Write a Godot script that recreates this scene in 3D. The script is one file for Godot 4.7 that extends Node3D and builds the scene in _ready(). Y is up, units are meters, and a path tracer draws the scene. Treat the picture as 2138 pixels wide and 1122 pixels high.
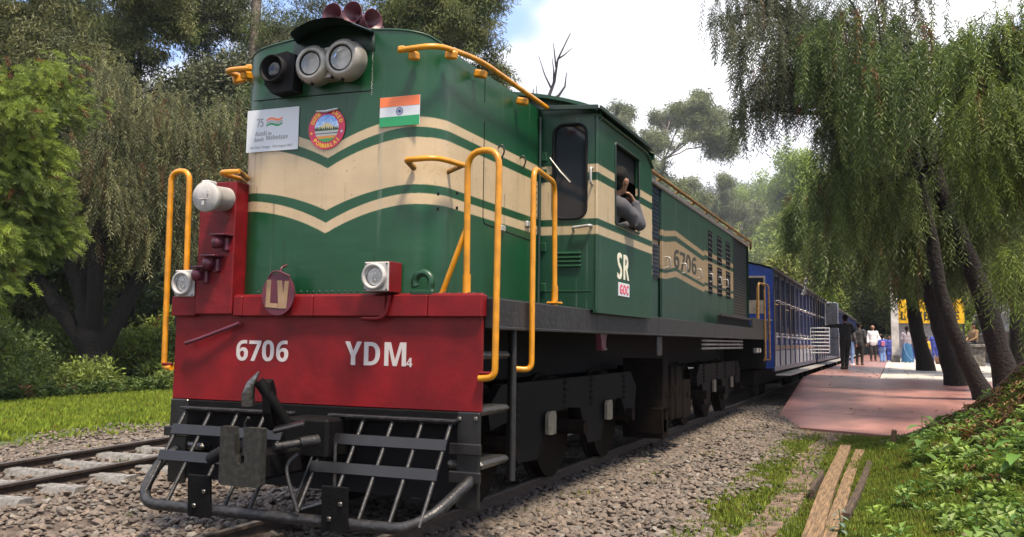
extends Node3D
# Narrow-gauge station: a green diesel locomotive with blue coaches, platform, weeping trees.
# x across the track (platform side positive), y up from the rail top, z along the track (the camera stands at positive z).

var rng := RandomNumberGenerator.new()
var M := {}
var LM := {}
var fbm := FastNoiseLite.new()
var serif_font: SystemFont
var bold_font: SystemFont


class Mb:
	var st := SurfaceTool.new()
	var uvf = null
	var col = null

	func _init() -> void:
		st.begin(Mesh.PRIMITIVE_TRIANGLES)
		st.set_smooth_group(-1)

	func v(p: Vector3) -> void:
		if uvf != null:
			st.set_uv((uvf as Callable).call(p))
		if col != null:
			st.set_color(col)
		st.add_vertex(p)

	func tri(a: Vector3, b: Vector3, c: Vector3) -> void:
		v(a)
		v(c)
		v(b)

	func quad(a: Vector3, b: Vector3, c: Vector3, d: Vector3) -> void:
		tri(a, b, c)
		tri(a, c, d)

	func smooth(on: bool) -> void:
		st.set_smooth_group(0 if on else -1)

	# a box with chamfered edges
	func box(c: Vector3, s: Vector3, bv := 0.0, bs := Basis.IDENTITY) -> void:
		var h := s * 0.5
		if bv <= 0.0:
			var p := []
			for i in 8:
				p.append(c + bs * Vector3(h.x if i & 1 else -h.x, h.y if i & 2 else -h.y, h.z if i & 4 else -h.z))
			quad(p[4], p[5], p[7], p[6])
			quad(p[1], p[0], p[2], p[3])
			quad(p[5], p[1], p[3], p[7])
			quad(p[0], p[4], p[6], p[2])
			quad(p[6], p[7], p[3], p[2])
			quad(p[0], p[1], p[5], p[4])
			return
		bv = minf(bv, minf(h.x, minf(h.y, h.z)) * 0.8)
		var q := []  # per corner: the point on the x face, y face, z face
		for i in 8:
			var sg := Vector3(1 if i & 1 else -1, 1 if i & 2 else -1, 1 if i & 4 else -1)
			var a := Vector3(h.x * sg.x, (h.y - bv) * sg.y, (h.z - bv) * sg.z)
			var b := Vector3((h.x - bv) * sg.x, h.y * sg.y, (h.z - bv) * sg.z)
			var d := Vector3((h.x - bv) * sg.x, (h.y - bv) * sg.y, h.z * sg.z)
			q.append([c + bs * a, c + bs * b, c + bs * d])
		_face(c, [q[1][0], q[3][0], q[7][0], q[5][0]])
		_face(c, [q[0][0], q[2][0], q[6][0], q[4][0]])
		_face(c, [q[2][1], q[3][1], q[7][1], q[6][1]])
		_face(c, [q[0][1], q[1][1], q[5][1], q[4][1]])
		_face(c, [q[4][2], q[5][2], q[7][2], q[6][2]])
		_face(c, [q[0][2], q[1][2], q[3][2], q[2][2]])
		for i in 8:
			_face(c, [q[i][0], q[i][1], q[i][2]])
			for e in [[1, 1, 2], [2, 0, 2], [4, 0, 1]]:
				if not i & e[0]:
					var j: int = i | e[0]
					_face(c, [q[i][e[1]], q[j][e[1]], q[j][e[2]], q[i][e[2]]])

	# a convex face, turned away from c
	func _face(c: Vector3, p: Array) -> void:
		var n: Vector3 = (p[1] - p[0]).cross(p[2] - p[0])
		var m: Vector3 = (p[0] + p[1] + p[2]) / 3.0 - c
		if n.dot(m) < 0.0:
			p.reverse()
		for i in range(1, p.size() - 1):
			tri(p[0], p[i], p[i + 1])

	func tube(pts: Array, r, sides := 8, cap := true, squash := 1.0) -> void:
		var n := pts.size()
		var rings := []
		var t0: Vector3 = (pts[1] - pts[0]).normalized()
		var nx := t0.cross(Vector3.UP if absf(t0.y) < 0.9 else Vector3.RIGHT).normalized()
		for i in n:
			var t: Vector3
			if i == 0:
				t = t0
			elif i == n - 1:
				t = (pts[i] - pts[i - 1]).normalized()
			else:
				t = ((pts[i] - pts[i - 1]).normalized() + (pts[i + 1] - pts[i]).normalized()).normalized()
			nx = (nx - t * nx.dot(t)).normalized()
			var bx := t.cross(nx)
			var rad: float = r[i] if r is Array else r
			var ring := []
			for j in sides:
				var a := TAU * j / sides
				ring.append(pts[i] + (nx * cos(a) + bx * sin(a) * squash) * rad)
			rings.append(ring)
		smooth(true)
		for i in n - 1:
			for j in sides:
				var k := (j + 1) % sides
				quad(rings[i][j], rings[i][k], rings[i + 1][k], rings[i + 1][j])
		smooth(false)
		if cap:
			for j in range(1, sides - 1):
				tri(rings[0][0], rings[0][j + 1], rings[0][j])
				tri(rings[n - 1][0], rings[n - 1][j], rings[n - 1][j + 1])

	# profile of (radius, height) pairs round the local y axis
	func lathe(prof: Array, xf := Transform3D(), segs := 20, soft := true) -> void:
		smooth(soft)
		for i in prof.size() - 1:
			if not soft or (prof[i] as Vector2).distance_to(prof[i + 1]) < 1e-6:
				smooth(false)
			for j in segs:
				var a := TAU * j / segs
				var b := TAU * (j + 1) / segs
				var p0: Vector2 = prof[i]
				var p1: Vector2 = prof[i + 1]
				var A := xf * Vector3(p0.x * cos(a), p0.y, p0.x * sin(a))
				var B := xf * Vector3(p1.x * cos(a), p1.y, p1.x * sin(a))
				var C := xf * Vector3(p1.x * cos(b), p1.y, p1.x * sin(b))
				var D := xf * Vector3(p0.x * cos(b), p0.y, p0.x * sin(b))
				if p0.x < 1e-6:
					tri(A, B, C)
				elif p1.x < 1e-6:
					tri(A, B, D)
				else:
					quad(A, B, C, D)
		smooth(false)

	# a polygon in local xy, from z = 0 to z = depth
	func prism(poly: PackedVector2Array, depth: float, xf := Transform3D()) -> void:
		if Geometry2D.is_polygon_clockwise(poly):
			poly.reverse()
		var id := Geometry2D.triangulate_polygon(poly)
		for i in range(0, id.size(), 3):
			var a := poly[id[i]]
			var b := poly[id[i + 1]]
			var c := poly[id[i + 2]]
			if (b - a).cross(c - a) < 0.0:
				var t := b
				b = c
				c = t
			tri(xf * Vector3(a.x, a.y, depth), xf * Vector3(b.x, b.y, depth), xf * Vector3(c.x, c.y, depth))
			tri(xf * Vector3(a.x, a.y, 0), xf * Vector3(c.x, c.y, 0), xf * Vector3(b.x, b.y, 0))
		for i in poly.size():
			var p := poly[i]
			var q := poly[(i + 1) % poly.size()]
			quad(xf * Vector3(p.x, p.y, 0), xf * Vector3(q.x, q.y, 0), xf * Vector3(q.x, q.y, depth), xf * Vector3(p.x, p.y, depth))

	# a sheet with a hole: outer and hole are given in local xy, both as round-cornered rectangles
	func holed(o: Rect2, h: Rect2, hr: float, depth: float, xf := Transform3D()) -> void:
		var cx := h.get_center().x
		var pts := Mb.rrect(h, hr, 5)
		var lf := []
		var rt := []
		for p in pts:
			if p.x < cx:
				lf.append(p)
			else:
				rt.append(p)
		lf.sort_custom(func(a, b): return Mb._ang(a, h) < Mb._ang(b, h))
		rt.sort_custom(func(a, b): return Mb._ang2(a, h) < Mb._ang2(b, h))
		var L := PackedVector2Array([Vector2(cx, o.position.y), Vector2(cx, h.position.y)])
		for p in lf:
			L.append(p)
		L.append_array(PackedVector2Array([Vector2(cx, h.end.y), Vector2(cx, o.end.y), Vector2(o.position.x, o.end.y), o.position]))
		prism(L, depth, xf)
		var R := PackedVector2Array([Vector2(cx, o.end.y), Vector2(cx, h.end.y)])
		for p in rt:
			R.append(p)
		R.append_array(PackedVector2Array([Vector2(cx, h.position.y), Vector2(cx, o.position.y), Vector2(o.end.x, o.position.y), o.end]))
		prism(R, depth, xf)

	static func _ang(p: Vector2, h: Rect2) -> float:  # from the bottom round the left side to the top
		var d := p - h.get_center()
		return atan2(-d.x, -d.y)

	static func _ang2(p: Vector2, h: Rect2) -> float:  # from the top round the right side to the bottom
		var d := p - h.get_center()
		return atan2(d.x, d.y)

	static func rrect(h: Rect2, r: float, n := 5) -> PackedVector2Array:
		var out := PackedVector2Array()
		var cs := [Vector2(h.end.x - r, h.end.y - r), Vector2(h.position.x + r, h.end.y - r), Vector2(h.position.x + r, h.position.y + r), Vector2(h.end.x - r, h.position.y + r)]
		for k in 4:
			for i in n + 1:
				var a := PI / 2 * (k + float(i) / n)
				out.append(cs[k] + Vector2(cos(a), sin(a)) * r)
		return out

	func done() -> ArrayMesh:
		st.generate_normals()
		st.index()
		return st.commit()


# ---------------------------------------------------------------- naming and tagging

func tag(o: Node3D, label: String, category: String, group := "", kind := "") -> Node3D:
	if label:
		o.set_meta("label", label)
	if category:
		o.set_meta("category", category)
	if group:
		o.set_meta("group", group)
	if kind:
		o.set_meta("kind", kind)
	return o


func thing(called: String, label: String, category: String, at := Vector3.ZERO, group := "") -> Node3D:
	var o := Node3D.new()
	o.name = called
	o.position = at
	add_child(o, true)
	return tag(o, label, category, group)


func struct(called: String, at := Vector3.ZERO) -> Node3D:
	var o := Node3D.new()
	o.name = called
	o.position = at
	o.set_meta("kind", "structure")
	add_child(o, true)
	return o


func part(parent: Node, called: String, mesh, mat: Material, xf := Transform3D()) -> MeshInstance3D:
	var o := MeshInstance3D.new()
	o.name = called
	o.mesh = mesh.done() if mesh is Mb else mesh
	o.material_override = mat
	o.transform = xf
	parent.add_child(o, true)
	return o


func many(parent: Node, called: String, mesh: Mesh, mat: Material, xs: Array, cols: Array) -> MultiMeshInstance3D:
	var mm := MultiMesh.new()
	mm.transform_format = MultiMesh.TRANSFORM_3D
	mm.use_colors = true
	mm.mesh = mesh
	mm.instance_count = xs.size()
	for i in xs.size():
		mm.set_instance_transform(i, xs[i])
		mm.set_instance_color(i, cols[i])
	var o := MultiMeshInstance3D.new()
	o.name = called
	o.multimesh = mm
	o.material_override = mat
	o.set_meta("kind", "stuff")
	parent.add_child(o, true)
	return o


func at(x: float, y: float, z: float) -> Transform3D:
	return Transform3D(Basis.IDENTITY, Vector3(x, y, z))


func turned(x: float, y: float, z: float, e: Vector3) -> Transform3D:
	return Transform3D(Basis.from_euler(e), Vector3(x, y, z))


func arc(pts: Array, r: float, n := 5) -> Array:  # a polyline with rounded bends
	var out := [pts[0]]
	for i in range(1, pts.size() - 1):
		var a: Vector3 = pts[i - 1]
		var b: Vector3 = pts[i]
		var c: Vector3 = pts[i + 1]
		var q := minf(r, minf(a.distance_to(b), b.distance_to(c)) * 0.49)
		var p0 := b + (a - b).normalized() * q
		var p1 := b + (c - b).normalized() * q
		for k in n + 1:
			var t := float(k) / n
			out.append(p0.lerp(b, t).lerp(b.lerp(p1, t), t))
	out.append(pts[pts.size() - 1])
	return out


func tubes(pts: Array, r: float, bend := 0.05, sides := 10) -> Mb:
	var b := Mb.new()
	b.tube(arc(pts, bend), r, sides)
	return b


func boxm(s: Vector3, bv := 0.004) -> Mb:
	var b := Mb.new()
	b.box(Vector3.ZERO, s, bv)
	return b


func letters(parent: Node, called: String, s: String, high: float, mat: Material, xf: Transform3D, wide := -1.0, deep := 0.004, font: Font = null) -> MeshInstance3D:
	var t := TextMesh.new()
	t.text = s
	t.font = font if font else bold_font
	t.font_size = 64
	t.pixel_size = 0.01
	t.depth = 0.2
	t.curve_step = 1.0
	t.horizontal_alignment = HORIZONTAL_ALIGNMENT_CENTER
	t.vertical_alignment = VERTICAL_ALIGNMENT_CENTER
	var bb := t.get_aabb()
	var sy := high / bb.size.y
	var sx := sy if wide < 0.0 else wide / bb.size.x
	var o := MeshInstance3D.new()
	o.name = called
	o.mesh = t
	o.material_override = mat
	var c := bb.get_center()
	o.transform = xf * Transform3D(Basis.from_scale(Vector3(sx, sy, deep / 0.2)), Vector3(-c.x * sx, -c.y * sy, 0))
	parent.add_child(o, true)
	return o


# ---------------------------------------------------------------- materials

func lin(r: float, g: float, b: float) -> Color:
	return Color(r, g, b).linear_to_srgb()


func mat(key: String, c: Color, rough: float, metal := 0.0, o := {}) -> StandardMaterial3D:
	var m := StandardMaterial3D.new()
	m.resource_name = key
	m.albedo_color = c.linear_to_srgb()
	m.roughness = rough
	m.metallic = metal
	if o.has("spec"):
		m.metallic_specular = o.spec
	if o.has("dirt"):  # a multiplied triplanar mottle, metres per tile
		m.albedo_texture = M.get("_" + str(o.get("map", "mottle")))
		m.uv1_triplanar = true
		m.uv1_world_triplanar = true
		m.uv1_scale = Vector3.ONE / float(o.dirt)
	if o.has("bump"):
		m.heightmap_enabled = true
		m.heightmap_texture = M.get("_" + str(o.get("bmap", "grain")))
		m.heightmap_scale = o.bump
		if not o.has("dirt"):
			m.uv1_triplanar = true
			m.uv1_world_triplanar = true
			m.uv1_scale = Vector3.ONE / float(o.get("btile", 0.5))
	if o.has("leaf"):
		m.backlight_enabled = true
		m.backlight = Color(o.leaf, o.leaf, o.leaf)
	if o.has("vc"):
		m.vertex_color_use_as_albedo = true
	if o.has("coat"):
		m.clearcoat_enabled = true
		m.clearcoat = o.coat
		m.clearcoat_roughness = 0.12
	M[key] = m
	return m


func noise_tex(freq: float, oct: int, lo: float, hi: float, sd: int, size := 256, typ := FastNoiseLite.TYPE_SIMPLEX_SMOOTH) -> NoiseTexture2D:
	var n := FastNoiseLite.new()
	n.seed = sd
	n.noise_type = typ
	n.frequency = freq
	n.fractal_octaves = oct
	n.fractal_gain = 0.58
	var t := NoiseTexture2D.new()
	t.width = size
	t.height = size
	t.seamless = true
	t.noise = n
	var g := Gradient.new()
	g.set_color(0, Color(lo, lo, lo))
	g.set_color(1, Color(hi, hi, hi))
	t.color_ramp = g
	return t


func make_materials() -> void:
	M["_mottle"] = noise_tex(0.012, 5, 0.72, 1.0, 3)
	M["_strong"] = noise_tex(0.02, 5, 0.4, 1.0, 5)
	M["_grain"] = noise_tex(0.05, 4, 0.0, 1.0, 7)
	M["_bark"] = noise_tex(0.03, 5, 0.25, 1.0, 9)
	M["_fine"] = noise_tex(0.12, 3, 0.55, 1.0, 11)
	mat("red", Color(0.185, 0.005, 0.009), 0.45, 0.0, {"dirt": 1.3, "bump": 0.12, "spec": 0.36})
	mat("red_dark", Color(0.17, 0.006, 0.010), 0.45, 0.0, {"spec": 0.36, "dirt": 0.7, "bump": 0.12})
	mat("maroon", Color(0.11, 0.016, 0.036), 0.4, 0.0, {"dirt": 0.6})
	mat("green", Color(0.004, 0.054, 0.022), 0.38, 0.0, {"dirt": 1.5, "bump": 0.1})
	mat("weld", Color(0.05, 0.11, 0.075), 0.5, 0.0, {"dirt": 0.3, "map": "strong"})
	mat("green_dark", Color(0.008, 0.028, 0.02), 0.45, 0.0, {"dirt": 1.2})
	mat("black", Color(0.006, 0.006, 0.007), 0.62, 0.0, {"dirt": 0.5, "bump": 0.15, "spec": 0.22})
	mat("black_gloss", Color(0.012, 0.012, 0.014), 0.32, 0.0, {"dirt": 0.5})
	mat("frame_grey", Color(0.018, 0.018, 0.023), 0.55, 0.0, {"dirt": 0.9, "map": "strong", "bump": 0.25})
	mat("steel", Color(0.055, 0.055, 0.06), 0.42, 0.4, {"dirt": 0.4, "map": "strong", "bump": 0.3})
	mat("worn_steel", Color(0.25, 0.245, 0.245), 0.35, 0.85, {"dirt": 0.15, "map": "strong"})
	mat("yellow", Color(0.66, 0.27, 0.005), 0.36, 0.0, {"dirt": 0.6})
	mat("yellow_old", Color(0.42, 0.22, 0.05), 0.55, 0.0, {"dirt": 0.4, "map": "strong"})
	mat("white_paint", Color(0.47, 0.46, 0.46), 0.45, 0.0, {"dirt": 0.5})
	mat("lettering", Color(0.42, 0.385, 0.39), 0.5)
	mat("pale_lettering", Color(0.60, 0.58, 0.48), 0.5)
	mat("dark_lettering", Color(0.03, 0.03, 0.025), 0.5)
	mat("silver", Color(0.5, 0.49, 0.47), 0.35, 0.35, {"dirt": 0.5})
	mat("lamp_grey", Color(0.32, 0.30, 0.27), 0.34, 0.25, {"dirt": 0.5})
	mat("reflector", Color(0.80, 0.80, 0.80), 0.03, 1.0)
	mat("dark_glass", Color(0.012, 0.014, 0.02), 0.06, 0.0)
	mat("rubber", Color(0.009, 0.009, 0.011), 0.65, 0.0, {"spec": 0.25})
	mat("rust", Color(0.018, 0.011, 0.009), 0.8, 0.0, {"dirt": 0.4, "map": "strong", "spec": 0.2})
	mat("battery", Color(0.011, 0.007, 0.006), 0.85, 0.0, {"dirt": 0.6, "map": "strong", "spec": 0.2})
	mat("coupler", Color(0.032, 0.033, 0.028), 0.6, 0.2, {"dirt": 0.25, "map": "strong", "bump": 0.08})
	mat("journal", Color(0.22, 0.19, 0.14), 0.6, 0.0, {"dirt": 0.3})
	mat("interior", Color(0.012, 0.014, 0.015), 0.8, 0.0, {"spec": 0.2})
	mat("orange_print", Color(0.72, 0.16, 0.05), 0.4)
	mat("white_print", Color(0.50, 0.53, 0.58), 0.35)
	mat("green_print", Color(0.01, 0.24, 0.09), 0.4)
	mat("blue_print", Color(0.02, 0.03, 0.16), 0.4)
	mat("pink_print", Color(0.55, 0.02, 0.08), 0.35)
	mat("yellow_print", Color(0.80, 0.50, 0.02), 0.4)
	mat("grey_print", Color(0.26, 0.27, 0.28), 0.5)
	mat("tan", Color(0.31, 0.20, 0.115), 0.45, 0.0, {"dirt": 1.0})
	var g := mat("glass", Color(0.9, 0.95, 0.95, 0.03), 0.03)
	g.transparency = BaseMaterial3D.TRANSPARENCY_ALPHA
	# ground
	mat("earth", Color(0.15, 0.11, 0.075), 0.95, 0.0, {"dirt": 1.1, "map": "strong", "bump": 2.0})
	mat("grassland", Color(0.055, 0.085, 0.022), 0.95, 0.0, {"dirt": 2.2, "map": "strong"})
	mat("soil", Color(0.12, 0.055, 0.03), 0.95, 0.0, {"dirt": 0.8, "map": "strong", "bump": 2.0})
	mat("path", Color(0.26, 0.18, 0.13), 0.95, 0.0, {"dirt": 0.8, "map": "strong", "bump": 0.8})
	mat("stone", Color(1, 1, 1), 0.85, 0.0, {"vc": true, "dirt": 0.16, "map": "fine"})
	mat("rail", Color(0.075, 0.05, 0.04), 0.75, 0.2, {"dirt": 0.3, "map": "strong"})
	mat("rail_top", Color(0.30, 0.27, 0.26), 0.35, 0.7, {"dirt": 0.3})
	mat("sleeper", Color(0.30, 0.29, 0.285), 0.8, 0.0, {"dirt": 0.35, "map": "strong"})
	mat("ramp", Color(0.38, 0.195, 0.18), 0.33, 0.0, {"dirt": 3.0, "bump": 0.08})
	mat("paving", Color(0.58, 0.54, 0.49), 0.7, 0.0, {"dirt": 1.6})
	mat("concrete", Color(0.30, 0.28, 0.26), 0.85, 0.0, {"dirt": 0.8, "map": "strong"})
	mat("timber", Color(0.30, 0.19, 0.10), 0.85, 0.0, {"dirt": 0.35, "map": "strong"})
	mat("timber_dark", Color(0.10, 0.065, 0.04), 0.9, 0.0, {"dirt": 0.3, "map": "strong"})
	for k in ["timber", "timber_dark"]:
		M[k].uv1_scale = Vector3(9.0, 9.0, 0.45)
	mat("bark", Color(0.020, 0.015, 0.012), 0.95, 0.0, {"dirt": 0.9, "map": "bark", "bump": 5.0, "bmap": "bark"})
	mat("bark_brown", Color(0.021, 0.014, 0.011), 0.95, 0.0, {"dirt": 0.7, "map": "bark", "bump": 5.0, "bmap": "bark"})
	mat("bark_pale", Color(0.33, 0.28, 0.24), 0.9, 0.0, {"dirt": 1.2, "map": "strong", "bump": 1.0})
	mat("bark_dead", Color(0.10, 0.085, 0.10), 0.9, 0.0, {"dirt": 0.6, "map": "strong"})
	mat("leaf", Color(1, 1, 1), 0.5, 0.0, {"vc": true, "leaf": 0.85, "spec": 0.45})
	mat("grass", Color(1, 1, 1), 0.6, 0.0, {"vc": true, "leaf": 0.8, "spec": 0.3})
	mat("litter", Color(1, 1, 1), 0.85, 0.0, {"vc": true, "leaf": 0.2, "spec": 0.2})
	# coaches and buildings
	mat("coach_blue", Color(0.032, 0.075, 0.33), 0.16, 0.0, {"dirt": 1.0, "coat": 0.6})
	mat("coach_dark", Color(0.012, 0.018, 0.065), 0.3)
	mat("coach_pale", Color(0.42, 0.43, 0.50), 0.3, 0.0, {"dirt": 0.7})
	mat("coach_brown", Color(0.24, 0.135, 0.085), 0.4)
	mat("coach_roof", Color(0.10, 0.10, 0.12), 0.5, 0.0, {"dirt": 1.0})
	mat("coach_cream", Color(0.42, 0.34, 0.24), 0.3, 0.0, {"dirt": 1.0})
	mat("chrome", Color(0.75, 0.75, 0.76), 0.2, 0.9)
	mat("wall_white", Color(0.62, 0.60, 0.58), 0.8, 0.0, {"dirt": 2.0})
	mat("shed_roof", Color(0.28, 0.28, 0.29), 0.6, 0.0, {"dirt": 2.0})
	mat("window_brown", Color(0.05, 0.03, 0.025), 0.4)
	mat("sign_yellow", Color(0.80, 0.47, 0.01), 0.4, 0.0, {"dirt": 1.5})
	mat("blue_board", Color(0.03, 0.25, 0.60), 0.5)
	mat("wall_stone", Color(0.16, 0.135, 0.11), 0.9, 0.0, {"dirt": 0.6, "map": "strong", "bump": 1.0})
	# people
	mat("skin", Color(0.22, 0.11, 0.07), 0.55)
	mat("hair", Color(0.008, 0.007, 0.007), 0.8, 0.0, {"spec": 0.25})
	var cl := {"cloth_black": Color(0.008, 0.008, 0.009), "cloth_grey": Color(0.048, 0.048, 0.06), "cloth_brown": Color(0.05, 0.03, 0.028), "cloth_white": Color(0.66, 0.66, 0.70), "cloth_jeans": Color(0.14, 0.24, 0.48), "cloth_blue": Color(0.04, 0.06, 0.32), "cloth_teal": Color(0.02, 0.10, 0.22), "cloth_mauve": Color(0.26, 0.23, 0.26), "cloth_charcoal": Color(0.025, 0.025, 0.03), "cloth_yellow": Color(0.6, 0.4, 0.03), "cloth_pink": Color(0.35, 0.12, 0.22), "cloth_khaki": Color(0.20, 0.12, 0.06), "shoe": Color(0.035, 0.018, 0.012)}
	for k in cl:
		var m := mat(k, cl[k], 0.85)
		m.rim_enabled = true
		m.rim = 0.3


# stripes painted along a hood or cab: heights of the edges, lowered by dip
func stripe_at(y: float, dip_hi: float, dip_lo: float) -> bool:  # true where cream
	var a := y + dip_hi
	if a > 2.745 and a < 2.815:
		return true
	if a > 2.675 - 0.0 and a <= 2.745:
		return false
	if a <= 2.675 and y + dip_lo > 2.345:
		return true
	var b := y + dip_hi
	return b > 2.21 and b < 2.285


# the paint of a hood: u metres round the sides, v metres up; dips(u) lowers the stripes
func paint(wide: float, low: float, high: float, per_m: float, dips: Callable, key: String, green: Color, cream: Color, streaks: float, shift := 0.0) -> StandardMaterial3D:
	var w := int(wide * per_m)
	var h := int((high - low) * per_m)
	var by := PackedByteArray()
	by.resize(w * h * 3)
	var gs := green
	var cs := cream
	fbm.seed = hash(key) % 1000
	fbm.frequency = 1.0
	var pr := RandomNumberGenerator.new()
	pr.seed = hash(key)
	var runs := []
	for i in int(wide * 9.0):
		runs.append([pr.randf() * wide, pr.randf_range(1.8, 3.2), pr.randf_range(0.2, 0.9), pr.randf_range(0.006, 0.022), pr.randf_range(0.18, 0.55)])
	for i in w:
		var u := (i + 0.5) / per_m
		var d: Vector2 = dips.call(u)
		var rs := 0.0  # a run of dirt in this column: strength, upper end, length
		var ry := 0.0
		var rl := 1.0
		for q in runs:
			var dd: float = absf(u - q[0]) / q[3]
			if dd < 1.0 and q[4] * (1.0 - dd) > rs:
				rs = q[4] * (1.0 - dd)
				ry = q[1]
				rl = q[2]
		var st := fbm.get_noise_2d(u * 9.0, 3.0) * 0.5 + fbm.get_noise_2d(u * 31.0, 9.0) * 0.5
		for j in h:
			var y := high - (j + 0.5) / per_m
			# soft edges: two samples
			var k := 0.0
			for s in 2:
				if stripe_at(y + shift + (s - 0.5) * 0.5 / per_m, d.x, d.y):
					k += 0.5
			var c := gs.lerp(cs, k)
			var n := fbm.get_noise_2d(u * 2.3, y * 1.7) * 0.5 + fbm.get_noise_2d(u * 9.0, y * 4.0) * 0.3
			if fbm.get_noise_2d(u * 26.0, y * 30.0 + 70.0) + 0.25 * fbm.get_noise_2d(u * 2.0, y * 2.0 + 30.0) > 0.60:
				c = c.lerp(Color(0.05, 0.04, 0.03) if k > 0.5 else Color(0.05, 0.09, 0.06), 0.55)
			var pale := smoothstep(0.30, 0.50, st) * smoothstep(-0.2, 0.5, fbm.get_noise_2d(u * 7.0, y * 1.1 + 8.0))
			c = c.lerp(Color(0.22, 0.26, 0.23), pale * 0.30)
			var run := 0.0
			if rs > 0.0 and y < ry:
				run = rs * maxf(0.0, 1.0 - (ry - y) / rl)
			var low_grime := 0.22 * smoothstep(2.0, 1.58, y) * (0.6 + fbm.get_noise_2d(u * 3.0, 90.0))
			var f := 1.0 - low_grime + n * 0.17 - run + minf(0.0, st + 0.1) * streaks * (0.5 + 0.5 * fbm.get_noise_2d(u * 5.0, y * 0.9))
			var o := (j * w + i) * 3
			c = (c * f).linear_to_srgb()
			by[o] = clampi(int(c.r * 255.0), 0, 255)
			by[o + 1] = clampi(int(c.g * 255.0), 0, 255)
			by[o + 2] = clampi(int(c.b * 255.0), 0, 255)
	var im := Image.create_from_data(w, h, false, Image.FORMAT_RGB8, by)
	var m := StandardMaterial3D.new()
	m.resource_name = key
	m.albedo_texture = ImageTexture.create_from_image(im)
	m.roughness = 0.36
	m.heightmap_enabled = true
	m.heightmap_texture = M._mottle
	m.heightmap_scale = 1.3
	m.texture_repeat = false
	M[key] = m
	return m


# ---------------------------------------------------------------- sky and camera

func sky_image() -> ImageTexture:
	var w := 1024
	var h := 512
	var n := FastNoiseLite.new()
	n.seed = 8
	n.frequency = 1.0
	n.fractal_octaves = 5
	n.fractal_gain = 0.55
	var im := Image.create(w, h, false, Image.FORMAT_RGBF)
	for j in h:
		var el := PI * (0.5 - (j + 0.5) / h)
		for i in w:
			var az := TAU * (i + 0.5) / w
			var d := Vector3(sin(az) * cos(el), sin(el), -cos(az) * cos(el))
			var c := n.get_noise_3d(d.x * 2.2, d.y * 3.4, d.z * 2.2)
			var f := n.get_noise_3d(d.x * 6.0 + 9.0, d.y * 8.0, d.z * 6.0)
			var cover := smoothstep(-0.30, -0.10, c + 0.25 * f)
			var grey := clampf(0.48 + 1.5 * n.get_noise_3d(d.x * 3.0 + 30.0, d.y * 5.0, d.z * 3.0) + 0.4 * f, 0.0, 1.0)
			var cloud := Color(0.50, 0.51, 0.585).lerp(Color(1.05, 1.05, 1.08), grey)
			var blue := Color(0.12, 0.28, 0.72).lerp(Color(0.45, 0.6, 0.85), pow(1.0 - clampf(d.y, 0, 1), 3.0))
			im.set_pixel(i, j, blue.lerp(cloud, cover))
	return ImageTexture.create_from_image(im)


func _ready() -> void:
	# camera: a phone held at eye height beside the track
	var cam := Camera3D.new()
	cam.name = "camera"
	cam.projection = Camera3D.PROJECTION_FRUSTUM
	cam.near = 0.1
	cam.far = 1500.0
	cam.size = 0.1 * 1122.0 / 1941.08
	cam.frustum_offset = Vector2(0, -0.1 * 52.13 / 1941.08)
	cam.keep_aspect = Camera3D.KEEP_HEIGHT
	cam.transform = Transform3D(Basis(Vector3(0.92523331, 0.01334889, -0.37916372), Vector3(0.02663182, 0.99463056, 0.10000394), Vector3(0.37846276, -0.1026248, 0.91990983)).orthonormalized(), Vector3(3.684, 1.30, 5.45))
	add_child(cam)
	# sky, air, exposure
	var env := Environment.new()
	env.background_mode = Environment.BG_SKY
	var sky := Sky.new()
	var sm := PanoramaSkyMaterial.new()
	sm.panorama = sky_image()
	sm.energy_multiplier = 1.0
	sky.sky_material = sm
	env.sky = sky
	env.tonemap_mode = Environment.TONE_MAPPER_LINEAR
	env.tonemap_exposure = 2.0
	env.sdfgi_enabled = true
	env.ssao_enabled = true
	env.ssil_enabled = true
	env.fog_enabled = true
	env.fog_density = 0.00022
	env.volumetric_fog_enabled = true
	env.volumetric_fog_density = 0.0
	env.fog_light_color = Color(0.86, 0.90, 0.95)
	var we := WorldEnvironment.new()
	we.name = "world_environment"
	we.environment = env
	add_child(we)
	var mist := FogVolume.new()  # hill mist over the far slope
	mist.name = "mist"
	mist.size = Vector3(90, 60, 90)
	mist.position = Vector3(-48.5, 20, -95)
	var fm := FogMaterial.new()
	fm.density = 0.0030
	fm.albedo = Color(0.90, 0.93, 0.97)
	mist.material = fm
	mist.set_meta("kind", "stuff")
	add_child(mist)
	# hazy sun, high and a little to the right
	var sun := DirectionalLight3D.new()
	sun.name = "sun"
	sun.light_energy = 1.4
	sun.light_color = Color(1.0, 0.93, 0.82)
	sun.light_angular_distance = 8.0
	sun.shadow_enabled = true
	var to_sun := Vector3(0.33, 0.90, 0.26).normalized()
	sun.basis = Basis.looking_at(-to_sun, Vector3.FORWARD)
	add_child(sun)

	rng.seed = 1
	bold_font = SystemFont.new()
	bold_font.font_names = PackedStringArray(["Droid Sans"])
	bold_font.font_weight = 700
	make_materials()
	leaf_shapes()
	# setting
	build_ground()
	tracks()
	platform()
	# the engine and its train
	locomotive()
	train()
	far_buildings()
	planks()
	# plants
	trees()
	woodland()
	# people
	people()
	# loose ground
	undergrowth()
	scatter_stones()


# ---------------------------------------------------------------- the locomotive

const HOOD_W := 0.83
const HOOD_R := 0.27
const HOOD_Z := -0.05
const CAB_X := 1.36
const CAB_Z := -2.106
const CAB_B := -4.05
const LONG_W := 1.05


func hood_top(x: float) -> float:
	var t := maxf(0.0, (absf(x) - 0.71) / 0.12)
	return 3.475 - 0.10 * pow(x / HOOD_W, 2.0) - 0.05 * t * t


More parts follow.
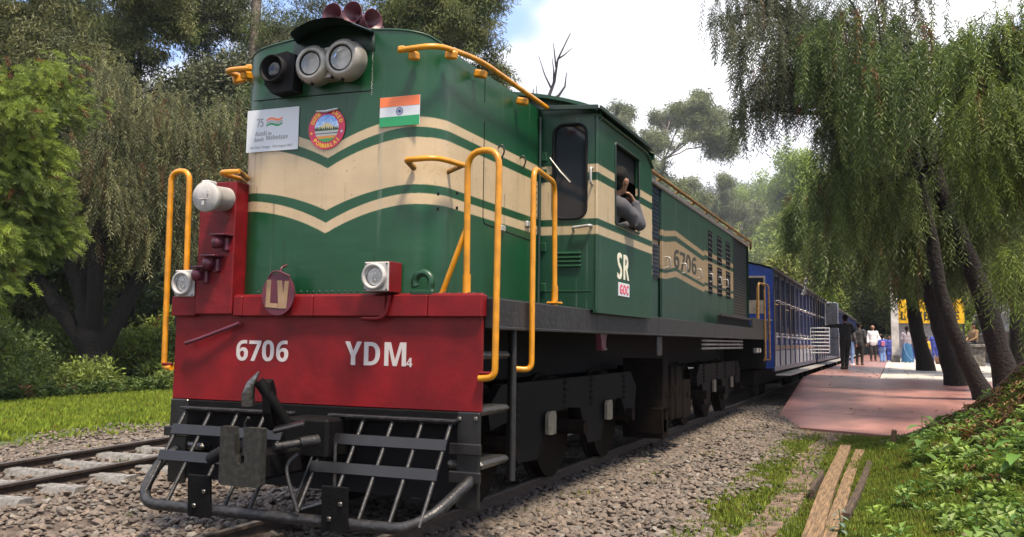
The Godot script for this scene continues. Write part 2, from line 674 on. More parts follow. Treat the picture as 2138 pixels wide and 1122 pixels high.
func hood_path() -> Array:
	var p := [Vector2(-HOOD_W, CAB_Z)]
	for i in 9:
		p.append(Vector2(-HOOD_W, lerpf(CAB_Z, HOOD_Z - HOOD_R, (i + 1) / 9.0)))
	for i in range(1, 9):
		var a := PI - PI / 2 * i / 8.0
		p.append(Vector2(-HOOD_W + HOOD_R + cos(a) * HOOD_R, HOOD_Z - HOOD_R + sin(a) * HOOD_R))
	for i in range(1, 16):
		p.append(Vector2(lerpf(-HOOD_W + HOOD_R, HOOD_W - HOOD_R, i / 16.0), HOOD_Z))
	for i in 9:
		var a := PI / 2 - PI / 2 * i / 8.0
		p.append(Vector2(HOOD_W - HOOD_R + cos(a) * HOOD_R, HOOD_Z - HOOD_R + sin(a) * HOOD_R))
	for i in range(1, 10):
		p.append(Vector2(HOOD_W, lerpf(HOOD_Z - HOOD_R, CAB_Z, i / 9.0)))
	return p


func short_hood(loco: Node3D) -> void:
	var path := hood_path()
	var us := [0.0]
	for i in range(1, path.size()):
		us.append(us[i - 1] + (path[i] as Vector2).distance_to(path[i - 1]))
	var total: float = us[us.size() - 1]
	var mid := total * 0.5
	var dips := func(u: float) -> Vector2:
		var x := absf(u - mid)
		var k := pow(maxf(0.0, 1.0 - x / 0.78), 2.1)
		return Vector2(0.186, 0.158) * k
	var m := paint(total, 1.56, 3.5, 230.0, dips, "short hood paint", Color(0.002, 0.049, 0.016), Color(0.41, 0.315, 0.20), 0.35)
	var b := Mb.new()
	b.smooth(true)
	for i in path.size() - 1:
		var n := 4
		for k in n:
			var pa: Vector2 = path[i]
			var pb: Vector2 = path[i + 1]
			var q := []
			for c in [[pa, k, us[i]], [pb, k, us[i + 1]], [pb, k + 1, us[i + 1]], [pa, k + 1, us[i]]]:
				var top := hood_top(c[0].x)
				var y := lerpf(1.565, top, float(c[1]) / n)
				q.append([Vector3(c[0].x, y, c[0].y), Vector2(c[2] / total, (3.5 - y) / 1.94)])
			for t in [[0, 2, 1], [0, 3, 2]]:
				for j in t:
					b.st.set_uv(q[j][1])
					b.st.add_vertex(q[j][0])
	var hood := part(loco, "short_hood", b, m)
	# roof of the hood: arcs across, narrowing at the rounded corners
	var r := Mb.new()
	r.smooth(true)
	var zs := []
	for i in 9:
		var a := PI / 2 * i / 8.0
		zs.append([HOOD_Z - HOOD_R + cos(a) * HOOD_R, HOOD_W - HOOD_R + sin(a) * HOOD_R])
	zs.append([CAB_Z, HOOD_W])
	for i in zs.size() - 1:
		for k in 14:
			var p := []
			for c in [[i, k], [i, k + 1], [i + 1, k + 1], [i + 1, k]]:
				var x: float = lerpf(-1.0, 1.0, c[1] / 14.0) * zs[c[0]][1]
				p.append(Vector3(x, hood_top(x) + 0.001, zs[c[0]][0]))
			r.quad(p[0], p[1], p[2], p[3])
	part(hood, "hood_roof", r, M.green)
	var e := Mb.new()  # bead along the upper front edge
	var ep := []
	for i in range(9, path.size() - 9):
		ep.append(Vector3(path[i].x, hood_top(path[i].x), path[i].y))
	e.tube(ep, 0.008, 6)
	part(hood, "edge_bead", e, M.green)
	# door in the side: dark joints, hinge hooks
	var d := Mb.new()
	d.tube(arc([Vector3(HOOD_W, 2.95, -0.9), Vector3(HOOD_W, 2.17, -0.9), Vector3(HOOD_W, 2.14, -1.95)], 0.06), 0.005, 5)
	d.tube([Vector3(HOOD_W, 3.3, -0.9), Vector3(HOOD_W, 3.1, -0.9)], 0.004, 5)
	part(hood, "door_joint", d, M.rubber)
	for z in [-1.17, -1.63]:
		var h := tubes([Vector3(HOOD_W, 2.80, z), Vector3(HOOD_W + 0.035, 2.83, z), Vector3(HOOD_W + 0.045, 2.78, z - 0.03), Vector3(HOOD_W + 0.015, 2.72, z - 0.04)], 0.007, 0.02, 6)
		part(hood, "door_hook", h, M.worn_steel)
	for z in [-1.25, -1.81]:
		part(hood, "door_latch", boxm(Vector3(0.03, 0.05, 0.09), 0.008), M.silver, at(HOOD_W + 0.012, 2.27 if z < -1.5 else 2.17, z))
	var wd := Mb.new()
	for i in 34:  # weld spatter line on the front
		var y := 2.99 + i * 0.0145
		wd.box(Vector3(0.345 + rng.randf_range(-0.003, 0.003), y, HOOD_Z + 0.001), Vector3(0.006, rng.randf_range(0.004, 0.011), 0.004), 0.001)
	part(hood, "weld_bead", wd, M.silver)
	part(hood, "panel_seam", tubes([Vector3(-0.66, 3.03, HOOD_Z), Vector3(0.34, 3.02, HOOD_Z)], 0.004, 0.01, 5), M.rubber)
	var rv := Mb.new()  # rivets beside the cab and along the foot
	for i in 30:
		rv.box(Vector3(HOOD_W + 0.001, 1.64 + i * 0.055, -2.03), Vector3(0.008, 0.014, 0.014), 0.004)
	for i in 22:
		rv.box(Vector3(-0.55 + i * 0.052, 1.615, HOOD_Z + 0.001), Vector3(0.014, 0.014, 0.008), 0.004)
	tag(part(hood, "rivets", rv, M.green), "", "", "", "stuff")
	# visor over the headlights
	var vs := Mb.new()
	vs.smooth(true)
	for side in 2:
		var lift := 0.012 * side
		for i in 12:
			var p := []
			for c in [[i, 0], [i + 1, 0], [i + 1, 1], [i, 1]]:
				var t: float = c[0] / 12.0
				var x := lerpf(-0.32, 0.36, t) if c[1] == 0 else lerpf(-0.17, 0.35, t)
				var y := 3.43 + 0.10 * (1.0 - pow(absf(2.0 * t - 1.0), 2.2)) if c[1] == 0 else 3.40 + 0.075 * (1.0 - pow(absf(2.0 * t - 1.0), 2.2))
				p.append(Vector3(x, y + lift, -0.1 if c[1] == 0 else 0.21))
			if side == 1:
				p.reverse()
			vs.quad(p[0], p[1], p[2], p[3])
	var vp := PackedVector2Array([Vector2(-0.32, 3.30), Vector2(0.36, 3.30)])
	for i in 13:
		var t := 1.0 - i / 12.0
		vp.append(Vector2(lerpf(-0.32, 0.36, t), 3.432 + 0.10 * (1.0 - pow(absf(2.0 * t - 1.0), 2.2))))
	vs.prism(vp, 0.045, at(0, 0, -0.088))
	part(loco, "visor", vs, M.green_dark)


func locomotive() -> void:
	var loco := thing("locomotive", "green diesel locomotive with cream stripes and red front numbered 6706", "locomotive")
	# red front plate, beam and the black plate below
	var fp := part(loco, "headstock_plate", boxm(Vector3(2.49, 0.76, 0.03), 0.006), M.red, at(0, 1.215, -0.015))
	for q in [[0.72, 1.06], [0.86, 1.06], [0.72, 0.96], [0.86, 0.96], [-1.02, 1.07], [-0.9, 1.07], [-1.03, 0.965], [-0.92, 0.965]]:
		part(fp, "bolt_hole", boxm(Vector3(0.018, 0.022, 0.006), 0.004), M.rubber, at(q[0] + 0.18 * signf(q[0]), q[1] - 0.02, 0.0))
	letters(fp, "lettering", "6706", 0.148, M.lettering, at(-0.458, 1.197 - 1.215 + 0.0, 0.0155), 0.445)
	letters(fp, "lettering", "YDM", 0.158, M.lettering, at(0.462, 1.193 - 1.215, 0.0155), 0.47)
	letters(fp, "lettering", "4", 0.06, M.lettering, at(0.722, 1.14 - 1.215, 0.0155))
	var segs := [[-1.255, -1.035], [-0.695, -0.617], [-0.613, -0.02], [-0.016, 0.555], [0.559, 0.865], [0.869, 1.255]]
	for s in segs:
		part(loco, "beam", boxm(Vector3(s[1] - s[0], 0.145, 0.10), 0.007), M.red, at((s[0] + s[1]) * 0.5, 1.512, -0.006))
	var ef := tubes([Vector3(0.38, 1.425, 0.05), Vector3(0.52, 1.425, 0.055), Vector3(0.57, 1.45, 0.06), Vector3(0.60, 1.58, 0.065)], 0.013, 0.05, 8)
	part(loco, "conduit", ef, M.red)
	var bp := part(loco, "lower_plate", boxm(Vector3(0.16, 0.60, 0.03), 0.008), M.black_gloss, at(1.16, 0.535, -0.005))
	part(loco, "lower_plate", boxm(Vector3(0.16, 0.60, 0.03), 0.008), M.black_gloss, at(-1.17, 0.535, -0.005))
	part(loco, "lower_plate", boxm(Vector3(2.17, 0.085, 0.03), 0.006), M.black, at(0, 0.79, -0.004))
	for y in [0.605, 0.43]:
		for sx in [-1.0, 1.0]:
			part(bp if sx > 0 else loco, "clamp", boxm(Vector3(0.22, 0.07, 0.03), 0.006), M.black_gloss, at(-0.01, y - 0.535, 0.03) if sx > 0 else at(-1.16, y, 0.03))
	for q in [[1.1, 0.79], [1.215, 0.795]]:
		part(bp, "bolt", boxm(Vector3(0.03, 0.03, 0.02), 0.008), M.worn_steel, at(q[0] - 1.16, q[1] - 0.535, 0.02))
	# steps behind the right corner
	var lad := part(loco, "step_ladder", tubes([Vector3(1.245, 1.56, -0.53), Vector3(1.235, 0.34, -0.56)], 0.022, 0.01, 10), M.frame_grey)
	part(lad, "side_plate", boxm(Vector3(0.02, 1.2, 0.09), 0.004), M.black, at(1.20, 0.95, -0.60))
	for y in [1.195, 0.835, 0.495]:
		part(lad, "tread", boxm(Vector3(0.26, 0.05, 0.46), 0.02), M.worn_steel, at(1.11, y, -0.27))
	var lad2 := part(loco, "step_ladder", tubes([Vector3(-1.245, 1.56, -0.53), Vector3(-1.235, 0.34, -0.56)], 0.022, 0.01, 10), M.frame_grey)
	for y in [1.195, 0.835, 0.495]:
		part(lad2, "tread", boxm(Vector3(0.26, 0.05, 0.46), 0.02), M.worn_steel, at(-1.11, y, -0.27))
	for s in [[-1.0, 0.0], [1.0, 0.0]]:
		part(loco, "bracket_arm", tubes([Vector3(1.24 * s[0], 1.085, 0.02), Vector3(1.33 * s[0], 1.085, 0.02)], 0.012, 0.01, 6), M.red)
	cow_catcher(loco)
	part(loco, "added_shade_plate", boxm(Vector3(2.46, 0.62, 0.03), 0.0), M.rubber, at(-0.06, 0.56, -0.16))  # no engine part: black sheet added as the deep shade behind the grille
	coupler(loco)
	short_hood(loco)
	front_fittings(loco)
	handrails(loco)
	cab(loco)
	long_hood(loco)
	underframe(loco)


func cow_catcher(loco: Node3D) -> void:
	var up := func(x: float, t: float) -> Vector3:  # along a slanting bar: t = 0 top, 1 bottom
		return Vector3(x, lerpf(0.765, 0.185, t), lerpf(0.05, 0.45, t))
	for side in [[1.0, [0.19, 0.42, 0.64, 0.855, 1.06]], [-1.0, [-1.06, -0.84, -0.60, -0.37, -0.17]]]:
		for x in side[1]:
			part(loco, "grille_bar", tubes([up.call(x, 0.0), up.call(x, 1.0)], 0.0135, 0.01, 8), M.steel)
		var x0: float = side[1][0]
		var x1: float = side[1][4]
		var tilt := atan2(0.40, 0.58)
		for t in [0.24, 0.53]:
			var c: Vector3 = up.call((x0 + x1) * 0.5, t)
			part(loco, "grille_strap", boxm(Vector3(absf(x1 - x0) + 0.05, 0.072, 0.012), 0.003), M.black_gloss, turned(c.x, c.y + 0.012, c.z + 0.018, Vector3(tilt * -0.55, 0, 0)))
		part(loco, "grille_top_bar", boxm(Vector3(absf(x1 - x0) + 0.07, 0.018, 0.06), 0.004), M.steel, at((x0 + x1) * 0.5, 0.78, 0.055))
	var edge := Mb.new()
	edge.box(Vector3(0.155, 0.47, 0.255), Vector3(0.012, 0.70, 0.05), 0.002, Basis.from_euler(Vector3(-atan2(0.40, 0.58), 0, 0)))
	part(loco, "grille_edge", edge, M.black_gloss)
	var rail := [Vector3(-1.17, 0.47, 0.0), Vector3(-1.18, 0.40, 0.16), Vector3(-1.12, 0.25, 0.36), Vector3(-1.0, 0.17, 0.46), Vector3(0.97, 0.17, 0.46), Vector3(1.11, 0.25, 0.36), Vector3(1.19, 0.40, 0.06), Vector3(1.19, 0.42, 0.0)]
	part(loco, "guard_tube", tubes(rail, 0.036, 0.12, 12), M.steel)
	for s in [-0.52, 0.51]:
		var rg := part(loco, "rail_guard", boxm(Vector3(0.185, 0.27, 0.022), 0.004), M.black, turned(s, 0.262, 0.505, Vector3(0.06, 0, 0.0)))
		for q in [[-0.03, -0.06], [0.05, 0.035]]:
			part(rg, "bolt", boxm(Vector3(0.028, 0.028, 0.02), 0.006), M.worn_steel, at(q[0], q[1], 0.018))


func coupler(loco: Node3D) -> void:
	# buffer head: a plate with a slot from its upper edge
	var head := Mb.new()
	var o := PackedVector2Array([Vector2(-0.155, -0.17), Vector2(-0.13, -0.185), Vector2(0.13, -0.185), Vector2(0.155, -0.17), Vector2(0.155, 0.165), Vector2(0.145, 0.17), Vector2(0.03, 0.17), Vector2(0.02, 0.12), Vector2(0.018, 0.02), Vector2(0.035, -0.01), Vector2(0.03, -0.04), Vector2(0.005, -0.06), Vector2(-0.02, -0.045), Vector2(-0.04, 0.0), Vector2(-0.05, 0.12), Vector2(-0.06, 0.17), Vector2(-0.15, 0.17), Vector2(-0.155, 0.165)])
	head.prism(o, 0.05, Transform3D(Basis.IDENTITY, Vector3(-0.02, 0.575, 0.70)))
	var h := part(loco, "buffer_head", head, M.coupler)
	var sh := Mb.new()
	sh.box(Vector3(-0.01, 0.5, 0.35), Vector3(0.16, 0.17, 0.68), 0.02)
	part(h, "buffer_shank", sh, M.black)
	# hook that swings over
	var hk := Mb.new()
	var prof := PackedVector2Array([Vector2(0.0, 0.0), Vector2(0.07, 0.02), Vector2(0.13, 0.12), Vector2(0.155, 0.24), Vector2(0.145, 0.31), Vector2(0.10, 0.33), Vector2(0.05, 0.27), Vector2(0.02, 0.19), Vector2(-0.01, 0.10)])
	hk.prism(prof, 0.05, Transform3D(Basis(Vector3(0.25, 0, 0.97), Vector3(0, 1, 0), Vector3(-0.97, 0, 0.25)), Vector3(0.02, 0.70, 0.44)))
	var hook := part(loco, "coupling_hook", hk, M.black)
	var nose := Mb.new()
	nose.tube([Vector3(-0.09, 0.87, 0.60), Vector3(-0.085, 0.93, 0.615), Vector3(-0.06, 1.0, 0.62), Vector3(-0.02, 1.075, 0.60)], [0.045, 0.042, 0.03, 0.006], 10)
	part(hook, "hook_nose", nose, M.worn_steel)
	part(hook, "hook_arm", tubes([Vector3(-0.02, 1.02, 0.60), Vector3(0.05, 0.90, 0.55), Vector3(0.10, 0.74, 0.44)], 0.035, 0.05, 8), M.black)
	# lever, screw and hose
	var sc := Mb.new()
	sc.tube([Vector3(0.12, 0.62, 0.60), Vector3(0.22, 0.64, 0.42)], 0.024, 10)
	sc.tube([Vector3(0.20, 0.635, 0.46), Vector3(0.26, 0.645, 0.34)], 0.036, 10)
	part(loco, "coupling_screw", sc, M.steel)
	var lv := Mb.new()
	lv.box(Vector3(0.15, 0.735, 0.50), Vector3(0.20, 0.03, 0.07), 0.01, Basis.from_euler(Vector3(0.2, 0.5, 0.25)))
	part(loco, "coupling_lever", lv, M.black_gloss)
	part(loco, "draw_pocket", boxm(Vector3(0.34, 0.26, 0.3), 0.02), M.black, at(0.1, 0.64, 0.1))
	var ho := Mb.new()
	var hp := []
	for i in 25:
		var t := i / 24.0
		hp.append(Vector3(lerpf(-0.12, -0.42, t), 0.60 - 0.10 * t * t, lerpf(0.52, 0.55, t)))
	var hr := []
	for i in 25:
		hr.append(0.041 + (0.004 if i % 2 else -0.003) - (0.006 if i > 22 else 0.0))
	ho.tube(hp, hr, 10)
	part(loco, "brake_hose", ho, M.rubber)
	part(loco, "hose_pipe", tubes([Vector3(0.17, 0.56, 0.42), Vector3(0.12, 0.50, 0.48), Vector3(0.16, 0.40, 0.50), Vector3(0.24, 0.22, 0.50)], 0.013, 0.08, 8), M.steel)
	part(loco, "hose_pipe", tubes([Vector3(0.30, 0.62, 0.2), Vector3(0.32, 0.24, 0.22)], 0.013, 0.05, 8), M.steel)
	part(loco, "hose_cock", tubes([Vector3(-0.34, 0.66, 0.3), Vector3(-0.34, 0.72, 0.3), Vector3(-0.31, 0.76, 0.31)], 0.012, 0.02, 6), M.steel)
	part(loco, "draw_pipe", tubes([Vector3(-0.64, 1.39, 0.03), Vector3(-0.98, 1.27, 0.06), Vector3(-1.1, 1.24, 0.05)], 0.014, 0.05, 8), M.maroon)


func front_fittings(loco: Node3D) -> void:
	# twin headlight
	var hl := Mb.new()
	var face := PackedVector2Array()
	for i in 13:
		var a := PI / 2 + PI * i / 12.0
		face.append(Vector2(-0.125, -0.008) + Vector2(cos(a), sin(a)) * 0.105)
	for i in 13:
		var a := -PI / 2 + PI * i / 12.0
		face.append(Vector2(0.125, 0.008) + Vector2(cos(a), sin(a)) * 0.112)
	hl.prism(face, 0.13, at(0.06, 3.218, -0.06))
	var housing := part(loco, "headlight_housing", hl, M.lamp_grey)
	for s in [[-0.065, 3.211, 0.102], [0.185, 3.226, 0.108]]:
		var r: float = s[2]
		var ring := Mb.new()
		ring.lathe([Vector2(r + 0.035, -0.11), Vector2(r + 0.04, -0.05), Vector2(r + 0.034, -0.012), Vector2(r + 0.018, 0.012), Vector2(r, 0.018), Vector2(r - 0.014, 0.016), Vector2(r - 0.018, 0.0)], turned(s[0], s[1], 0.10, Vector3(PI / 2, 0, 0)), 28)
		var hr := part(housing, "headlight_rim", ring, M.lamp_grey)
		var rub := Mb.new()
		rub.lathe([Vector2(r - 0.012, 0.012), Vector2(r - 0.018, 0.02), Vector2(r - 0.026, 0.008)], turned(s[0], s[1], 0.10, Vector3(PI / 2, 0, 0)), 28)
		part(housing, "gasket", rub, M.rubber)
		var bowl := Mb.new()
		bowl.lathe([Vector2(0.0, -0.10), Vector2(0.025, -0.098), Vector2(0.048, -0.082), Vector2(0.066, -0.052), Vector2(r - 0.026, -0.02), Vector2(r - 0.02, 0.004)], turned(s[0], s[1], 0.10, Vector3(PI / 2, 0, 0)), 11, false)
		part(housing, "reflector", bowl, M.reflector)
		var bulb := Mb.new()
		bulb.lathe([Vector2(0.016, -0.10), Vector2(0.016, -0.05), Vector2(0.010, -0.04), Vector2(0.0, -0.038)], turned(s[0], s[1], 0.10, Vector3(PI / 2, 0, 0)), 12)
		part(housing, "bulb", bulb, M.silver)
		var lens := Mb.new()
		lens.lathe([Vector2(0.0, 0.016), Vector2(r - 0.02, 0.008)], turned(s[0], s[1], 0.10, Vector3(PI / 2, 0, 0)), 24)
		part(housing, "lens", lens, M.glass)
		for q in [[0.02, 0.0], [-0.6, 0.0], [2.6, 0]]:
			part(housing, "clip", boxm(Vector3(0.02, 0.03, 0.03), 0.006), M.rubber, at(s[0] + sin(q[0]) * (r + 0.035), s[1] - cos(q[0]) * (r + 0.035), 0.08))
	# dark marker lamp
	var mk := Mb.new()
	var oct := PackedVector2Array([Vector2(-0.125, -0.08), Vector2(-0.06, -0.15), Vector2(0.12, -0.14), Vector2(0.13, 0.12), Vector2(0.06, 0.15), Vector2(-0.10, 0.13), Vector2(-0.135, 0.08)])
	mk.prism(oct, 0.13, at(-0.355, 3.185, -0.06))
	var mb := part(loco, "marker_lamp", mk, M.rubber)
	var mh := Mb.new()
	mh.lathe([Vector2(0.098, -0.02), Vector2(0.10, 0.05), Vector2(0.09, 0.05), Vector2(0.086, -0.01), Vector2(0.0, -0.015)], turned(-0.385, 3.205, 0.08, Vector3(PI / 2, 0, 0)), 22)
	part(mb, "lamp_tunnel", mh, M.rubber)
	var ml := Mb.new()
	ml.lathe([Vector2(0.0, 0.012), Vector2(0.05, 0.004)], turned(-0.385, 3.205, 0.09, Vector3(PI / 2, 0, 0)), 16)
	part(mb, "lens", ml, M.dark_glass)
	# horns on the roof
	for s in [[-0.14, 3.70, 0.0], [0.035, 3.69, 0.0], [0.22, 3.61, 1.2]]:
		var hb := Mb.new()
		var prof := [Vector2(0.022, -0.40), Vector2(0.024, -0.2), Vector2(0.038, -0.1), Vector2(0.07, -0.03), Vector2(0.085, 0.0), Vector2(0.08, 0.0), Vector2(0.03, -0.09), Vector2(0.0, -0.1)]
		hb.lathe(prof, Transform3D(Basis.from_euler(Vector3(PI / 2, 0, 0)).rotated(Vector3.UP, s[2]), Vector3(s[0], s[1], -0.25)), 20)
		var h := part(loco, "horn", hb, M.maroon)
		part(h, "horn_bracket", boxm(Vector3(0.03, 0.22, 0.05), 0.006), M.maroon, at(s[0], s[1] - 0.12, -0.36))
	part(loco, "horn_mount", boxm(Vector3(0.52, 0.07, 0.16), 0.02), M.green_dark, at(0.06, 3.51, -0.36))
	# boards and transfers
	var bd := part(loco, "notice_board", boxm(Vector3(0.455, 0.315, 0.006), 0.001), M.white_print, at(-0.479, 2.798, HOOD_Z + 0.006))
	letters(bd, "lettering", "Azadi", 0.036, M.grey_print, at(-0.10, -0.02, 0.0035), 0.10, 0.002)
	letters(bd, "lettering", "Ka", 0.022, M.grey_print, at(-0.02, -0.024, 0.0035), 0.03, 0.002)
	letters(bd, "lettering", "Amrit", 0.032, M.grey_print, at(-0.115, -0.065, 0.0035), 0.085, 0.002)
	letters(bd, "lettering", "Mahotsav", 0.036, M.grey_print, at(0.045, -0.055, 0.0035), 0.19, 0.002)
	letters(bd, "lettering", "Har Ghar Tiranga - 15th August 2022", 0.026, M.grey_print, at(-0.005, -0.125, 0.0035), 0.37, 0.001)
	letters(bd, "lettering", "75", 0.062, M.grey_print, at(-0.11, 0.06, 0.0035), 0.06, 0.002)
	for k in 3:
		var rb := Mb.new()
		var pl := []
		for i in 9:
			var t := i / 8.0
			pl.append(Vector2(lerpf(-0.055, 0.085, t), 0.066 - 0.020 * k + 0.010 * sin(t * TAU) + 0.012 * t))
		var poly := PackedVector2Array(pl)
		for i in range(8, -1, -1):
			poly.append(pl[i] + Vector2(0.004, 0.015))
		rb.prism(poly, 0.001, at(0, 0, 0.0032))
		part(bd, "ribbon_print", rb, [M.orange_print, M.white_paint, M.green_print][k])
	# flag
	var fl := part(loco, "flag_transfer", boxm(Vector3(0.313, 0.208, 0.004), 0.001), M.white_print, at(0.576, 2.851, HOOD_Z + 0.0075))
	fl.rotation.y = 0.0
	part(fl, "flag_band", boxm(Vector3(0.311, 0.068, 0.002), 0.0), M.orange_print, at(0, 0.069, 0.0022))
	part(fl, "flag_band", boxm(Vector3(0.311, 0.068, 0.002), 0.0), M.green_print, at(0, -0.069, 0.0022))
	var wh := Mb.new()
	wh.lathe([Vector2(0.024, 0.0), Vector2(0.024, 0.001), Vector2(0.028, 0.001), Vector2(0.028, 0.0)], turned(0, 0, 0.002, Vector3(PI / 2, 0, 0)), 28, false)
	for i in 12:
		wh.box(Vector3(cos(i * PI / 12), sin(i * PI / 12), 0) * 0.0 + Vector3(0, 0, 0.0022 + i * 0.00002), Vector3(0.046, 0.0012, 0.001), 0.0, Basis.from_euler(Vector3(0, 0, i * PI / 12)))
	wh.lathe([Vector2(0.006, 0.0), Vector2(0.006, 0.002), Vector2(0.0, 0.002)], turned(0, 0, 0.0015, Vector3(PI / 2, 0, 0)), 12, false)
	part(fl, "flag_wheel", wh, M.blue_print)
	sticker(loco)
	# board on the beam: a maroon round plate with LV
	var lvp := PackedVector2Array()
	for i in 30:
		var a := TAU * i / 30
		lvp.append(Vector2(cos(a) * 0.135, sin(a) * 0.148))
	var lvb := Mb.new()
	lvb.prism(lvp, 0.012, at(-0.278, 1.592, 0.075))
	var lv := part(loco, "round_board", lvb, M.maroon)
	part(lv, "hanger", tubes([Vector3(-0.278, 1.80, 0.0), Vector3(-0.278, 1.78, 0.06), Vector3(-0.278, 1.70, 0.078)], 0.008, 0.02, 6), M.maroon)
	part(lv, "board_lip", tubes([Vector3(-0.37, 1.70, 0.08), Vector3(-0.33, 1.745, 0.095), Vector3(-0.27, 1.752, 0.10), Vector3(-0.18, 1.715, 0.09)], 0.007, 0.03, 6), M.maroon)
	var L := Mb.new()
	L.prism(PackedVector2Array([Vector2(-0.095, 0.10), Vector2(-0.06, 0.10), Vector2(-0.063, -0.062), Vector2(0.005, -0.066), Vector2(0.005, -0.098), Vector2(-0.10, -0.09)]), 0.003, at(-0.278, 1.592, 0.0875))
	part(lv, "lettering", L, M.tan)
	var V := Mb.new()
	V.prism(PackedVector2Array([Vector2(-0.008, 0.095), Vector2(0.03, 0.095), Vector2(0.045, 0.0), Vector2(0.055, 0.09), Vector2(0.09, 0.09), Vector2(0.075, -0.10), Vector2(0.01, -0.10)]), 0.003, at(-0.278, 1.592, 0.0875))
	part(lv, "lettering", V, M.tan)
	# square lamps on the beam
	for s in [[0.535, 1.70, 0.135], [-1.135, 1.678, 0.05]]:
		var c := Vector3(s[0], s[1], s[2])
		var lb := part(loco, "ditch_lamp", boxm(Vector3(0.19, 0.20, 0.16), 0.004), M.red, Transform3D(Basis.IDENTITY, c - Vector3(0, 0, 0.09)))
		part(lb, "lamp_plate", boxm(Vector3(0.185, 0.195, 0.016), 0.014), M.white_paint, at(0, 0, 0.089))
		var rg := Mb.new()
		rg.lathe([Vector2(0.088, 0.0), Vector2(0.088, 0.025), Vector2(0.080, 0.034), Vector2(0.068, 0.03), Vector2(0.064, 0.0)], turned(-0.008, 0, 0.097, Vector3(PI / 2, 0, 0)), 26)
		part(lb, "lamp_ring", rg, M.white_paint)
		var bw := Mb.new()
		bw.lathe([Vector2(0.0, -0.02), Vector2(0.04, -0.012), Vector2(0.064, 0.0)], turned(-0.008, 0, 0.10, Vector3(PI / 2, 0, 0)), 22)
		part(lb, "lamp_bowl", bw, M.steel)
		for q in [0.022, -0.022]:
			var bl := Mb.new()
			bl.lathe([Vector2(0.022 if q > 0 else 0.018, 0.0), Vector2(0.02, 0.012), Vector2(0.0, 0.016)], turned(-0.006, q, 0.087, Vector3(PI / 2, 0, 0)), 14)
			part(lb, "bulb", bl, M.white_paint if q > 0 else M.silver)
		var ln := Mb.new()
		ln.lathe([Vector2(0.0, 0.026), Vector2(0.066, 0.02)], turned(-0.008, 0, 0.097, Vector3(PI / 2, 0, 0)), 22)
		part(lb, "lens", ln, M.glass)
		for q in [[-0.08, 0.085], [0.08, 0.085], [-0.08, -0.085], [0.08, -0.085]]:
			part(lb, "screw", boxm(Vector3(0.012, 0.012, 0.008), 0.003), M.steel, at(q[0], q[1], 0.098))
	# red cabinet with the white socket and the three hose cups
	var cb := part(loco, "jumper_cabinet", boxm(Vector3(0.325, 0.965, 0.20), 0.006), M.red_dark, at(-0.872, 1.935, -0.055))
	var cap := Mb.new()
	cap.lathe([Vector2(0.085, -0.27), Vector2(0.088, -0.06), Vector2(0.098, -0.05), Vector2(0.106, -0.03), Vector2(0.106, 0.0), Vector2(0.10, 0.008), Vector2(0.0, 0.012)], turned(-0.775, 2.268, 0.29, Vector3(PI / 2 + 0.08, 0.10, 0)), 28)
	var cp := part(loco, "socket_cap", cap, M.white_paint)
	part(cp, "hinge", boxm(Vector3(0.07, 0.03, 0.10), 0.01), M.white_paint, at(-0.79, 2.375, 0.24))
	var emb := Mb.new()
	for q in [[-0.06, 0.025, 0.012, 0.03], [-0.02, 0.03, 0.012, 0.024], [0.02, 0.03, 0.012, 0.03], [-0.02, -0.015, 0.07, 0.006], [-0.02, -0.045, 0.02, 0.03]]:
		emb.box(Vector3(-0.765 + q[0], 2.268 + q[1], 0.303), Vector3(q[2], q[3], 0.006), 0.002)
	part(cp, "moulded_mark", emb, M.white_paint)
	for s in [[-0.80, 1.965], [-0.875, 1.815], [-0.97, 1.735]]:
		var hc := Mb.new()
		hc.box(Vector3(s[0] + 0.02, s[1] + 0.055, 0.10), Vector3(0.13, 0.012, 0.11), 0.003)
		hc.box(Vector3(s[0] + 0.035, s[1] - 0.01, 0.06), Vector3(0.05, 0.10, 0.05), 0.01)
		var hcup := part(loco, "hose_cup", hc, M.maroon)
		var cu := Mb.new()
		cu.lathe([Vector2(0.0, 0.045), Vector2(0.025, 0.038), Vector2(0.04, 0.015), Vector2(0.043, -0.03), Vector2(0.034, -0.03), Vector2(0.0, -0.01)], turned(s[0], s[1], 0.115, Vector3(0.5, 0, -0.2)), 16)
		part(hcup, "cup", cu, M.maroon)
	# lifting eye beside the hood
	var eye := Mb.new()
	var ring := []
	for i in 15:
		var a := -0.5 + (PI + 1.0) * i / 14.0
		ring.append(Vector3(0.80 + cos(a) * 0.062, 1.67 + sin(a) * 0.062, -0.02))
	eye.tube(ring, 0.026, 10)
	eye.box(Vector3(0.80, 1.60, -0.02), Vector3(0.17, 0.04, 0.05), 0.01)
	part(loco, "lifting_eye", eye, M.green)


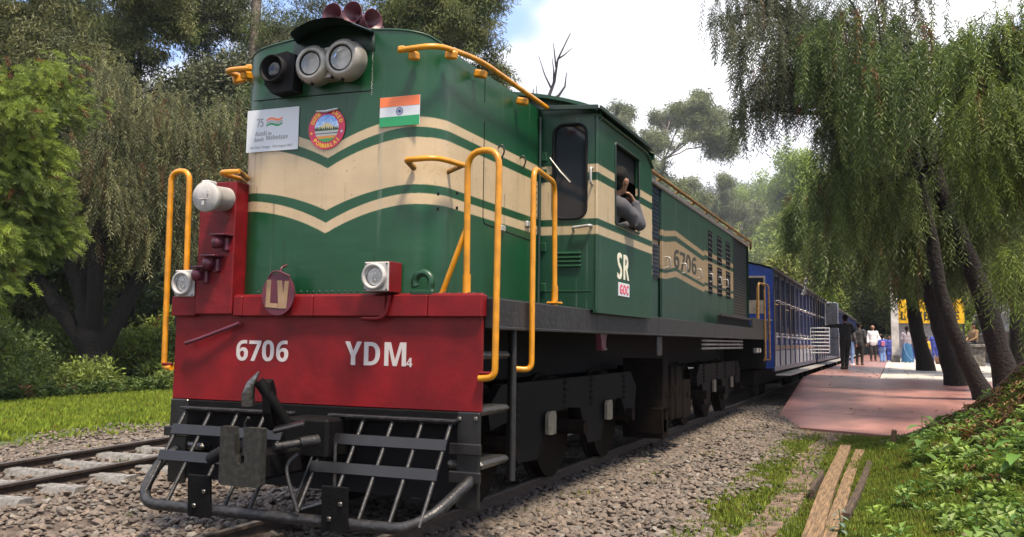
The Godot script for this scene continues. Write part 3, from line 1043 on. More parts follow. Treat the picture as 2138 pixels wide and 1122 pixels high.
func sticker(loco: Node3D) -> void:
	var c := Vector3(-0.012, 2.775, HOOD_Z + 0.004)
	var disc := Mb.new()
	var poly := PackedVector2Array()
	for i in 40:
		var a := TAU * i / 40
		var p := Vector2(cos(a), sin(a)) * 0.152
		p.y = minf(p.y, 0.128)
		poly.append(p)
	disc.prism(poly, 0.003, Transform3D(Basis.IDENTITY, c))
	var s := part(loco, "round_sticker", disc, M.pink_print)
	var n := 96
	var im := Image.create(n, n, false, Image.FORMAT_RGB8)
	for j in n:
		for i in n:
			var u := float(i) / n
			var v := float(j) / n
			var k := Color(0.35, 0.55, 0.85).lerp(Color(0.85, 0.9, 0.95), clampf(v * 1.6 + fbm.get_noise_2d(u * 6.0, v * 6.0) * 0.5, 0, 1))
			if v > 0.28 + absf(u - 0.5) * 0.5 and v < 0.56:
				k = Color(0.80, 0.74, 0.55)
			if v > 0.42 and v < 0.60 and fbm.get_noise_2d(u * 14.0, 2.0) * 0.16 + 0.47 < v:
				k = Color(0.18, 0.28, 0.16)
			if v >= 0.58:
				k = Color(0.72, 0.72, 0.68)
			if v > 0.66 and v < 0.69:
				k = Color(0.25, 0.25, 0.35)
			if v > 0.77:
				k = Color(0.85, 0.55, 0.25)
			if v > 0.86:
				k = Color(0.25, 0.6, 0.3)
			im.set_pixel(i, j, k)
	var m := StandardMaterial3D.new()
	m.albedo_texture = ImageTexture.create_from_image(im)
	m.roughness = 0.35
	var pc := Mb.new()
	pc.uvf = func(p: Vector3) -> Vector2: return Vector2((p.x - c.x) / 0.2 + 0.5, 0.5 - (p.y - c.y) / 0.2)
	var in2 := PackedVector2Array()
	for i in 32:
		in2.append(Vector2(cos(TAU * i / 32), sin(TAU * i / 32)) * 0.1)
	pc.prism(in2, 0.002, Transform3D(Basis.IDENTITY, c + Vector3(0, 0, 0.0025)))
	part(s, "round_picture", pc, m)
	var words := {"DIESEL": [158.0, 112.0], "SHED": [66.0, 22.0], "PONMALAI": [-138.0, -42.0]}
	for w in words:
		var l: String = w
		for i in l.length():
			var a := deg_to_rad(lerpf(words[w][0], words[w][1], i / float(l.length() - 1)))
			if l == "DIESEL" and i > 4:
				continue
			var up := a - PI / 2 if l != "PONMALAI" else a + PI / 2
			letters(s, "lettering", l[i], 0.030, M.yellow_print, Transform3D(Basis.from_euler(Vector3(0, 0, up)), c + Vector3(cos(a) * 0.126, sin(a) * 0.126, 0.0035)), -1.0, 0.002)
	for sx in [-1, 1]:
		var st := Mb.new()
		var sp := PackedVector2Array()
		for i in 10:
			var a := PI / 2 + TAU * i / 10
			sp.append(Vector2(cos(a), sin(a)) * (0.013 if i % 2 == 0 else 0.006))
		st.prism(sp, 0.002, Transform3D(Basis.IDENTITY, c + Vector3(0.126 * sx, -0.03, 0.003)))
		part(s, "star_print", st, M.yellow_print if sx < 0 else M.white_print)
	var cl := Mb.new()  # the curled upper edge
	cl.tube([c + Vector3(-0.085, 0.128, 0.012), c + Vector3(0.0, 0.118, 0.02), c + Vector3(0.09, 0.134, 0.012)], [0.008, 0.016, 0.01], 8, true, 0.6)
	part(s, "curled_edge", cl, M.white_print)


func handrails(loco: Node3D) -> void:
	var Y: Material = M.yellow
	# hoops at the front corners
	part(loco, "hoop_rail", tubes([Vector3(1.235, 1.05, 0.02), Vector3(1.345, 1.06, 0.02), Vector3(1.345, 2.53, 0.0), Vector3(1.10, 2.53, -0.04), Vector3(1.10, 1.58, -0.06)], 0.0215, 0.125, 12), Y)
	part(loco, "rail_brace", tubes([Vector3(0.91, 1.58, -0.07), Vector3(1.09, 2.02, -0.06)], 0.019, 0.01, 10), Y)
	part(loco, "rail_socket", tubes([Vector3(1.10, 1.57, -0.06), Vector3(1.10, 1.72, -0.06)], 0.027, 0.01, 10), Y)
	part(loco, "hoop_rail", tubes([Vector3(1.235, 1.095, -0.60), Vector3(1.33, 1.09, -0.66), Vector3(1.33, 2.525, -0.66), Vector3(1.25, 2.525, -1.33), Vector3(1.25, 1.56, -1.35)], 0.0205, 0.11, 12), Y)
	part(loco, "rail_socket", tubes([Vector3(1.25, 1.56, -1.35), Vector3(1.25, 1.72, -1.35)], 0.026, 0.01, 10), Y)
	part(loco, "hoop_rail", tubes([Vector3(-1.245, 1.06, 0.02), Vector3(-1.335, 1.06, 0.0), Vector3(-1.36, 2.53, 0.0), Vector3(-1.185, 2.53, 0.0), Vector3(-1.165, 1.60, 0.0)], 0.0215, 0.10, 12), Y)
	part(loco, "hoop_rail", tubes([Vector3(-1.235, 1.095, -0.60), Vector3(-1.33, 1.09, -0.66), Vector3(-1.33, 2.525, -0.66), Vector3(-1.25, 2.525, -1.33), Vector3(-1.25, 1.56, -1.35)], 0.0205, 0.11, 12), Y)
	for q in [[1.10, 1.586, -0.06], [1.25, 1.586, -1.35], [0.91, 1.588, -0.07], [-1.165, 1.60, 0.0]]:
		var fl := part(loco, "rail_flange", boxm(Vector3(0.10, 0.014, 0.10), 0.004), Y, at(q[0], q[1], q[2]))
		for b in [[-0.036, -0.036], [0.036, 0.036], [-0.036, 0.036], [0.036, -0.036]]:
			part(fl, "bolt", boxm(Vector3(0.014, 0.014, 0.014), 0.003), M.worn_steel, at(b[0], 0.01, b[1]))
	# grab rails round the hood corners
	for s in [1.0, -1.0]:
		var lo := part(loco, "corner_rail", tubes([Vector3(0.685 * s, 2.487, 0.045), Vector3(0.90 * s, 2.495, 0.03), Vector3(0.945 * s, 2.50, -0.31)], 0.019, 0.16, 10), Y)
		part(lo, "rail_foot", tubes([Vector3(0.69 * s, 2.485, 0.045), Vector3(0.69 * s, 2.45, -0.06)], 0.021, 0.01, 8), M.yellow_old)
		part(lo, "rail_foot", tubes([Vector3(0.944 * s, 2.495, -0.29), Vector3(0.82 * s, 2.455, -0.30)], 0.018, 0.01, 8), M.yellow_old)
		var back := -1.95 if s > 0 else -1.95
		var hi := part(loco, "roof_rail", tubes([Vector3(0.62 * s, 3.245, 0.06), Vector3(0.89 * s, 3.26, 0.04), Vector3(0.95 * s, 3.315, -0.5), Vector3(0.95 * s, 3.30, back)], 0.02, 0.25, 10), Y)
		for q in [[0.70, 3.215, 0.0, 0.0], [0.90, 3.25, -0.17, 1.2], [0.90, 3.25, -0.66, 1.57], [0.90, 3.25, -1.5, 1.57]]:
			part(hi, "rail_foot", boxm(Vector3(0.05, 0.06, 0.10), 0.012), Y, turned(q[0] * s, q[1], q[2], Vector3(0.2, q[3] * s, 0)))
		part(hi, "rail_end", boxm(Vector3(0.06, 0.05, 0.03), 0.012), Y, at(0.635 * s, 3.25, 0.06))


func stripes_uv(z0: float, total: float) -> Callable:
	return func(p: Vector3) -> Vector2: return Vector2((p.x + p.z - z0) / total, (3.3 - p.y) / 1.75)


func cab(loco: Node3D) -> void:
	var m := paint(4.6, 1.55, 3.3, 160.0, func(_u): return Vector2(0.0, 0.0), "cab paint", Color(0.005, 0.041, 0.021), Color(0.38, 0.30, 0.195), 0.2)
	var uv := stripes_uv(-5.45, 4.9)
	var t := 0.035
	# front walls either side of the hood, each with a tall window
	for s in [1.0, -1.0]:
		var fw := Mb.new()
		fw.uvf = uv
		var o := Rect2(0.78, 1.56, CAB_X - 0.78, 1.70) if s > 0 else Rect2(-CAB_X, 1.56, CAB_X - 0.78, 1.70)
		var h := Rect2(0.96, 2.345, 0.30, 0.83) if s > 0 else Rect2(-1.26, 2.345, 0.30, 0.83)
		fw.holed(o, h, 0.09, t, at(0, 0, CAB_Z - t))
		var wall := part(loco, "cab_front_wall", fw, m)
		var gl := Mb.new()
		gl.prism(Mb.rrect(h, 0.09), 0.006, at(0, 0, CAB_Z - 0.022))
		part(wall, "window_pane", gl, M.dark_glass)
		var rim := []
		for p in Mb.rrect(h, 0.09, 6):
			rim.append(Vector3(p.x, p.y, CAB_Z + 0.002))
		rim.append(rim[0])
		var rb := Mb.new()
		rb.tube(rim, 0.013, 8, false)
		part(wall, "window_seal", rb, M.rubber)
		if s > 0:
			part(wall, "wiper", tubes([Vector3(0.93, 2.885, CAB_Z + 0.02), Vector3(1.03, 2.76, CAB_Z + 0.03), Vector3(1.12, 2.66, CAB_Z + 0.02)], 0.007, 0.02, 6), M.silver)
			for k in 4:
				part(wall, "louvre", boxm(Vector3(0.215, 0.022, 0.03), 0.008), M.green, turned(1.112, 2.045 - k * 0.036, CAB_Z + 0.012, Vector3(0.5, 0, 0)))
			part(wall, "door_handle", tubes([Vector3(1.15, 2.235, CAB_Z), Vector3(1.155, 2.26, CAB_Z + 0.05), Vector3(1.31, 2.275, CAB_Z + 0.05), Vector3(1.31, 2.275, CAB_Z)], 0.013, 0.02, 8), M.silver)
			part(wall, "grab_handle", tubes([Vector3(1.315, 2.775, CAB_Z), Vector3(1.315, 2.775, CAB_Z + 0.05), Vector3(1.315, 2.635, CAB_Z + 0.05), Vector3(1.315, 2.635, CAB_Z)], 0.011, 0.03, 8), M.silver)
			for y in [2.9, 2.75, 2.1, 1.75]:
				part(wall, "hinge", boxm(Vector3(0.05, 0.08, 0.02), 0.006), M.green, at(0.875, y, CAB_Z + 0.008))
			part(wall, "edge_pipe", tubes([Vector3(0.845, 1.58, CAB_Z + 0.04), Vector3(0.845, 3.25, CAB_Z + 0.04)], 0.016, 0.01, 8), M.green_dark)
			part(wall, "panel_ridge", boxm(Vector3(0.46, 0.012, 0.006), 0.002), M.green, at(1.08, 1.72, CAB_Z + 0.002))
	# side walls with the sliding window opening
	for s in [1.0, -1.0]:
		var sw := Mb.new()
		sw.uvf = func(p: Vector3) -> Vector2: return Vector2((CAB_X + p.z + 5.45 - (CAB_Z - CAB_Z)) / 4.9, (3.3 - p.y) / 1.75)
		var o := Rect2(CAB_B, 1.535, CAB_Z - CAB_B, 1.70)
		var h := Rect2(-3.51, 2.36, 0.86, 0.75)
		# local x runs along the track, local z outwards
		var bs := Basis(Vector3(0, 0, 1), Vector3(0, 1, 0), Vector3(-1, 0, 0))
		sw.holed(o, h, 0.03, t, Transform3D(bs, Vector3(CAB_X if s > 0 else -CAB_X + t, 0, 0)))
		var wall := part(loco, "cab_side_wall", sw, m)
		var fr := Mb.new()
		var rim := []
		for p in Mb.rrect(h, 0.03, 3):
			rim.append(Vector3((CAB_X + 0.002) * s, p.y, p.x))
		rim.append(rim[0])
		fr.tube(rim, 0.012, 6, false)
		part(wall, "window_frame", fr, M.green_dark)
		var sh := Mb.new()
		sh.box(Vector3((CAB_X - 0.05) * s, 2.98, -3.08), Vector3(0.012, 0.26, 0.86), 0.003)
		part(wall, "window_blind", sh, M.interior)
		if s > 0:
			letters(wall, "lettering", "SR", 0.245, M.pale_lettering, turned(CAB_X + 0.001, 1.985, -2.93, Vector3(0, PI / 2, 0)), 0.40)
			var g := part(wall, "number_panel", boxm(Vector3(0.006, 0.125, 0.375), 0.002), M.white_print, at(CAB_X + 0.003, 1.772, -2.945))
			letters(g, "lettering", "GOC", 0.085, M.pink_print, turned(0.004, 0, 0, Vector3(0, PI / 2, 0)), 0.30, 0.003)
	# corner posts, rear wall, floor, roof
	for s in [1.0, -1.0]:
		var cp := Mb.new()
		cp.uvf = uv
		cp.tube([Vector3((CAB_X - 0.012) * s, 1.55, CAB_Z - 0.012), Vector3((CAB_X - 0.012) * s, 3.24, CAB_Z - 0.012)], 0.016, 10)
		part(loco, "corner_post", cp, m)
	for s in [1.0, -1.0]:
		part(loco, "cab_rear_wall", boxm(Vector3(0.33, 1.68, 0.03), 0.003), M.green_dark, at(1.19 * s, 2.40, CAB_B + 0.016))
	part(loco, "cab_floor", boxm(Vector3(2.62, 0.05, 1.86), 0.0), M.interior, at(0, 1.60, -3.078))
	part(loco, "cab_bulkhead", boxm(Vector3(2.0, 1.7, 0.04), 0.0), M.interior, at(0, 2.45, CAB_B + 0.06))
	part(loco, "control_desk", boxm(Vector3(0.7, 0.6, 0.4), 0.02), M.interior, at(-0.2, 1.95, -2.4))
	var rf := Mb.new()
	rf.smooth(true)
	var rise := func(x: float) -> float: return 3.52 - 0.235 * pow(absf(x) / (CAB_X + 0.03), 2.4)
	var n := 18
	for k in n:
		var xa := lerpf(-CAB_X - 0.03, CAB_X + 0.03, k / float(n))
		var xb := lerpf(-CAB_X - 0.03, CAB_X + 0.03, (k + 1) / float(n))
		rf.quad(Vector3(xa, rise.call(xa), CAB_Z + 0.10), Vector3(xb, rise.call(xb), CAB_Z + 0.10), Vector3(xb, rise.call(xb), CAB_B), Vector3(xa, rise.call(xa), CAB_B))
		rf.quad(Vector3(xa, rise.call(xa) - 0.03, CAB_B), Vector3(xb, rise.call(xb) - 0.03, CAB_B), Vector3(xb, rise.call(xb) - 0.03, CAB_Z + 0.10), Vector3(xa, rise.call(xa) - 0.03, CAB_Z + 0.10))
	rf.smooth(false)
	for k in n:
		var xa := lerpf(-CAB_X - 0.03, CAB_X + 0.03, k / float(n))
		var xb := lerpf(-CAB_X - 0.03, CAB_X + 0.03, (k + 1) / float(n))
		rf.quad(Vector3(xa, rise.call(xa) - 0.03, CAB_Z + 0.10), Vector3(xb, rise.call(xb) - 0.03, CAB_Z + 0.10), Vector3(xb, rise.call(xb), CAB_Z + 0.10), Vector3(xa, rise.call(xa), CAB_Z + 0.10))
		# gable over the front and rear walls
		for z in [CAB_Z - 0.03, CAB_B + 0.02]:
			rf.quad(Vector3(xa, 3.2, z), Vector3(xb, 3.2, z), Vector3(xb, rise.call(xb) - 0.02, z), Vector3(xa, rise.call(xa) - 0.02, z))
	var roof := part(loco, "cab_roof", rf, M.green)
	part(roof, "drip_rail", tubes([Vector3(CAB_X + 0.01, 3.235, CAB_Z), Vector3(CAB_X + 0.01, 3.235, -3.82), Vector3(CAB_X + 0.008, 3.12, CAB_B)], 0.014, 0.12, 8), M.green)
	part(roof, "drip_rail", tubes([Vector3(-CAB_X - 0.01, 3.235, CAB_Z), Vector3(-CAB_X - 0.01, 3.235, CAB_B)], 0.014, 0.12, 8), M.green)
	part(roof, "rain_gutter", boxm(Vector3(0.02, 0.035, 1.75), 0.004), M.green_dark, at(CAB_X + 0.05, 3.285, -2.90))
	part(roof, "rain_gutter", boxm(Vector3(0.53, 0.04, 0.03), 0.004), M.green_dark, turned(1.13, 3.30, CAB_Z + 0.10, Vector3(0, 0, -0.06)))


func long_hood(loco: Node3D) -> void:
	var z0 := CAB_B
	var z1 := -13.25
	var span := z0 - z1
	var wave := func(u: float) -> Vector2:
		var z := z0 - u
		var d := 0.13
		if z > -6.0:
			d = 0.13 - 0.0
		elif z > -6.6:
			d = lerpf(0.13, 0.06, (-6.0 - z) / 0.6)
		elif z > -8.6:
			d = lerpf(0.06, 0.16, (-6.6 - z) / 2.0)
		else:
			d = 0.125
		return Vector2(d, d + 0.015)
	var m := paint(span, 1.5, 3.3, 110.0, wave, "long hood paint", Color(0.010, 0.038, 0.027), Color(0.23, 0.17, 0.105), 0.5)
	m.roughness = 0.45
	var yt := 3.20
	var roof_y := func(x: float) -> float: return 3.42 - 0.17 * pow(absf(x) / LONG_W, 2.2)
	for s in [1.0, -1.0]:
		var b := Mb.new()
		b.uvf = func(p: Vector3) -> Vector2: return Vector2((z0 - p.z) / span, (3.3 - p.y) / 1.8)
		# upright panels with a joint between them
		var cuts := [z0, -5.35, -5.85, -6.65, -7.45, -8.25, -8.93, -9.9, -10.72, -11.35, z1]
		for i in cuts.size() - 1:
			var a: float = cuts[i] - 0.006
			var c: float = cuts[i + 1] + 0.006
			var inset := 0.05 if i == 1 or i == 9 else 0.0
			b.box(Vector3((LONG_W - 0.02 - inset) * s, (1.57 + yt) * 0.5, (a + c) * 0.5), Vector3(0.04, yt - 1.57, a - c), 0.006)
		var side := part(loco, "hood_side", b, m)
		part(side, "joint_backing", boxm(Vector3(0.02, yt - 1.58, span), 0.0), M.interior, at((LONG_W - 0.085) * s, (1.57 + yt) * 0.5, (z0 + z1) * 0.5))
		# dark grilles and louvred openings
		for q in [[-5.61, 2.86, 0.44, 0.64], [-5.61, 2.28, 0.44, 0.40], [-12.3, 2.38, 1.75, 1.55]]:
			var gr := part(side, "grille", boxm(Vector3(0.012, q[3], q[2]), 0.002), M.coach_dark, at((LONG_W - 0.04) * s, q[1], q[0]))
			var ns := int(q[3] / 0.05)
			var sl := Mb.new()
			for k in ns:
				sl.box(Vector3(0.01 * s, -q[3] * 0.5 + (k + 0.5) * 0.05, 0), Vector3(0.012, 0.016, q[2] - 0.02), 0.002)
			tag(part(gr, "slats", sl, M.green_dark), "", "", "", "stuff")
		for zz in [[-9.07, 0.30], [-9.9, 0.40], [-10.75, 0.40]]:
			for yy in [[2.80, 0.46], [2.28, 0.46]]:
				var op := part(side, "louvre_opening", boxm(Vector3(0.014, yy[1], zz[1]), 0.003), M.interior, at((LONG_W + 0.004) * s, yy[0], zz[0]))
				for k in 6:
					part(op, "louvre", boxm(Vector3(0.03, 0.012, zz[1] - 0.04), 0.003), M.coach_dark, turned(0.006 * s, -yy[1] * 0.5 + 0.04 + k * 0.075, 0, Vector3(0, 0, -0.5 * s)))
		for z in [-6.02, -7.0, -8.05, -8.95, -9.75, -10.4]:
			part(side, "door_handle", tubes([Vector3(LONG_W * s, 2.35, z), Vector3((LONG_W + 0.06) * s, 2.35, z), Vector3((LONG_W + 0.06) * s, 2.23, z - 0.02), Vector3(LONG_W * s, 2.22, z - 0.02)], 0.011, 0.03, 6), M.silver)
		if s > 0:
			letters(side, "lettering", "6706", 0.25, M.dark_lettering, turned(LONG_W + 0.001, 2.385, -7.24, Vector3(0, PI / 2, 0)), 1.50)
		var rr := part(side, "roof_rail", tubes([Vector3(1.08 * s, 3.30, z0), Vector3(1.08 * s, 3.29, -13.4), Vector3(1.0 * s, 3.2, -13.9)], 0.022, 0.1, 8), M.yellow_old)
		for i in 9:
			part(side, "rail_foot", boxm(Vector3(0.12, 0.04, 0.05), 0.01), M.yellow_old, turned(1.03 * s, 3.265, z0 - 0.6 - i * 1.03, Vector3(0, 0, 0.5 * s)))
		part(side, "roof_gutter", tubes([Vector3((LONG_W - 0.01) * s, 3.215, z0), Vector3((LONG_W - 0.01) * s, 3.215, z1)], 0.033, 0.1, 8), M.silver)
	var rf := Mb.new()
	rf.smooth(true)
	for k in 14:
		var xa := lerpf(-LONG_W, LONG_W, k / 14.0)
		var xb := lerpf(-LONG_W, LONG_W, (k + 1) / 14.0)
		rf.quad(Vector3(xa, roof_y.call(xa), z0), Vector3(xb, roof_y.call(xb), z0), Vector3(xb, roof_y.call(xb), z1), Vector3(xa, roof_y.call(xa), z1))
		rf.quad(Vector3(xb, roof_y.call(xb), z1), Vector3(xb, 1.57, z1), Vector3(xa, 1.57, z1), Vector3(xa, roof_y.call(xa), z1))
	part(loco, "long_hood_roof", rf, M.green)


func underframe(loco: Node3D) -> void:
	for s in [1.0, -1.0]:
		var f := Mb.new()
		for q in [[-0.04, -2.30], [-2.304, -4.6], [-4.604, -8.0], [-8.004, -14.1]]:
			f.box(Vector3(1.27 * s, 1.465, (q[0] + q[1]) * 0.5), Vector3(0.06, 0.195, q[0] - q[1]), 0.006)
		f.box(Vector3(1.24 * s, 1.372, -7.1), Vector3(0.13, 0.02, 14.0), 0.004)
		part(loco, "side_sill", f, M.frame_grey)
		var rs := Mb.new()  # raised rear end with the dark opening
		rs.box(Vector3(1.27 * s, 1.66, -13.05), Vector3(0.05, 0.19, 2.1), 0.005)
		rs.box(Vector3(1.25 * s, 1.72, -10.4), Vector3(0.03, 0.04, 3.2), 0.005)
		part(loco, "raised_sill", rs, M.frame_grey)
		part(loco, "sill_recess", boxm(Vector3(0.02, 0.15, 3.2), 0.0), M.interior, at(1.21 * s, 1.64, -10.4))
	part(loco, "deck_edge", boxm(Vector3(2.48, 0.012, 2.0), 0.003), M.frame_grey, at(0, 1.568, -1.07))
	part(loco, "deck", boxm(Vector3(2.5, 0.1, 13.9), 0.0), M.black, at(0, 1.50, -7.1))
	part(loco, "centre_sill", boxm(Vector3(0.9, 0.5, 13.6), 0.0), M.black, at(0, 1.2, -7.1))
	part(loco, "rear_headstock", boxm(Vector3(2.5, 0.9, 0.04), 0.005), M.black, at(0, 1.22, -14.1))
	# two bogies of three axles
	for z0 in [-3.1, -11.0]:
		for s in [1.0, -1.0]:
			var side := Mb.new()
			var prof := PackedVector2Array([Vector2(-2.15, 0.78), Vector2(-1.9, 0.95), Vector2(1.9, 0.95), Vector2(2.15, 0.78), Vector2(2.1, 0.62), Vector2(1.75, 0.66), Vector2(1.55, 0.32), Vector2(1.1, 0.30), Vector2(0.85, 0.66), Vector2(0.3, 0.68), Vector2(-0.05, 0.66), Vector2(-0.3, 0.30), Vector2(-0.75, 0.30), Vector2(-0.95, 0.66), Vector2(-1.5, 0.68), Vector2(-1.75, 0.40), Vector2(-2.05, 0.42)])
			side.prism(prof, 0.07, Transform3D(Basis(Vector3(0, 0, 1), Vector3(0, 1, 0), Vector3(-1, 0, 0)), Vector3(0.84 * s + 0.035, 0, z0)))
			var bs := part(loco, "bogie_frame", side, M.black)
			for dz in [0.88, -0.88]:
				var j := Mb.new()
				j.prism(PackedVector2Array([Vector2(-0.10, -0.1), Vector2(-0.07, -0.085), Vector2(-0.04, -0.1), Vector2(0.06, -0.095), Vector2(0.10, -0.085), Vector2(0.10, 0.07), Vector2(0.06, 0.1), Vector2(-0.08, 0.1), Vector2(-0.10, 0.06)]), 0.03, Transform3D(Basis(Vector3(0, 0, 1), Vector3(0, 1, 0), Vector3(-1, 0, 0)), Vector3(0.90 * s + 0.03, 0.585, z0 + dz)))
				part(bs, "axle_box_cover", j, M.journal)
			for dz in [1.6, 0.4, -0.4, -1.6]:
				var sp := Mb.new()
				for k in 5:
					sp.lathe([Vector2(0.06, 0.0), Vector2(0.085, 0.02), Vector2(0.085, 0.035), Vector2(0.06, 0.055)], at(0.82 * s, 0.66 + k * 0.058, z0 + dz), 10)
				part(bs, "spring", sp, M.black)
		for dz in [1.75, 0.0, -1.75]:
			var ax := Mb.new()
			ax.tube([Vector3(-0.95, 0.48, z0 + dz), Vector3(0.95, 0.48, z0 + dz)], 0.07, 10)
			var axle := part(loco, "axle", ax, M.rust)
			for s in [1.0, -1.0]:
				var w := Mb.new()
				w.lathe([Vector2(0.0, -0.07), Vector2(0.42, -0.06), Vector2(0.48, -0.06), Vector2(0.48, 0.05), Vector2(0.51, 0.06), Vector2(0.51, 0.085), Vector2(0.43, 0.08), Vector2(0.0, 0.06)], Transform3D(Basis.from_euler(Vector3(0, 0, PI / 2 * s)), Vector3(0.55 * s, 0.48, z0 + dz)), 28, false)
				part(axle, "wheel", w, M.rust)
	# fittings hung under the sill on the platform side
	var br := Mb.new()
	br.prism(PackedVector2Array([Vector2(-0.11, 0.0), Vector2(0.11, 0.0), Vector2(0.075, -0.05), Vector2(0.06, -0.15), Vector2(-0.06, -0.15), Vector2(-0.075, -0.05)]), 0.05, Transform3D(Basis(Vector3(0, 0, 1), Vector3(0, 1, 0), Vector3(-1, 0, 0)), Vector3(1.25, 1.36, -2.68)))
	var jb := part(loco, "jacking_bracket", br, M.maroon)
	for z in [-0.03, 0.03]:
		part(jb, "bolt", boxm(Vector3(0.02, 0.02, 0.02), 0.004), M.worn_steel, at(1.26, 1.225, -2.68 + z))
	var sb := part(loco, "hanger_plate", boxm(Vector3(0.03, 0.22, 0.22), 0.01), M.steel, at(1.22, 1.25, -4.93))
	var ch := Mb.new()
	for i in 11:  # slack chain
		var t := i / 10.0
		var p := Vector3(1.20 + 0.02 * t, lerpf(1.06, 0.77, t) - 0.06 * sin(t * PI), lerpf(-4.85, -3.95, t))
		var link := []
		for k in 13:
			var a := TAU * k / 12
			var d := Vector3(0, -0.28, 0.85).normalized() * cos(a) * 0.055 + (Vector3(1, 0, 0) if i % 2 else Vector3(0, 0.9, 0.3)) * sin(a) * 0.026
			link.append(p + d)
		ch.tube(link, 0.009, 6, false)
	part(sb, "chain", ch, M.worn_steel)
	# battery and fuel boxes between the bogies
	for q in [[-5.75, 0.26, 0.62, 0.95], [-6.15, 0.18, 0.66, 0.66], [-6.52, 0.36, 0.66, 0.66], [-7.0, 0.46, 0.55, 0.5], [-5.7, 0.2, 0.36, 0.3]]:
		var bx := part(loco, "battery_box", boxm(Vector3(0.5, q[3], q[1]), 0.012), M.battery, at(0.86, q[2], q[0]))
		part(bx, "latch", boxm(Vector3(0.03, 0.08, 0.04), 0.006), M.rust, at(0.26, 0.05, 0.0))
		part(loco, "battery_box", boxm(Vector3(0.5, q[3], q[1]), 0.012), M.battery, at(-0.95, q[2], q[0]))
	part(loco, "fuel_tank", boxm(Vector3(1.5, 0.75, 2.2), 0.08), M.black, at(0, 0.62, -7.0))
	for k in 3:
		part(loco, "pipe_run", tubes([Vector3(1.2, 1.32 - k * 0.055, -7.6), Vector3(1.2, 1.32 - k * 0.055, -11.3)], 0.016, 0.01, 8), M.silver)
	for z in [-7.8, -8.9, -10.0, -11.1]:
		part(loco, "pipe_clip", boxm(Vector3(0.05, 0.2, 0.05), 0.006), M.steel, at(1.19, 1.28, z))
	for q in [[0.4, 0.55], [-0.4, 0.55]]:
		part(loco, "end_light", boxm(Vector3(0.1, 0.1, 0.06), 0.02), M.silver, at(1.2, 1.15, -13.2 + q[0] * 0.5))
	# yellow hoops at the rear corner
	part(loco, "hoop_rail", tubes([Vector3(1.25, 0.95, -15.0 + 0.8), Vector3(1.32, 0.95, -14.2), Vector3(1.32, 2.5, -14.12), Vector3(1.10, 2.5, -14.1), Vector3(1.08, 1.57, -14.1)], 0.0215, 0.1, 10), M.yellow_old)
	part(loco, "hoop_rail", tubes([Vector3(1.29, 0.95, -13.5), Vector3(1.32, 1.0, -13.5), Vector3(1.32, 2.45, -13.45), Vector3(1.27, 2.45, -12.95), Vector3(1.27, 1.72, -12.9)], 0.0205, 0.1, 10), M.yellow_old)


# ---------------------------------------------------------------- ground, track, platform

func track_two(z: float) -> float:  # centre line of the second track
	return -4.05 + 0.126 * (z + 0.9)


func ground_y(x: float, z: float) -> float:
	var h := -0.30
	var a := 1.0 - smoothstep(1.25, 2.3, absf(x))
	var b := 1.0 - smoothstep(1.2, 2.6, absf(x - track_two(z)))
	var mid := 0.6 * (1.0 - smoothstep(2.0, 3.0, absf(x + 2.2)))
	h += 0.17 * maxf(maxf(a, b), mid)
	h += 0.10 * (1.0 - smoothstep(-9.0, -7.0, x)) * smoothstep(-30.0, -9.0, x)
	var bx := x + 0.25 * fbm.get_noise_2d(z * 0.35, 5.0)
	h += (1.5 * smoothstep(3.0, 6.8, bx) + 0.35 * smoothstep(4.9, 5.9, bx)) * smoothstep(-14.5, -10.0, z + 0.35 * (x - 5.0)) * (1.0 - 0.78 * smoothstep(-8.0, -2.5, z))
	h += 9.0 * smoothstep(-24.0, -60.0, x) + 14.0 * smoothstep(-60.0, -150.0, x)
	var far := smoothstep(-70.0, -170.0, z)
	h += 26.0 * far * (1.0 - 0.6 * smoothstep(10.0, 60.0, x))
	h += 4.0 * smoothstep(12.0, 40.0, x) * smoothstep(-40.0, -80.0, z)
	if x > 1.3 and z > -9.0 or x < -9.0:
		h += 0.035 * fbm.get_noise_2d(x * 1.7, z * 1.7)
	return h


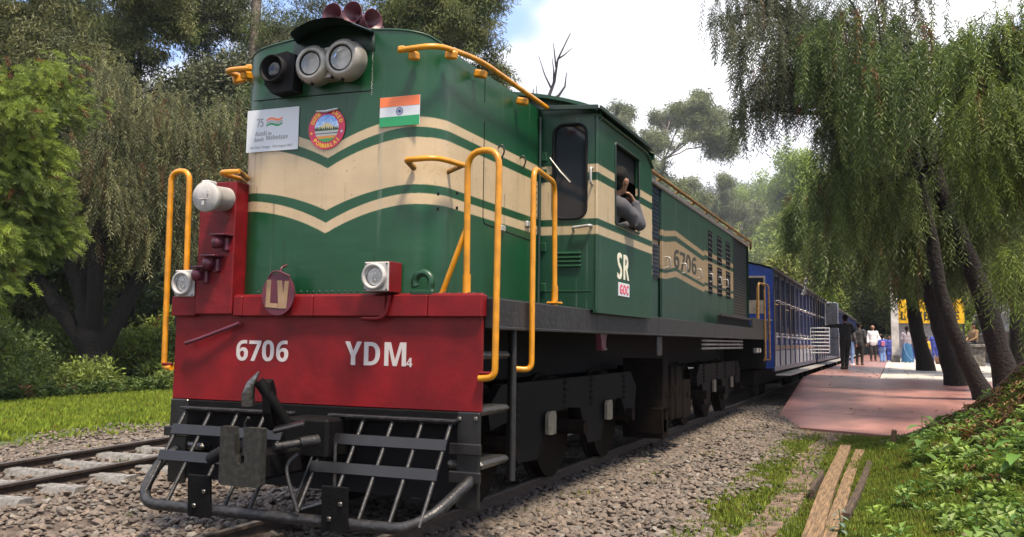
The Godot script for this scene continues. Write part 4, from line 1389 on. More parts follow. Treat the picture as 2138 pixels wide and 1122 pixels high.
func build_ground() -> void:
	fbm.seed = 21
	fbm.frequency = 1.0
	var xs := [-420.0, -260.0, -160.0, -110.0, -80.0, -60.0, -48.0, -38.0, -30.0, -25.0, -21.0, -18.0, -16.0]
	var x := -15.0
	while x < 8.6:
		xs.append(x)
		x += 0.3
	xs.append_array([9.5, 11.0, 14.0, 18.0, 26.0, 40.0, 60.0, 100.0, 200.0, 420.0])
	var zs := [420.0, 200.0, 80.0, 40.0, 20.0, 12.0, 9.0, 7.5, 6.0]
	var z := 5.0
	while z > -24.0:
		zs.append(z)
		z -= 0.4
	zs.append_array([-26.0, -30.0, -36.0, -44.0, -54.0, -66.0, -74.0, -84.0, -96.0, -110.0, -130.0, -160.0, -220.0, -320.0, -420.0])
	var vs := PackedVector3Array()
	var ns := PackedVector3Array()
	var cs := PackedColorArray()
	var id := PackedInt32Array()
	for zz in zs:
		for xx in xs:
			var y := ground_y(xx, zz)
			vs.append(Vector3(xx, y, zz))
			var e := 0.1
			ns.append(Vector3(ground_y(xx - e, zz) - ground_y(xx + e, zz), 2 * e, ground_y(xx, zz - e) - ground_y(xx, zz + e)).normalized())
			var c := Color(0.16, 0.12, 0.095)
			var lawn := 1.0 - smoothstep(-8.4, -7.4, xx + 0.4 * fbm.get_noise_2d(zz * 0.8, 1.0))
			c = c.lerp(Color(0.10, 0.15, 0.028), lawn)
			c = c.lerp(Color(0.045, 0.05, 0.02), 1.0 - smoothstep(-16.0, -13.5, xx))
			var rt := smoothstep(1.9, 2.3, xx) * smoothstep(-14.0, -12.0, zz)
			c = c.lerp(Color(0.12, 0.15, 0.035), rt)
			c = c.lerp(Color(0.13, 0.058, 0.032), smoothstep(-0.15, 0.3, y) * smoothstep(3.2, 4.2, xx) * (1.0 - smoothstep(-7.0, -4.6, zz)) * smoothstep(-16.0, -13.5, zz))
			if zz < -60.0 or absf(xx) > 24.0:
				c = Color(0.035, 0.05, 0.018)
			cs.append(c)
	var w := xs.size()
	for j in zs.size() - 1:
		for i in w - 1:
			var a := j * w + i
			id.append_array(PackedInt32Array([a, a + w + 1, a + 1, a, a + w, a + w + 1]))
	var arr := []
	arr.resize(Mesh.ARRAY_MAX)
	arr[Mesh.ARRAY_VERTEX] = vs
	arr[Mesh.ARRAY_NORMAL] = ns
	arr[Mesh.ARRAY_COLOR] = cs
	arr[Mesh.ARRAY_INDEX] = id
	var am := ArrayMesh.new()
	am.add_surface_from_arrays(Mesh.PRIMITIVE_TRIANGLES, arr)
	mat("ground", Color(1, 1, 1), 0.95, 0.0, {"vc": true, "dirt": 1.3, "map": "strong", "bump": 2.5})
	var g := part(self, "ground", am, M.ground)
	tag(g, "", "", "", "structure")
	# dirt path: a ragged strip between grass and ballast
	var pb := Mb.new()
	var n := 60
	var lf := []
	var rt2 := []
	for i in n:
		var zz := lerpf(2.0, -12.2, i / float(n - 1))
		var cx := 2.62 - 0.016 * (zz + 3.0) * -1.0 + 0.05 * sin(zz * 0.9)
		var hw := 0.14 + 0.05 * fbm.get_noise_2d(zz * 1.1, 40.0) + 0.45 * smoothstep(-10.3, -12.0, zz)
		var xl := cx - hw + 0.05 * fbm.get_noise_2d(zz * 4.0, 50.0)
		var xr := cx + hw + 0.05 * fbm.get_noise_2d(zz * 4.0, 60.0)
		lf.append(Vector3(xl, ground_y(xl, zz) + 0.012, zz))
		rt2.append(Vector3(xr, ground_y(xr, zz) + 0.012, zz))
	pb.smooth(true)
	for i in n - 1:
		pb.quad(lf[i], rt2[i], rt2[i + 1], lf[i + 1])
	tag(part(self, "path", pb, M.path), "", "", "", "structure")


func stone_mesh(sd: int) -> ArrayMesh:
	var r := RandomNumberGenerator.new()
	r.seed = sd
	var g := (1.0 + sqrt(5.0)) / 2.0
	var p := [Vector3(-1, g, 0), Vector3(1, g, 0), Vector3(-1, -g, 0), Vector3(1, -g, 0), Vector3(0, -1, g), Vector3(0, 1, g), Vector3(0, -1, -g), Vector3(0, 1, -g), Vector3(g, 0, -1), Vector3(g, 0, 1), Vector3(-g, 0, -1), Vector3(-g, 0, 1)]
	for i in 12:
		p[i] = p[i].normalized() * r.randf_range(0.34, 0.6)
	var f := [[0, 11, 5], [0, 5, 1], [0, 1, 7], [0, 7, 10], [0, 10, 11], [1, 5, 9], [5, 11, 4], [11, 10, 2], [10, 7, 6], [7, 1, 8], [3, 9, 4], [3, 4, 2], [3, 2, 6], [3, 6, 8], [3, 8, 9], [4, 9, 5], [2, 4, 11], [6, 2, 10], [8, 6, 7], [9, 8, 1]]
	var b := Mb.new()
	b.col = Color.WHITE
	for t in f:
		b._face(Vector3.ZERO, [p[t[0]], p[t[1]], p[t[2]]])
	return b.done()


func scatter_stones() -> void:
	var r := RandomNumberGenerator.new()
	r.seed = 77
	var xs := []
	var cs := []
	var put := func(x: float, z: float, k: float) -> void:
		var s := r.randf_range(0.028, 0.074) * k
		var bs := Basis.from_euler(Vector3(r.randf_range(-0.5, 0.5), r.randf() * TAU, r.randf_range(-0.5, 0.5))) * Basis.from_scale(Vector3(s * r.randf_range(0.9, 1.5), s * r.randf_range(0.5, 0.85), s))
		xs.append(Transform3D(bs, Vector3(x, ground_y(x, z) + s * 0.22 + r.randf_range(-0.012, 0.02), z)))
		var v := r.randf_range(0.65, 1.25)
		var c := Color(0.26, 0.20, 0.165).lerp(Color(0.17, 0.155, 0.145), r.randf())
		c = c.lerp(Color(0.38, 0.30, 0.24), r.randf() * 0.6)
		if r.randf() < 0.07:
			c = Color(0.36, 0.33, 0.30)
		v *= 0.45 + 0.55 * smoothstep(0.55, 1.15, absf(x) + 0.15 * fbm.get_noise_2d(z * 2.0, 4.0))  # stones darker along the middle of the first track
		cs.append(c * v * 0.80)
	for i in 42000:  # left of the engine and before it
		var z := 3.0 - 16.0 * pow(r.randf(), 1.15)
		var x := r.randf_range(-8.4, 1.2)
		var edge := -8.2 + 0.5 * sin(z * 1.3)
		if x < edge or r.randf() < smoothstep(-6.6, -8.2, x) * 0.5:
			continue
		if absf(x - track_two(z)) < 0.95 and r.randf() < 0.55:
			continue
		put.call(x, z, 1.0)
	for i in 33000:
		var z := 2.5 - 24.0 * pow(r.randf(), 1.25)
		var x := r.randf_range(0.3, 2.5)
		if x > 2.1 + 0.16 * sin(z * 2.1) + 0.25 * r.randf() * r.randf():
			continue
		put.call(x, z, 1.0)
	for i in 2600:  # strays in the grass and on the path
		var z := r.randf_range(1.5, -12.0)
		put.call(r.randf_range(2.1, 3.0), z, 0.45)
	for i in 5000:  # farther along both tracks
		var z := r.randf_range(-13.0, -45.0)
		put.call(track_two(z) + r.randf_range(-2.2, 2.2), z, 1.4)
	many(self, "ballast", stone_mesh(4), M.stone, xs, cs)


func rail_shape(a: Vector3, b: Vector3) -> Array:
	var prof := PackedVector2Array([Vector2(-0.05, -0.115), Vector2(0.05, -0.115), Vector2(0.05, -0.103), Vector2(0.009, -0.09), Vector2(0.008, -0.035), Vector2(0.028, -0.026), Vector2(0.028, -0.006), Vector2(-0.028, -0.006), Vector2(-0.028, -0.026), Vector2(-0.008, -0.035), Vector2(-0.009, -0.09), Vector2(-0.05, -0.103)])
	var d := (b - a).normalized()
	var side := Vector3.UP.cross(d).normalized()
	var xf := Transform3D(Basis(side, Vector3.UP, d), a)
	var m := Mb.new()
	m.prism(prof, a.distance_to(b), xf)
	var t := Mb.new()
	t.box(Vector3(0, -0.004, a.distance_to(b) * 0.5), Vector3(0.05, 0.008, a.distance_to(b)), 0.003)
	return [m, t, xf]


func tracks() -> void:
	var t1 := struct("track")
	for s in [-0.525, 0.525]:
		var q := rail_shape(Vector3(s, 0, -140), Vector3(s, 0, 9))
		var m := part(t1, "rail", q[0], M.rail)
		part(m, "rail_head", q[1], M.rail_top, q[2])
	var sl := Mb.new()
	sl.prism(PackedVector2Array([Vector2(-0.125, -0.06), Vector2(0.125, -0.06), Vector2(0.075, 0.03), Vector2(-0.075, 0.03)]), 1.9, Transform3D(Basis(Vector3(0, 0, 1), Vector3(0, 1, 0), Vector3(-1, 0, 0)), Vector3(0.95, 0, 0)))
	var slm := sl.done()
	for i in 26:
		part(t1, "sleeper", slm, M.sleeper, at(0, -0.148, 4.0 - i * 0.68))
	var t2 := struct("track")
	var ang := atan(0.126)
	for s in [-0.525, 0.525]:
		var q := rail_shape(Vector3(track_two(-60.0) + s, 0, -60), Vector3(track_two(9.0) + s, 0, 9))
		var m := part(t2, "rail", q[0], M.rail)
		part(m, "rail_head", q[1], M.rail_top, q[2])
	for i in 40:
		var z := 3.2 - i * 0.68
		part(t2, "sleeper", slm, M.sleeper, turned(track_two(z), -0.095 + 0.006 * sin(i * 3.7), z, Vector3(0, ang + 0.03 * sin(i * 5.1), 0)))
		for s in [-0.525, 0.525]:
			part(t2, "rail_clip", boxm(Vector3(0.16, 0.03, 0.09), 0.01), M.sleeper, turned(track_two(z) + s, -0.075, z, Vector3(0, ang, 0)))


func platform() -> void:
	var top := 0.45
	var p := struct("platform")
	var core := Mb.new()
	core.box(Vector3(5.55, -0.03, -80.2), Vector3(8.0, 0.84, 121.0), 0.0)
	part(p, "platform_core", core, M.concrete)
	var r := RandomNumberGenerator.new()
	r.seed = 5
	# sloping end: slabs with fine joints
	var front := func(x: float) -> float: return -12.9 + 0.50 * (x - 1.5)
	var ramp := struct("platform_ramp")
	var cols := [1.5, 7.3]
	var rows := 4
	for i in 1:
		for k in rows:
			var b := Mb.new()
			var pt := func(x: float, t: float) -> Vector3: return Vector3(x, lerpf(-0.242, top + 0.004, t), lerpf(front.call(x), -19.5, t))
			var dz := r.randf_range(-0.002, 0.003)
			var x0: float = cols[i] + 0.004
			var x1: float = cols[i + 1] - 0.004
			var t0 := k / float(rows) + 0.0007
			var t1 := (k + 1) / float(rows) - 0.0007
			var up := Vector3(0, dz, 0)
			var a: Vector3 = pt.call(x0, t0) + up
			var c: Vector3 = pt.call(x1, t0) + up
			var d: Vector3 = pt.call(x1, t1) + up
			var e: Vector3 = pt.call(x0, t1) + up
			var dn := Vector3(0, -0.12, 0)
			b.quad(a, c, d, e)
			b.quad(a + dn, c + dn, c, a)
			b.quad(e + dn, a + dn, a, e)
			b.quad(c + dn, d + dn, d, c)
			b.quad(d + dn, e + dn, e, d)
			part(ramp, "ramp_slab", b, M.ramp)
	var fill := Mb.new()
	var f0: Vector3 = Vector3(1.53, -0.28, front.call(1.53) - 0.03)
	fill.quad(f0, Vector3(7.25, -0.28, front.call(7.25) - 0.03), Vector3(7.25, top - 0.03, -19.5), Vector3(1.53, top - 0.03, -19.5))
	fill.quad(Vector3(1.53, -0.6, -19.5), f0 + Vector3(0, -0.3, 0), f0, Vector3(1.53, top - 0.03, -19.5))
	fill.quad(f0 + Vector3(0, -0.3, 0), Vector3(7.25, -0.6, front.call(7.25) - 0.03), Vector3(7.25, -0.28, front.call(7.25) - 0.03), f0)
	part(ramp, "ramp_core", fill, M.concrete)
	# the edge strip, painted like the ramp, and the pale paving
	for i in 5:
		var z0 := -19.52 - i * 3.2
		part(p, "edge_slab", boxm(Vector3(1.79, 0.06, 3.19), 0.004), M.ramp, at(2.4, top - 0.026 + r.randf_range(-0.002, 0.002), z0 - 1.6))
	part(p, "edge_slab", boxm(Vector3(1.79, 0.06, 104.0), 0.004), M.ramp, at(2.4, top - 0.026, -87.6))
	for i in 4:
		for k in 9:
			part(p, "paving_slab", boxm(Vector3(1.53, 0.06, 1.59), 0.004), M.paving, at(3.31 + 0.77 + i * 1.54, top - 0.026 + r.randf_range(-0.003, 0.003), -20.32 - k * 1.6))
	part(p, "paving_slab", boxm(Vector3(6.16, 0.06, 106.0), 0.004), M.paving, at(6.39, top - 0.026, -87.0))
	# planter and bits on the platform
	var pot := Mb.new()
	pot.lathe([Vector2(0.0, 0.0), Vector2(0.24, 0.0), Vector2(0.34, 0.32), Vector2(0.36, 0.34), Vector2(0.31, 0.34), Vector2(0.28, 0.25), Vector2(0.0, 0.25)], Transform3D(), 18)
	var pt2 := part(self, "planter", pot, M.coach_brown, at(5.6, top, -40.5))
	tag(pt2, "low brown planter bowl on the pale paving between the tree trunks", "planter")
	# white square pillar
	var pil := thing("pillar", "white square lamp pillar standing on the platform beside the yellow sign", "pillar", Vector3(3.70, top, -43.1))
	part(pil, "shaft", boxm(Vector3(0.34, 5.6, 0.34), 0.02), M.wall_white, at(0, 2.9, 0))
	part(pil, "plinth", boxm(Vector3(0.42, 0.35, 0.42), 0.02), M.concrete, at(0, 0.17, 0))
	# yellow station sign
	var sg := thing("station_sign", "yellow station name board with black letters between two posts", "sign", Vector3(5.26, top, -43.5))
	var bd := part(sg, "board", boxm(Vector3(3.0, 1.15, 0.08), 0.01), M.sign_yellow, at(0, 2.45, 0))
	letters(bd, "lettering", "LOVEDALE", 0.40, M.dark_lettering, at(0.0, -0.20, 0.043), 2.55, 0.01)
	part(bd, "board_frame", boxm(Vector3(3.08, 0.05, 0.10), 0.01), M.dark_lettering, at(0, -0.595, 0))
	for s in [-1.45, 1.45]:
		part(sg, "post", boxm(Vector3(0.1, 2.2, 0.1), 0.01), M.dark_lettering, at(s, 1.0, -0.1))
	# small dark notice in front of the far trees
	var ns := thing("notice_post", "small notice plate on a thin post far along the platform edge", "sign", Vector3(1.9, top, -78.0))
	part(ns, "post", boxm(Vector3(0.06, 3.0, 0.06), 0.01), M.dark_lettering, at(0, 1.5, 0))
	part(ns, "plate", boxm(Vector3(1.4, 0.3, 0.05), 0.01), M.silver, at(0.5, 3.0, 0.05))


func planks() -> void:
	var defs := [[2.99, -2.3, -9.6, 0.15, 0.07, -0.19, 0.012, "timber", "longest weathered timber beam lying in the grass beside the dirt path"], [3.155, -2.5, -9.3, 0.12, 0.05, -0.205, -0.006, "timber", "split timber beam lying close along the right of the longest beam"], [3.30, -3.6, -7.8, 0.07, 0.05, -0.205, -0.03, "timber_dark", "short dark timber half sunk in grass at the right of the beams"], [2.86, -4.6, -6.2, 0.045, 0.10, -0.21, 0.02, "timber_dark", "thin dark board on edge between dirt path and timber beams"]]
	for d in defs:
		var len: float = d[1] - d[2]
		var n := 10
		var whole := Mb.new()
		var pts := []
		for i in n + 1:
			var t := i / float(n)
			pts.append(Vector3(0.014 * sin(t * 5.0 + d[0] * 9.0), 0.008 * sin(t * 7.0 + d[0]), lerpf(-len / 2, len / 2, t)))
		for i in n:
			var o := [Vector3(-d[3] / 2, -d[4] / 2, 0), Vector3(d[3] / 2, -d[4] / 2, 0), Vector3(d[3] / 2, d[4] / 2, 0), Vector3(-d[3] / 2, d[4] / 2, 0)]
			for k in 4:
				var a: Vector3 = o[k]
				var c: Vector3 = o[(k + 1) % 4]
				whole.quad(pts[i + 1] + a, pts[i + 1] + c, pts[i] + c, pts[i] + a)
			if i == 0:
				whole.quad(pts[0] + o[1], pts[0] + o[0], pts[0] + o[3], pts[0] + o[2])
			if i == n - 1:
				whole.quad(pts[n] + o[0], pts[n] + o[1], pts[n] + o[2], pts[n] + o[3])
		var m := part(self, "timber_beam", whole, M[d[7]], turned(d[0], ground_y(d[0], -5.0) + d[4] * 0.5 + 0.02, (d[1] + d[2]) / 2, Vector3(0, d[6], 0)))
		tag(m, d[8], "timber beam")
	var st := part(self, "wooden_stake", boxm(Vector3(0.07, 0.34, 0.05), 0.01), M.timber, turned(3.62, -0.12, -9.6, Vector3(0.1, 0.2, -0.12)))
	tag(st, "short wooden stake standing in the grass before the red ramp", "stake")


# ---------------------------------------------------------------- coaches, wall, building

func coach(z0: float, bays: int, label: String) -> Node3D:
	var c := thing("passenger_coach", label, "railway coach", Vector3(0, 0, z0), "blue coaches behind the locomotive")
	var W := 1.22
	var bay := 1.16
	var L := bays * bay
	var lo := 0.74
	var hi := 2.92
	for s in [1.0, -1.0]:
		part(c, "lower_panel", boxm(Vector3(0.03, 0.74, L), 0.004), M.coach_blue, at((W - 0.02) * s, 1.12, -L / 2))
		part(c, "waist_band", boxm(Vector3(0.012, 0.10, L), 0.003), M.coach_brown, at((W + 0.003) * s, 1.20, -L / 2))
		part(c, "cant_rail", boxm(Vector3(0.05, 0.14, L), 0.01), M.coach_dark, at((W - 0.015) * s, 2.88, -L / 2))
		part(c, "sole_bar", boxm(Vector3(0.05, 0.10, L), 0.006), M.coach_dark, at((W - 0.01) * s, 0.72, -L / 2))
		part(c, "running_board", boxm(Vector3(0.30, 0.035, L - 0.4), 0.01), M.silver, at((W + 0.16) * s, 0.60, -L / 2))
		for i in bays + 1:
			var z := -i * bay
			part(c, "post", boxm(Vector3(0.05, 2.12, 0.18), 0.01), M.coach_dark, at((W + 0.001) * s, 1.84, clampf(z, -L + 0.075, -0.075)))
		for i in bays:
			var zc := -(i + 0.5) * bay
			part(c, "pale_panel", boxm(Vector3(0.008, 0.36, 0.42), 0.003), M.coach_pale, at((W + 0.001) * s, 0.95, zc + 0.26))
			part(c, "pale_panel", boxm(Vector3(0.008, 0.36, 0.42), 0.003), M.coach_pale, at((W + 0.001) * s, 0.95, zc - 0.26))
			var wf := part(c, "window_frame", boxm(Vector3(0.04, 0.05, bay - 0.15), 0.008), M.chrome, at((W - 0.01) * s, 1.515, zc))
			part(wf, "sash", boxm(Vector3(0.03, 0.035, bay - 0.15), 0.008), M.coach_blue, at(0, 0.66 + 0.06 * sin(i * 2.3), 0))
			part(wf, "mullion", boxm(Vector3(0.03, 1.28, 0.03), 0.006), M.coach_dark, at(-0.003 * s, 0.65, 0.1 * sin(i * 1.7)))
			part(wf, "pane", boxm(Vector3(0.006, 1.28, bay - 0.16), 0.0), M.glass, at(-0.02 * s, 0.65, 0))
			for y in [2.22, 1.42]:
				part(c, "grab_rail", tubes([Vector3(W * s, y, zc + 0.34), Vector3((W + 0.07) * s, y + 0.03, zc + 0.34), Vector3((W + 0.07) * s, y + 0.03, zc - 0.34), Vector3(W * s, y, zc - 0.34)], 0.013, 0.06, 6), M.chrome)
			if s > 0:
				part(c, "seat_back", boxm(Vector3(1.9, 0.75, 0.06), 0.02), M.coach_brown, at(0, 1.35, zc + 0.55))
	part(c, "coach_floor", boxm(Vector3(2.38, 0.08, L), 0.0), M.coach_dark, at(0, 0.82, -L / 2))
	var rise := func(x: float) -> float: return 3.16 - 0.22 * pow(absf(x) / 1.27, 2.2)
	var rf := Mb.new()
	rf.smooth(true)
	for k in 12:
		var xa := lerpf(-1.27, 1.27, k / 12.0)
		var xb := lerpf(-1.27, 1.27, (k + 1) / 12.0)
		rf.quad(Vector3(xa, rise.call(xa), 0.04), Vector3(xb, rise.call(xb), 0.04), Vector3(xb, rise.call(xb), -L - 0.04), Vector3(xa, rise.call(xa), -L - 0.04))
		rf.quad(Vector3(xa, rise.call(xa) - 0.05, -L - 0.04), Vector3(xb, rise.call(xb) - 0.05, -L - 0.04), Vector3(xb, rise.call(xb) - 0.05, 0.04), Vector3(xa, rise.call(xa) - 0.05, 0.04))
	part(c, "roof", rf, M.coach_roof)
	part(c, "roof_edge", tubes([Vector3(1.27, 2.93, 0.04), Vector3(1.27, 2.93, -L - 0.04)], 0.03, 0.1, 8), M.coach_roof)
	part(c, "roof_edge", tubes([Vector3(-1.27, 2.93, 0.04), Vector3(-1.27, 2.93, -L - 0.04)], 0.03, 0.1, 8), M.coach_roof)
	for e in [0.0, -L]:
		var ew := Mb.new()
		var poly := PackedVector2Array([Vector2(-W, lo), Vector2(W, lo), Vector2(W, 2.90)])
		for k in 9:
			var x := lerpf(W, -W, k / 8.0)
			poly.append(Vector2(x, rise.call(x) - 0.04))
		poly.append(Vector2(-W, 2.90))
		ew.prism(poly, 0.04, at(0, 0, e - 0.02))
		var end := part(c, "end_wall", ew, M.coach_blue)
		var f: float = 0.022 if e == 0.0 else -0.022
		for s in [-1.0, 1.0]:
			part(end, "end_window", boxm(Vector3(0.92, 0.84, 0.012), 0.03), M.coach_cream, at(0.60 * s, 2.36, e + f))
			part(end, "end_pane", boxm(Vector3(0.84, 0.5, 0.012), 0.02), M.dark_glass, at(0.60 * s, 2.49, e + f * 1.25))
		part(end, "end_band", boxm(Vector3(2.4, 0.025, 0.012), 0.004), M.coach_pale, at(0, 1.80, e + f))
	var under := Mb.new()
	under.box(Vector3(0, 0.5, -L / 2), Vector3(1.5, 0.36, L - 0.6), 0.03)
	part(c, "underframe", under, M.black)
	for z in [-1.6, -3.2, -L + 3.2, -L + 1.6]:
		for s in [1.0, -1.0]:
			var w := Mb.new()
			w.lathe([Vector2(0.0, -0.05), Vector2(0.32, -0.05), Vector2(0.36, 0.05), Vector2(0.38, 0.07), Vector2(0.0, 0.06)], Transform3D(Basis.from_euler(Vector3(0, 0, PI / 2 * s)), Vector3(0.55 * s, 0.37, z)), 18, false)
			part(c, "wheel", w, M.rust)
	for s in [-0.6, 0.6]:
		part(c, "end_light", boxm(Vector3(0.12, 0.14, 0.1), 0.03), M.silver, at(s + 0.4 * signf(s), 1.0, 0.06))
	return c


func train() -> void:
	var c1 := coach(-15.75, 10, "blue coach coupled to the locomotive, with its slatted gate swung open")
	var gate := part(c1, "gate", tubes([Vector3(1.26, 1.02, -9.2), Vector3(1.82, 1.02, -9.2), Vector3(1.82, 1.78, -9.2), Vector3(1.26, 1.78, -9.2), Vector3(1.26, 1.02, -9.2)], 0.016, 0.02, 8), M.chrome)
	for k in 6:
		part(gate, "gate_bar", tubes([Vector3(1.26, 1.12 + k * 0.108, -9.2), Vector3(1.82, 1.12 + k * 0.108, -9.2)], 0.018, 0.01, 8), M.chrome)
	var c2 := coach(-28.0, 10, "second blue coach, its tall glazed door standing open over the platform")
	var dr := part(c2, "door", boxm(Vector3(0.48, 0.95, 0.05), 0.01), M.coach_pale, at(1.50, 1.32, -3.6))
	part(dr, "door_frame", tubes([Vector3(-0.22, 0.47, 0), Vector3(-0.22, 1.5, 0), Vector3(0.22, 1.5, 0), Vector3(0.22, 0.47, 0)], 0.03, 0.08, 8), M.chrome)
	part(dr, "pane", boxm(Vector3(0.42, 1.02, 0.012), 0.0), M.coach_pale, at(0, 0.98, 0))
	part(dr, "door_rib", boxm(Vector3(0.47, 0.02, 0.06), 0.004), M.coach_dark, at(0, 0.2, 0))
	var gate2 := part(c2, "gate", tubes([Vector3(1.26, 1.02, -10.8), Vector3(1.9, 1.02, -10.8), Vector3(1.9, 1.72, -10.8), Vector3(1.26, 1.72, -10.8)], 0.016, 0.02, 8), M.chrome)
	for k in 5:
		part(gate2, "gate_bar", tubes([Vector3(1.26, 1.12 + k * 0.12, -10.8), Vector3(1.9, 1.12 + k * 0.12, -10.8)], 0.018, 0.01, 8), M.chrome)
	coach(-40.2, 10, "third blue coach along the platform, beyond the open glazed door")
	coach(-52.4, 10, "farthest blue coach of the train, small beside the platform")


func far_buildings() -> void:
	# rubble wall behind the platform trees, stone by stone
	var r := RandomNumberGenerator.new()
	r.seed = 12
	var wall := thing("stone_wall", "grey rubble retaining wall behind the leaning trunks, below the cream coaches", "wall", Vector3(7.9, 0.3, -46.0))
	part(wall, "backing", boxm(Vector3(0.5, 1.55, 48.0), 0.0), M.timber_dark, at(0.32, 0.75, 0))
	var stones := []
	for k in 3:
		stones.append(boxm(Vector3(0.12, 1.0, 1.0), 0.03))
	var row := 0
	while row < 4:
		var z := 23.5
		while z > -6.0:
			var wd := r.randf_range(0.35, 0.75)
			var bs := Basis.from_euler(Vector3(r.randf_range(-0.06, 0.06), 0, 0)) * Basis.from_scale(Vector3(r.randf_range(0.9, 1.4), 0.36, wd - 0.03))
			var o := part(wall, "stone", stones[r.randi() % 3], M.wall_stone, Transform3D(bs, Vector3(0.05, 0.20 + row * 0.385, z - wd / 2)))
			z -= wd
		row += 1
	part(wall, "coping", boxm(Vector3(0.8, 0.08, 48.0), 0.01), M.concrete, at(0.3, 1.58, 0))
	# cream coaches standing beyond the wall
	for i in 3:
		var c := thing("cream_coach", ["cream coach with brown windows beyond the stone wall, nearest the bank", "middle one of the cream coaches standing beyond the stone wall", "cream coach farthest off beyond the stone wall, windows tiny"][i], "railway coach", Vector3(10.2, 1.0, -27.0 - i * 15.2), "cream coaches beyond the stone wall")
		part(c, "body", boxm(Vector3(2.3, 0.9, 14.6), 0.02), M.wall_white, at(0, 0.85, -7.3))
		part(c, "upper_rail", boxm(Vector3(2.3, 0.30, 14.6), 0.02), M.wall_white, at(0, 2.15, -7.3))
		part(c, "inner_wall", boxm(Vector3(2.1, 0.75, 14.4), 0.0), M.window_brown, at(0, 1.65, -7.3))
		for k in 19:
			part(c, "window_post", boxm(Vector3(0.06, 0.72, 0.16), 0.006), M.wall_white, at(-1.12, 1.65, -0.1 - k * 0.8))
		var rf := Mb.new()
		rf.smooth(true)
		for k in 8:
			var a := PI * k / 8.0
			var b := PI * (k + 1) / 8.0
			rf.quad(Vector3(-cos(a) * 1.3, 2.28 + sin(a) * 0.42, 0.1), Vector3(-cos(b) * 1.3, 2.28 + sin(b) * 0.42, 0.1), Vector3(-cos(b) * 1.3, 2.28 + sin(b) * 0.42, -14.7), Vector3(-cos(a) * 1.3, 2.28 + sin(a) * 0.42, -14.7))
		part(c, "roof", rf, M.shed_roof)
		part(c, "underframe", boxm(Vector3(1.8, 0.5, 13.0), 0.02), M.black, at(0, 0.2, -7.3))
	# white gabled station building behind
	var sb := thing("station_building", "white station building with open timber gable above the cream coaches", "building", Vector3(15.5, 1.0, -52.0))
	part(sb, "wall", boxm(Vector3(5.0, 3.6, 14.0), 0.02), M.wall_white, at(0, 1.8, -7.0))
	for s in [-1.0, 1.0]:
		part(sb, "roof", boxm(Vector3(3.6, 0.1, 15.5), 0.02), M.shed_roof, turned(1.5 * s, 4.35, -7.0, Vector3(0, 0, -0.5 * s)))
	for q in [[-1.2, 0.55], [1.2, -0.55], [0.0, 0.0]]:
		part(sb, "gable_brace", boxm(Vector3(0.12, 1.5 if q[1] == 0.0 else 1.6, 0.08), 0.01), M.wall_white, turned(q[0], 4.2, 0.7, Vector3(0, 0, q[1])))
	part(sb, "gable_tie", boxm(Vector3(5.4, 0.14, 0.08), 0.01), M.wall_white, at(0, 3.66, 0.7))
	for k in 3:
		var w := part(sb, "window", boxm(Vector3(0.9, 1.2, 0.06), 0.01), M.wall_white, at(-1.6 + k * 1.6, 2.0, 0.03))
		part(w, "pane", boxm(Vector3(0.76, 1.06, 0.03), 0.0), M.window_brown, at(0, 0, 0.03))
	var bb := part(self, "blue_board", boxm(Vector3(0.5, 1.0, 0.06), 0.01), M.blue_board, at(12.2, 5.0, -44.0))
	tag(bb, "small bright blue board hung high among the trees above the cream coaches", "board")
	part(bb, "post", boxm(Vector3(0.08, 4.6, 0.08), 0.01), M.shed_roof, at(0.1, -2.0, -0.08))
	var gw := thing("waiting_shelter", "pale grey shelter wall behind the yellow station sign", "shelter", Vector3(5.2, 0.45, -58.0))
	part(gw, "wall", boxm(Vector3(2.6, 2.3, 0.15), 0.02), M.coach_pale, at(0, 1.15, 0))
	part(gw, "roof", boxm(Vector3(3.2, 0.1, 2.2), 0.02), M.shed_roof, turned(0, 2.45, 0.6, Vector3(0.12, 0, 0)))
	for s in [-1.3, 1.3]:
		part(gw, "post", boxm(Vector3(0.08, 2.4, 0.08), 0.01), M.shed_roof, at(s, 1.2, 1.4))


# ---------------------------------------------------------------- vegetation

class Leaf:
	var vs := PackedVector3Array()
	var cs := PackedColorArray()
	var id := PackedInt32Array()

	func add(base: Vector3, dir: Vector3, side: Vector3, len: float, wid: float, c: Color, bend := 0.15) -> void:
		var n := vs.size()
		var up := side.cross(dir)
		var mid := base + dir * len * 0.45 + up * len * bend * 0.5
		vs.append_array(PackedVector3Array([base, mid + side * wid * 0.5, base + dir * len - up * len * bend * 0.3, mid - side * wid * 0.5]))
		cs.append_array(PackedColorArray([c, c, c, c]))
		id.append_array(PackedInt32Array([n, n + 1, n + 2, n, n + 2, n + 3]))

	func stem(pts: Array, r: float, c: Color) -> void:
		for i in pts.size() - 1:
			for k in 2:
				var d := (Vector3(r, 0, 0) if k == 0 else Vector3(0, 0, r))
				var n := vs.size()
				var q := 1.0 - float(i) / pts.size()
				vs.append_array(PackedVector3Array([pts[i] - d * q, pts[i] + d * q, pts[i + 1] + d * q * 0.8, pts[i + 1] - d * q * 0.8]))
				cs.append_array(PackedColorArray([c, c, c, c]))
				id.append_array(PackedInt32Array([n, n + 1, n + 2, n, n + 2, n + 3]))

	func mesh() -> ArrayMesh:
		var a := []
		a.resize(Mesh.ARRAY_MAX)
		a[Mesh.ARRAY_VERTEX] = vs
		a[Mesh.ARRAY_COLOR] = cs
		a[Mesh.ARRAY_INDEX] = id
		var m := ArrayMesh.new()
		m.add_surface_from_arrays(Mesh.PRIMITIVE_TRIANGLES, a)
		return m


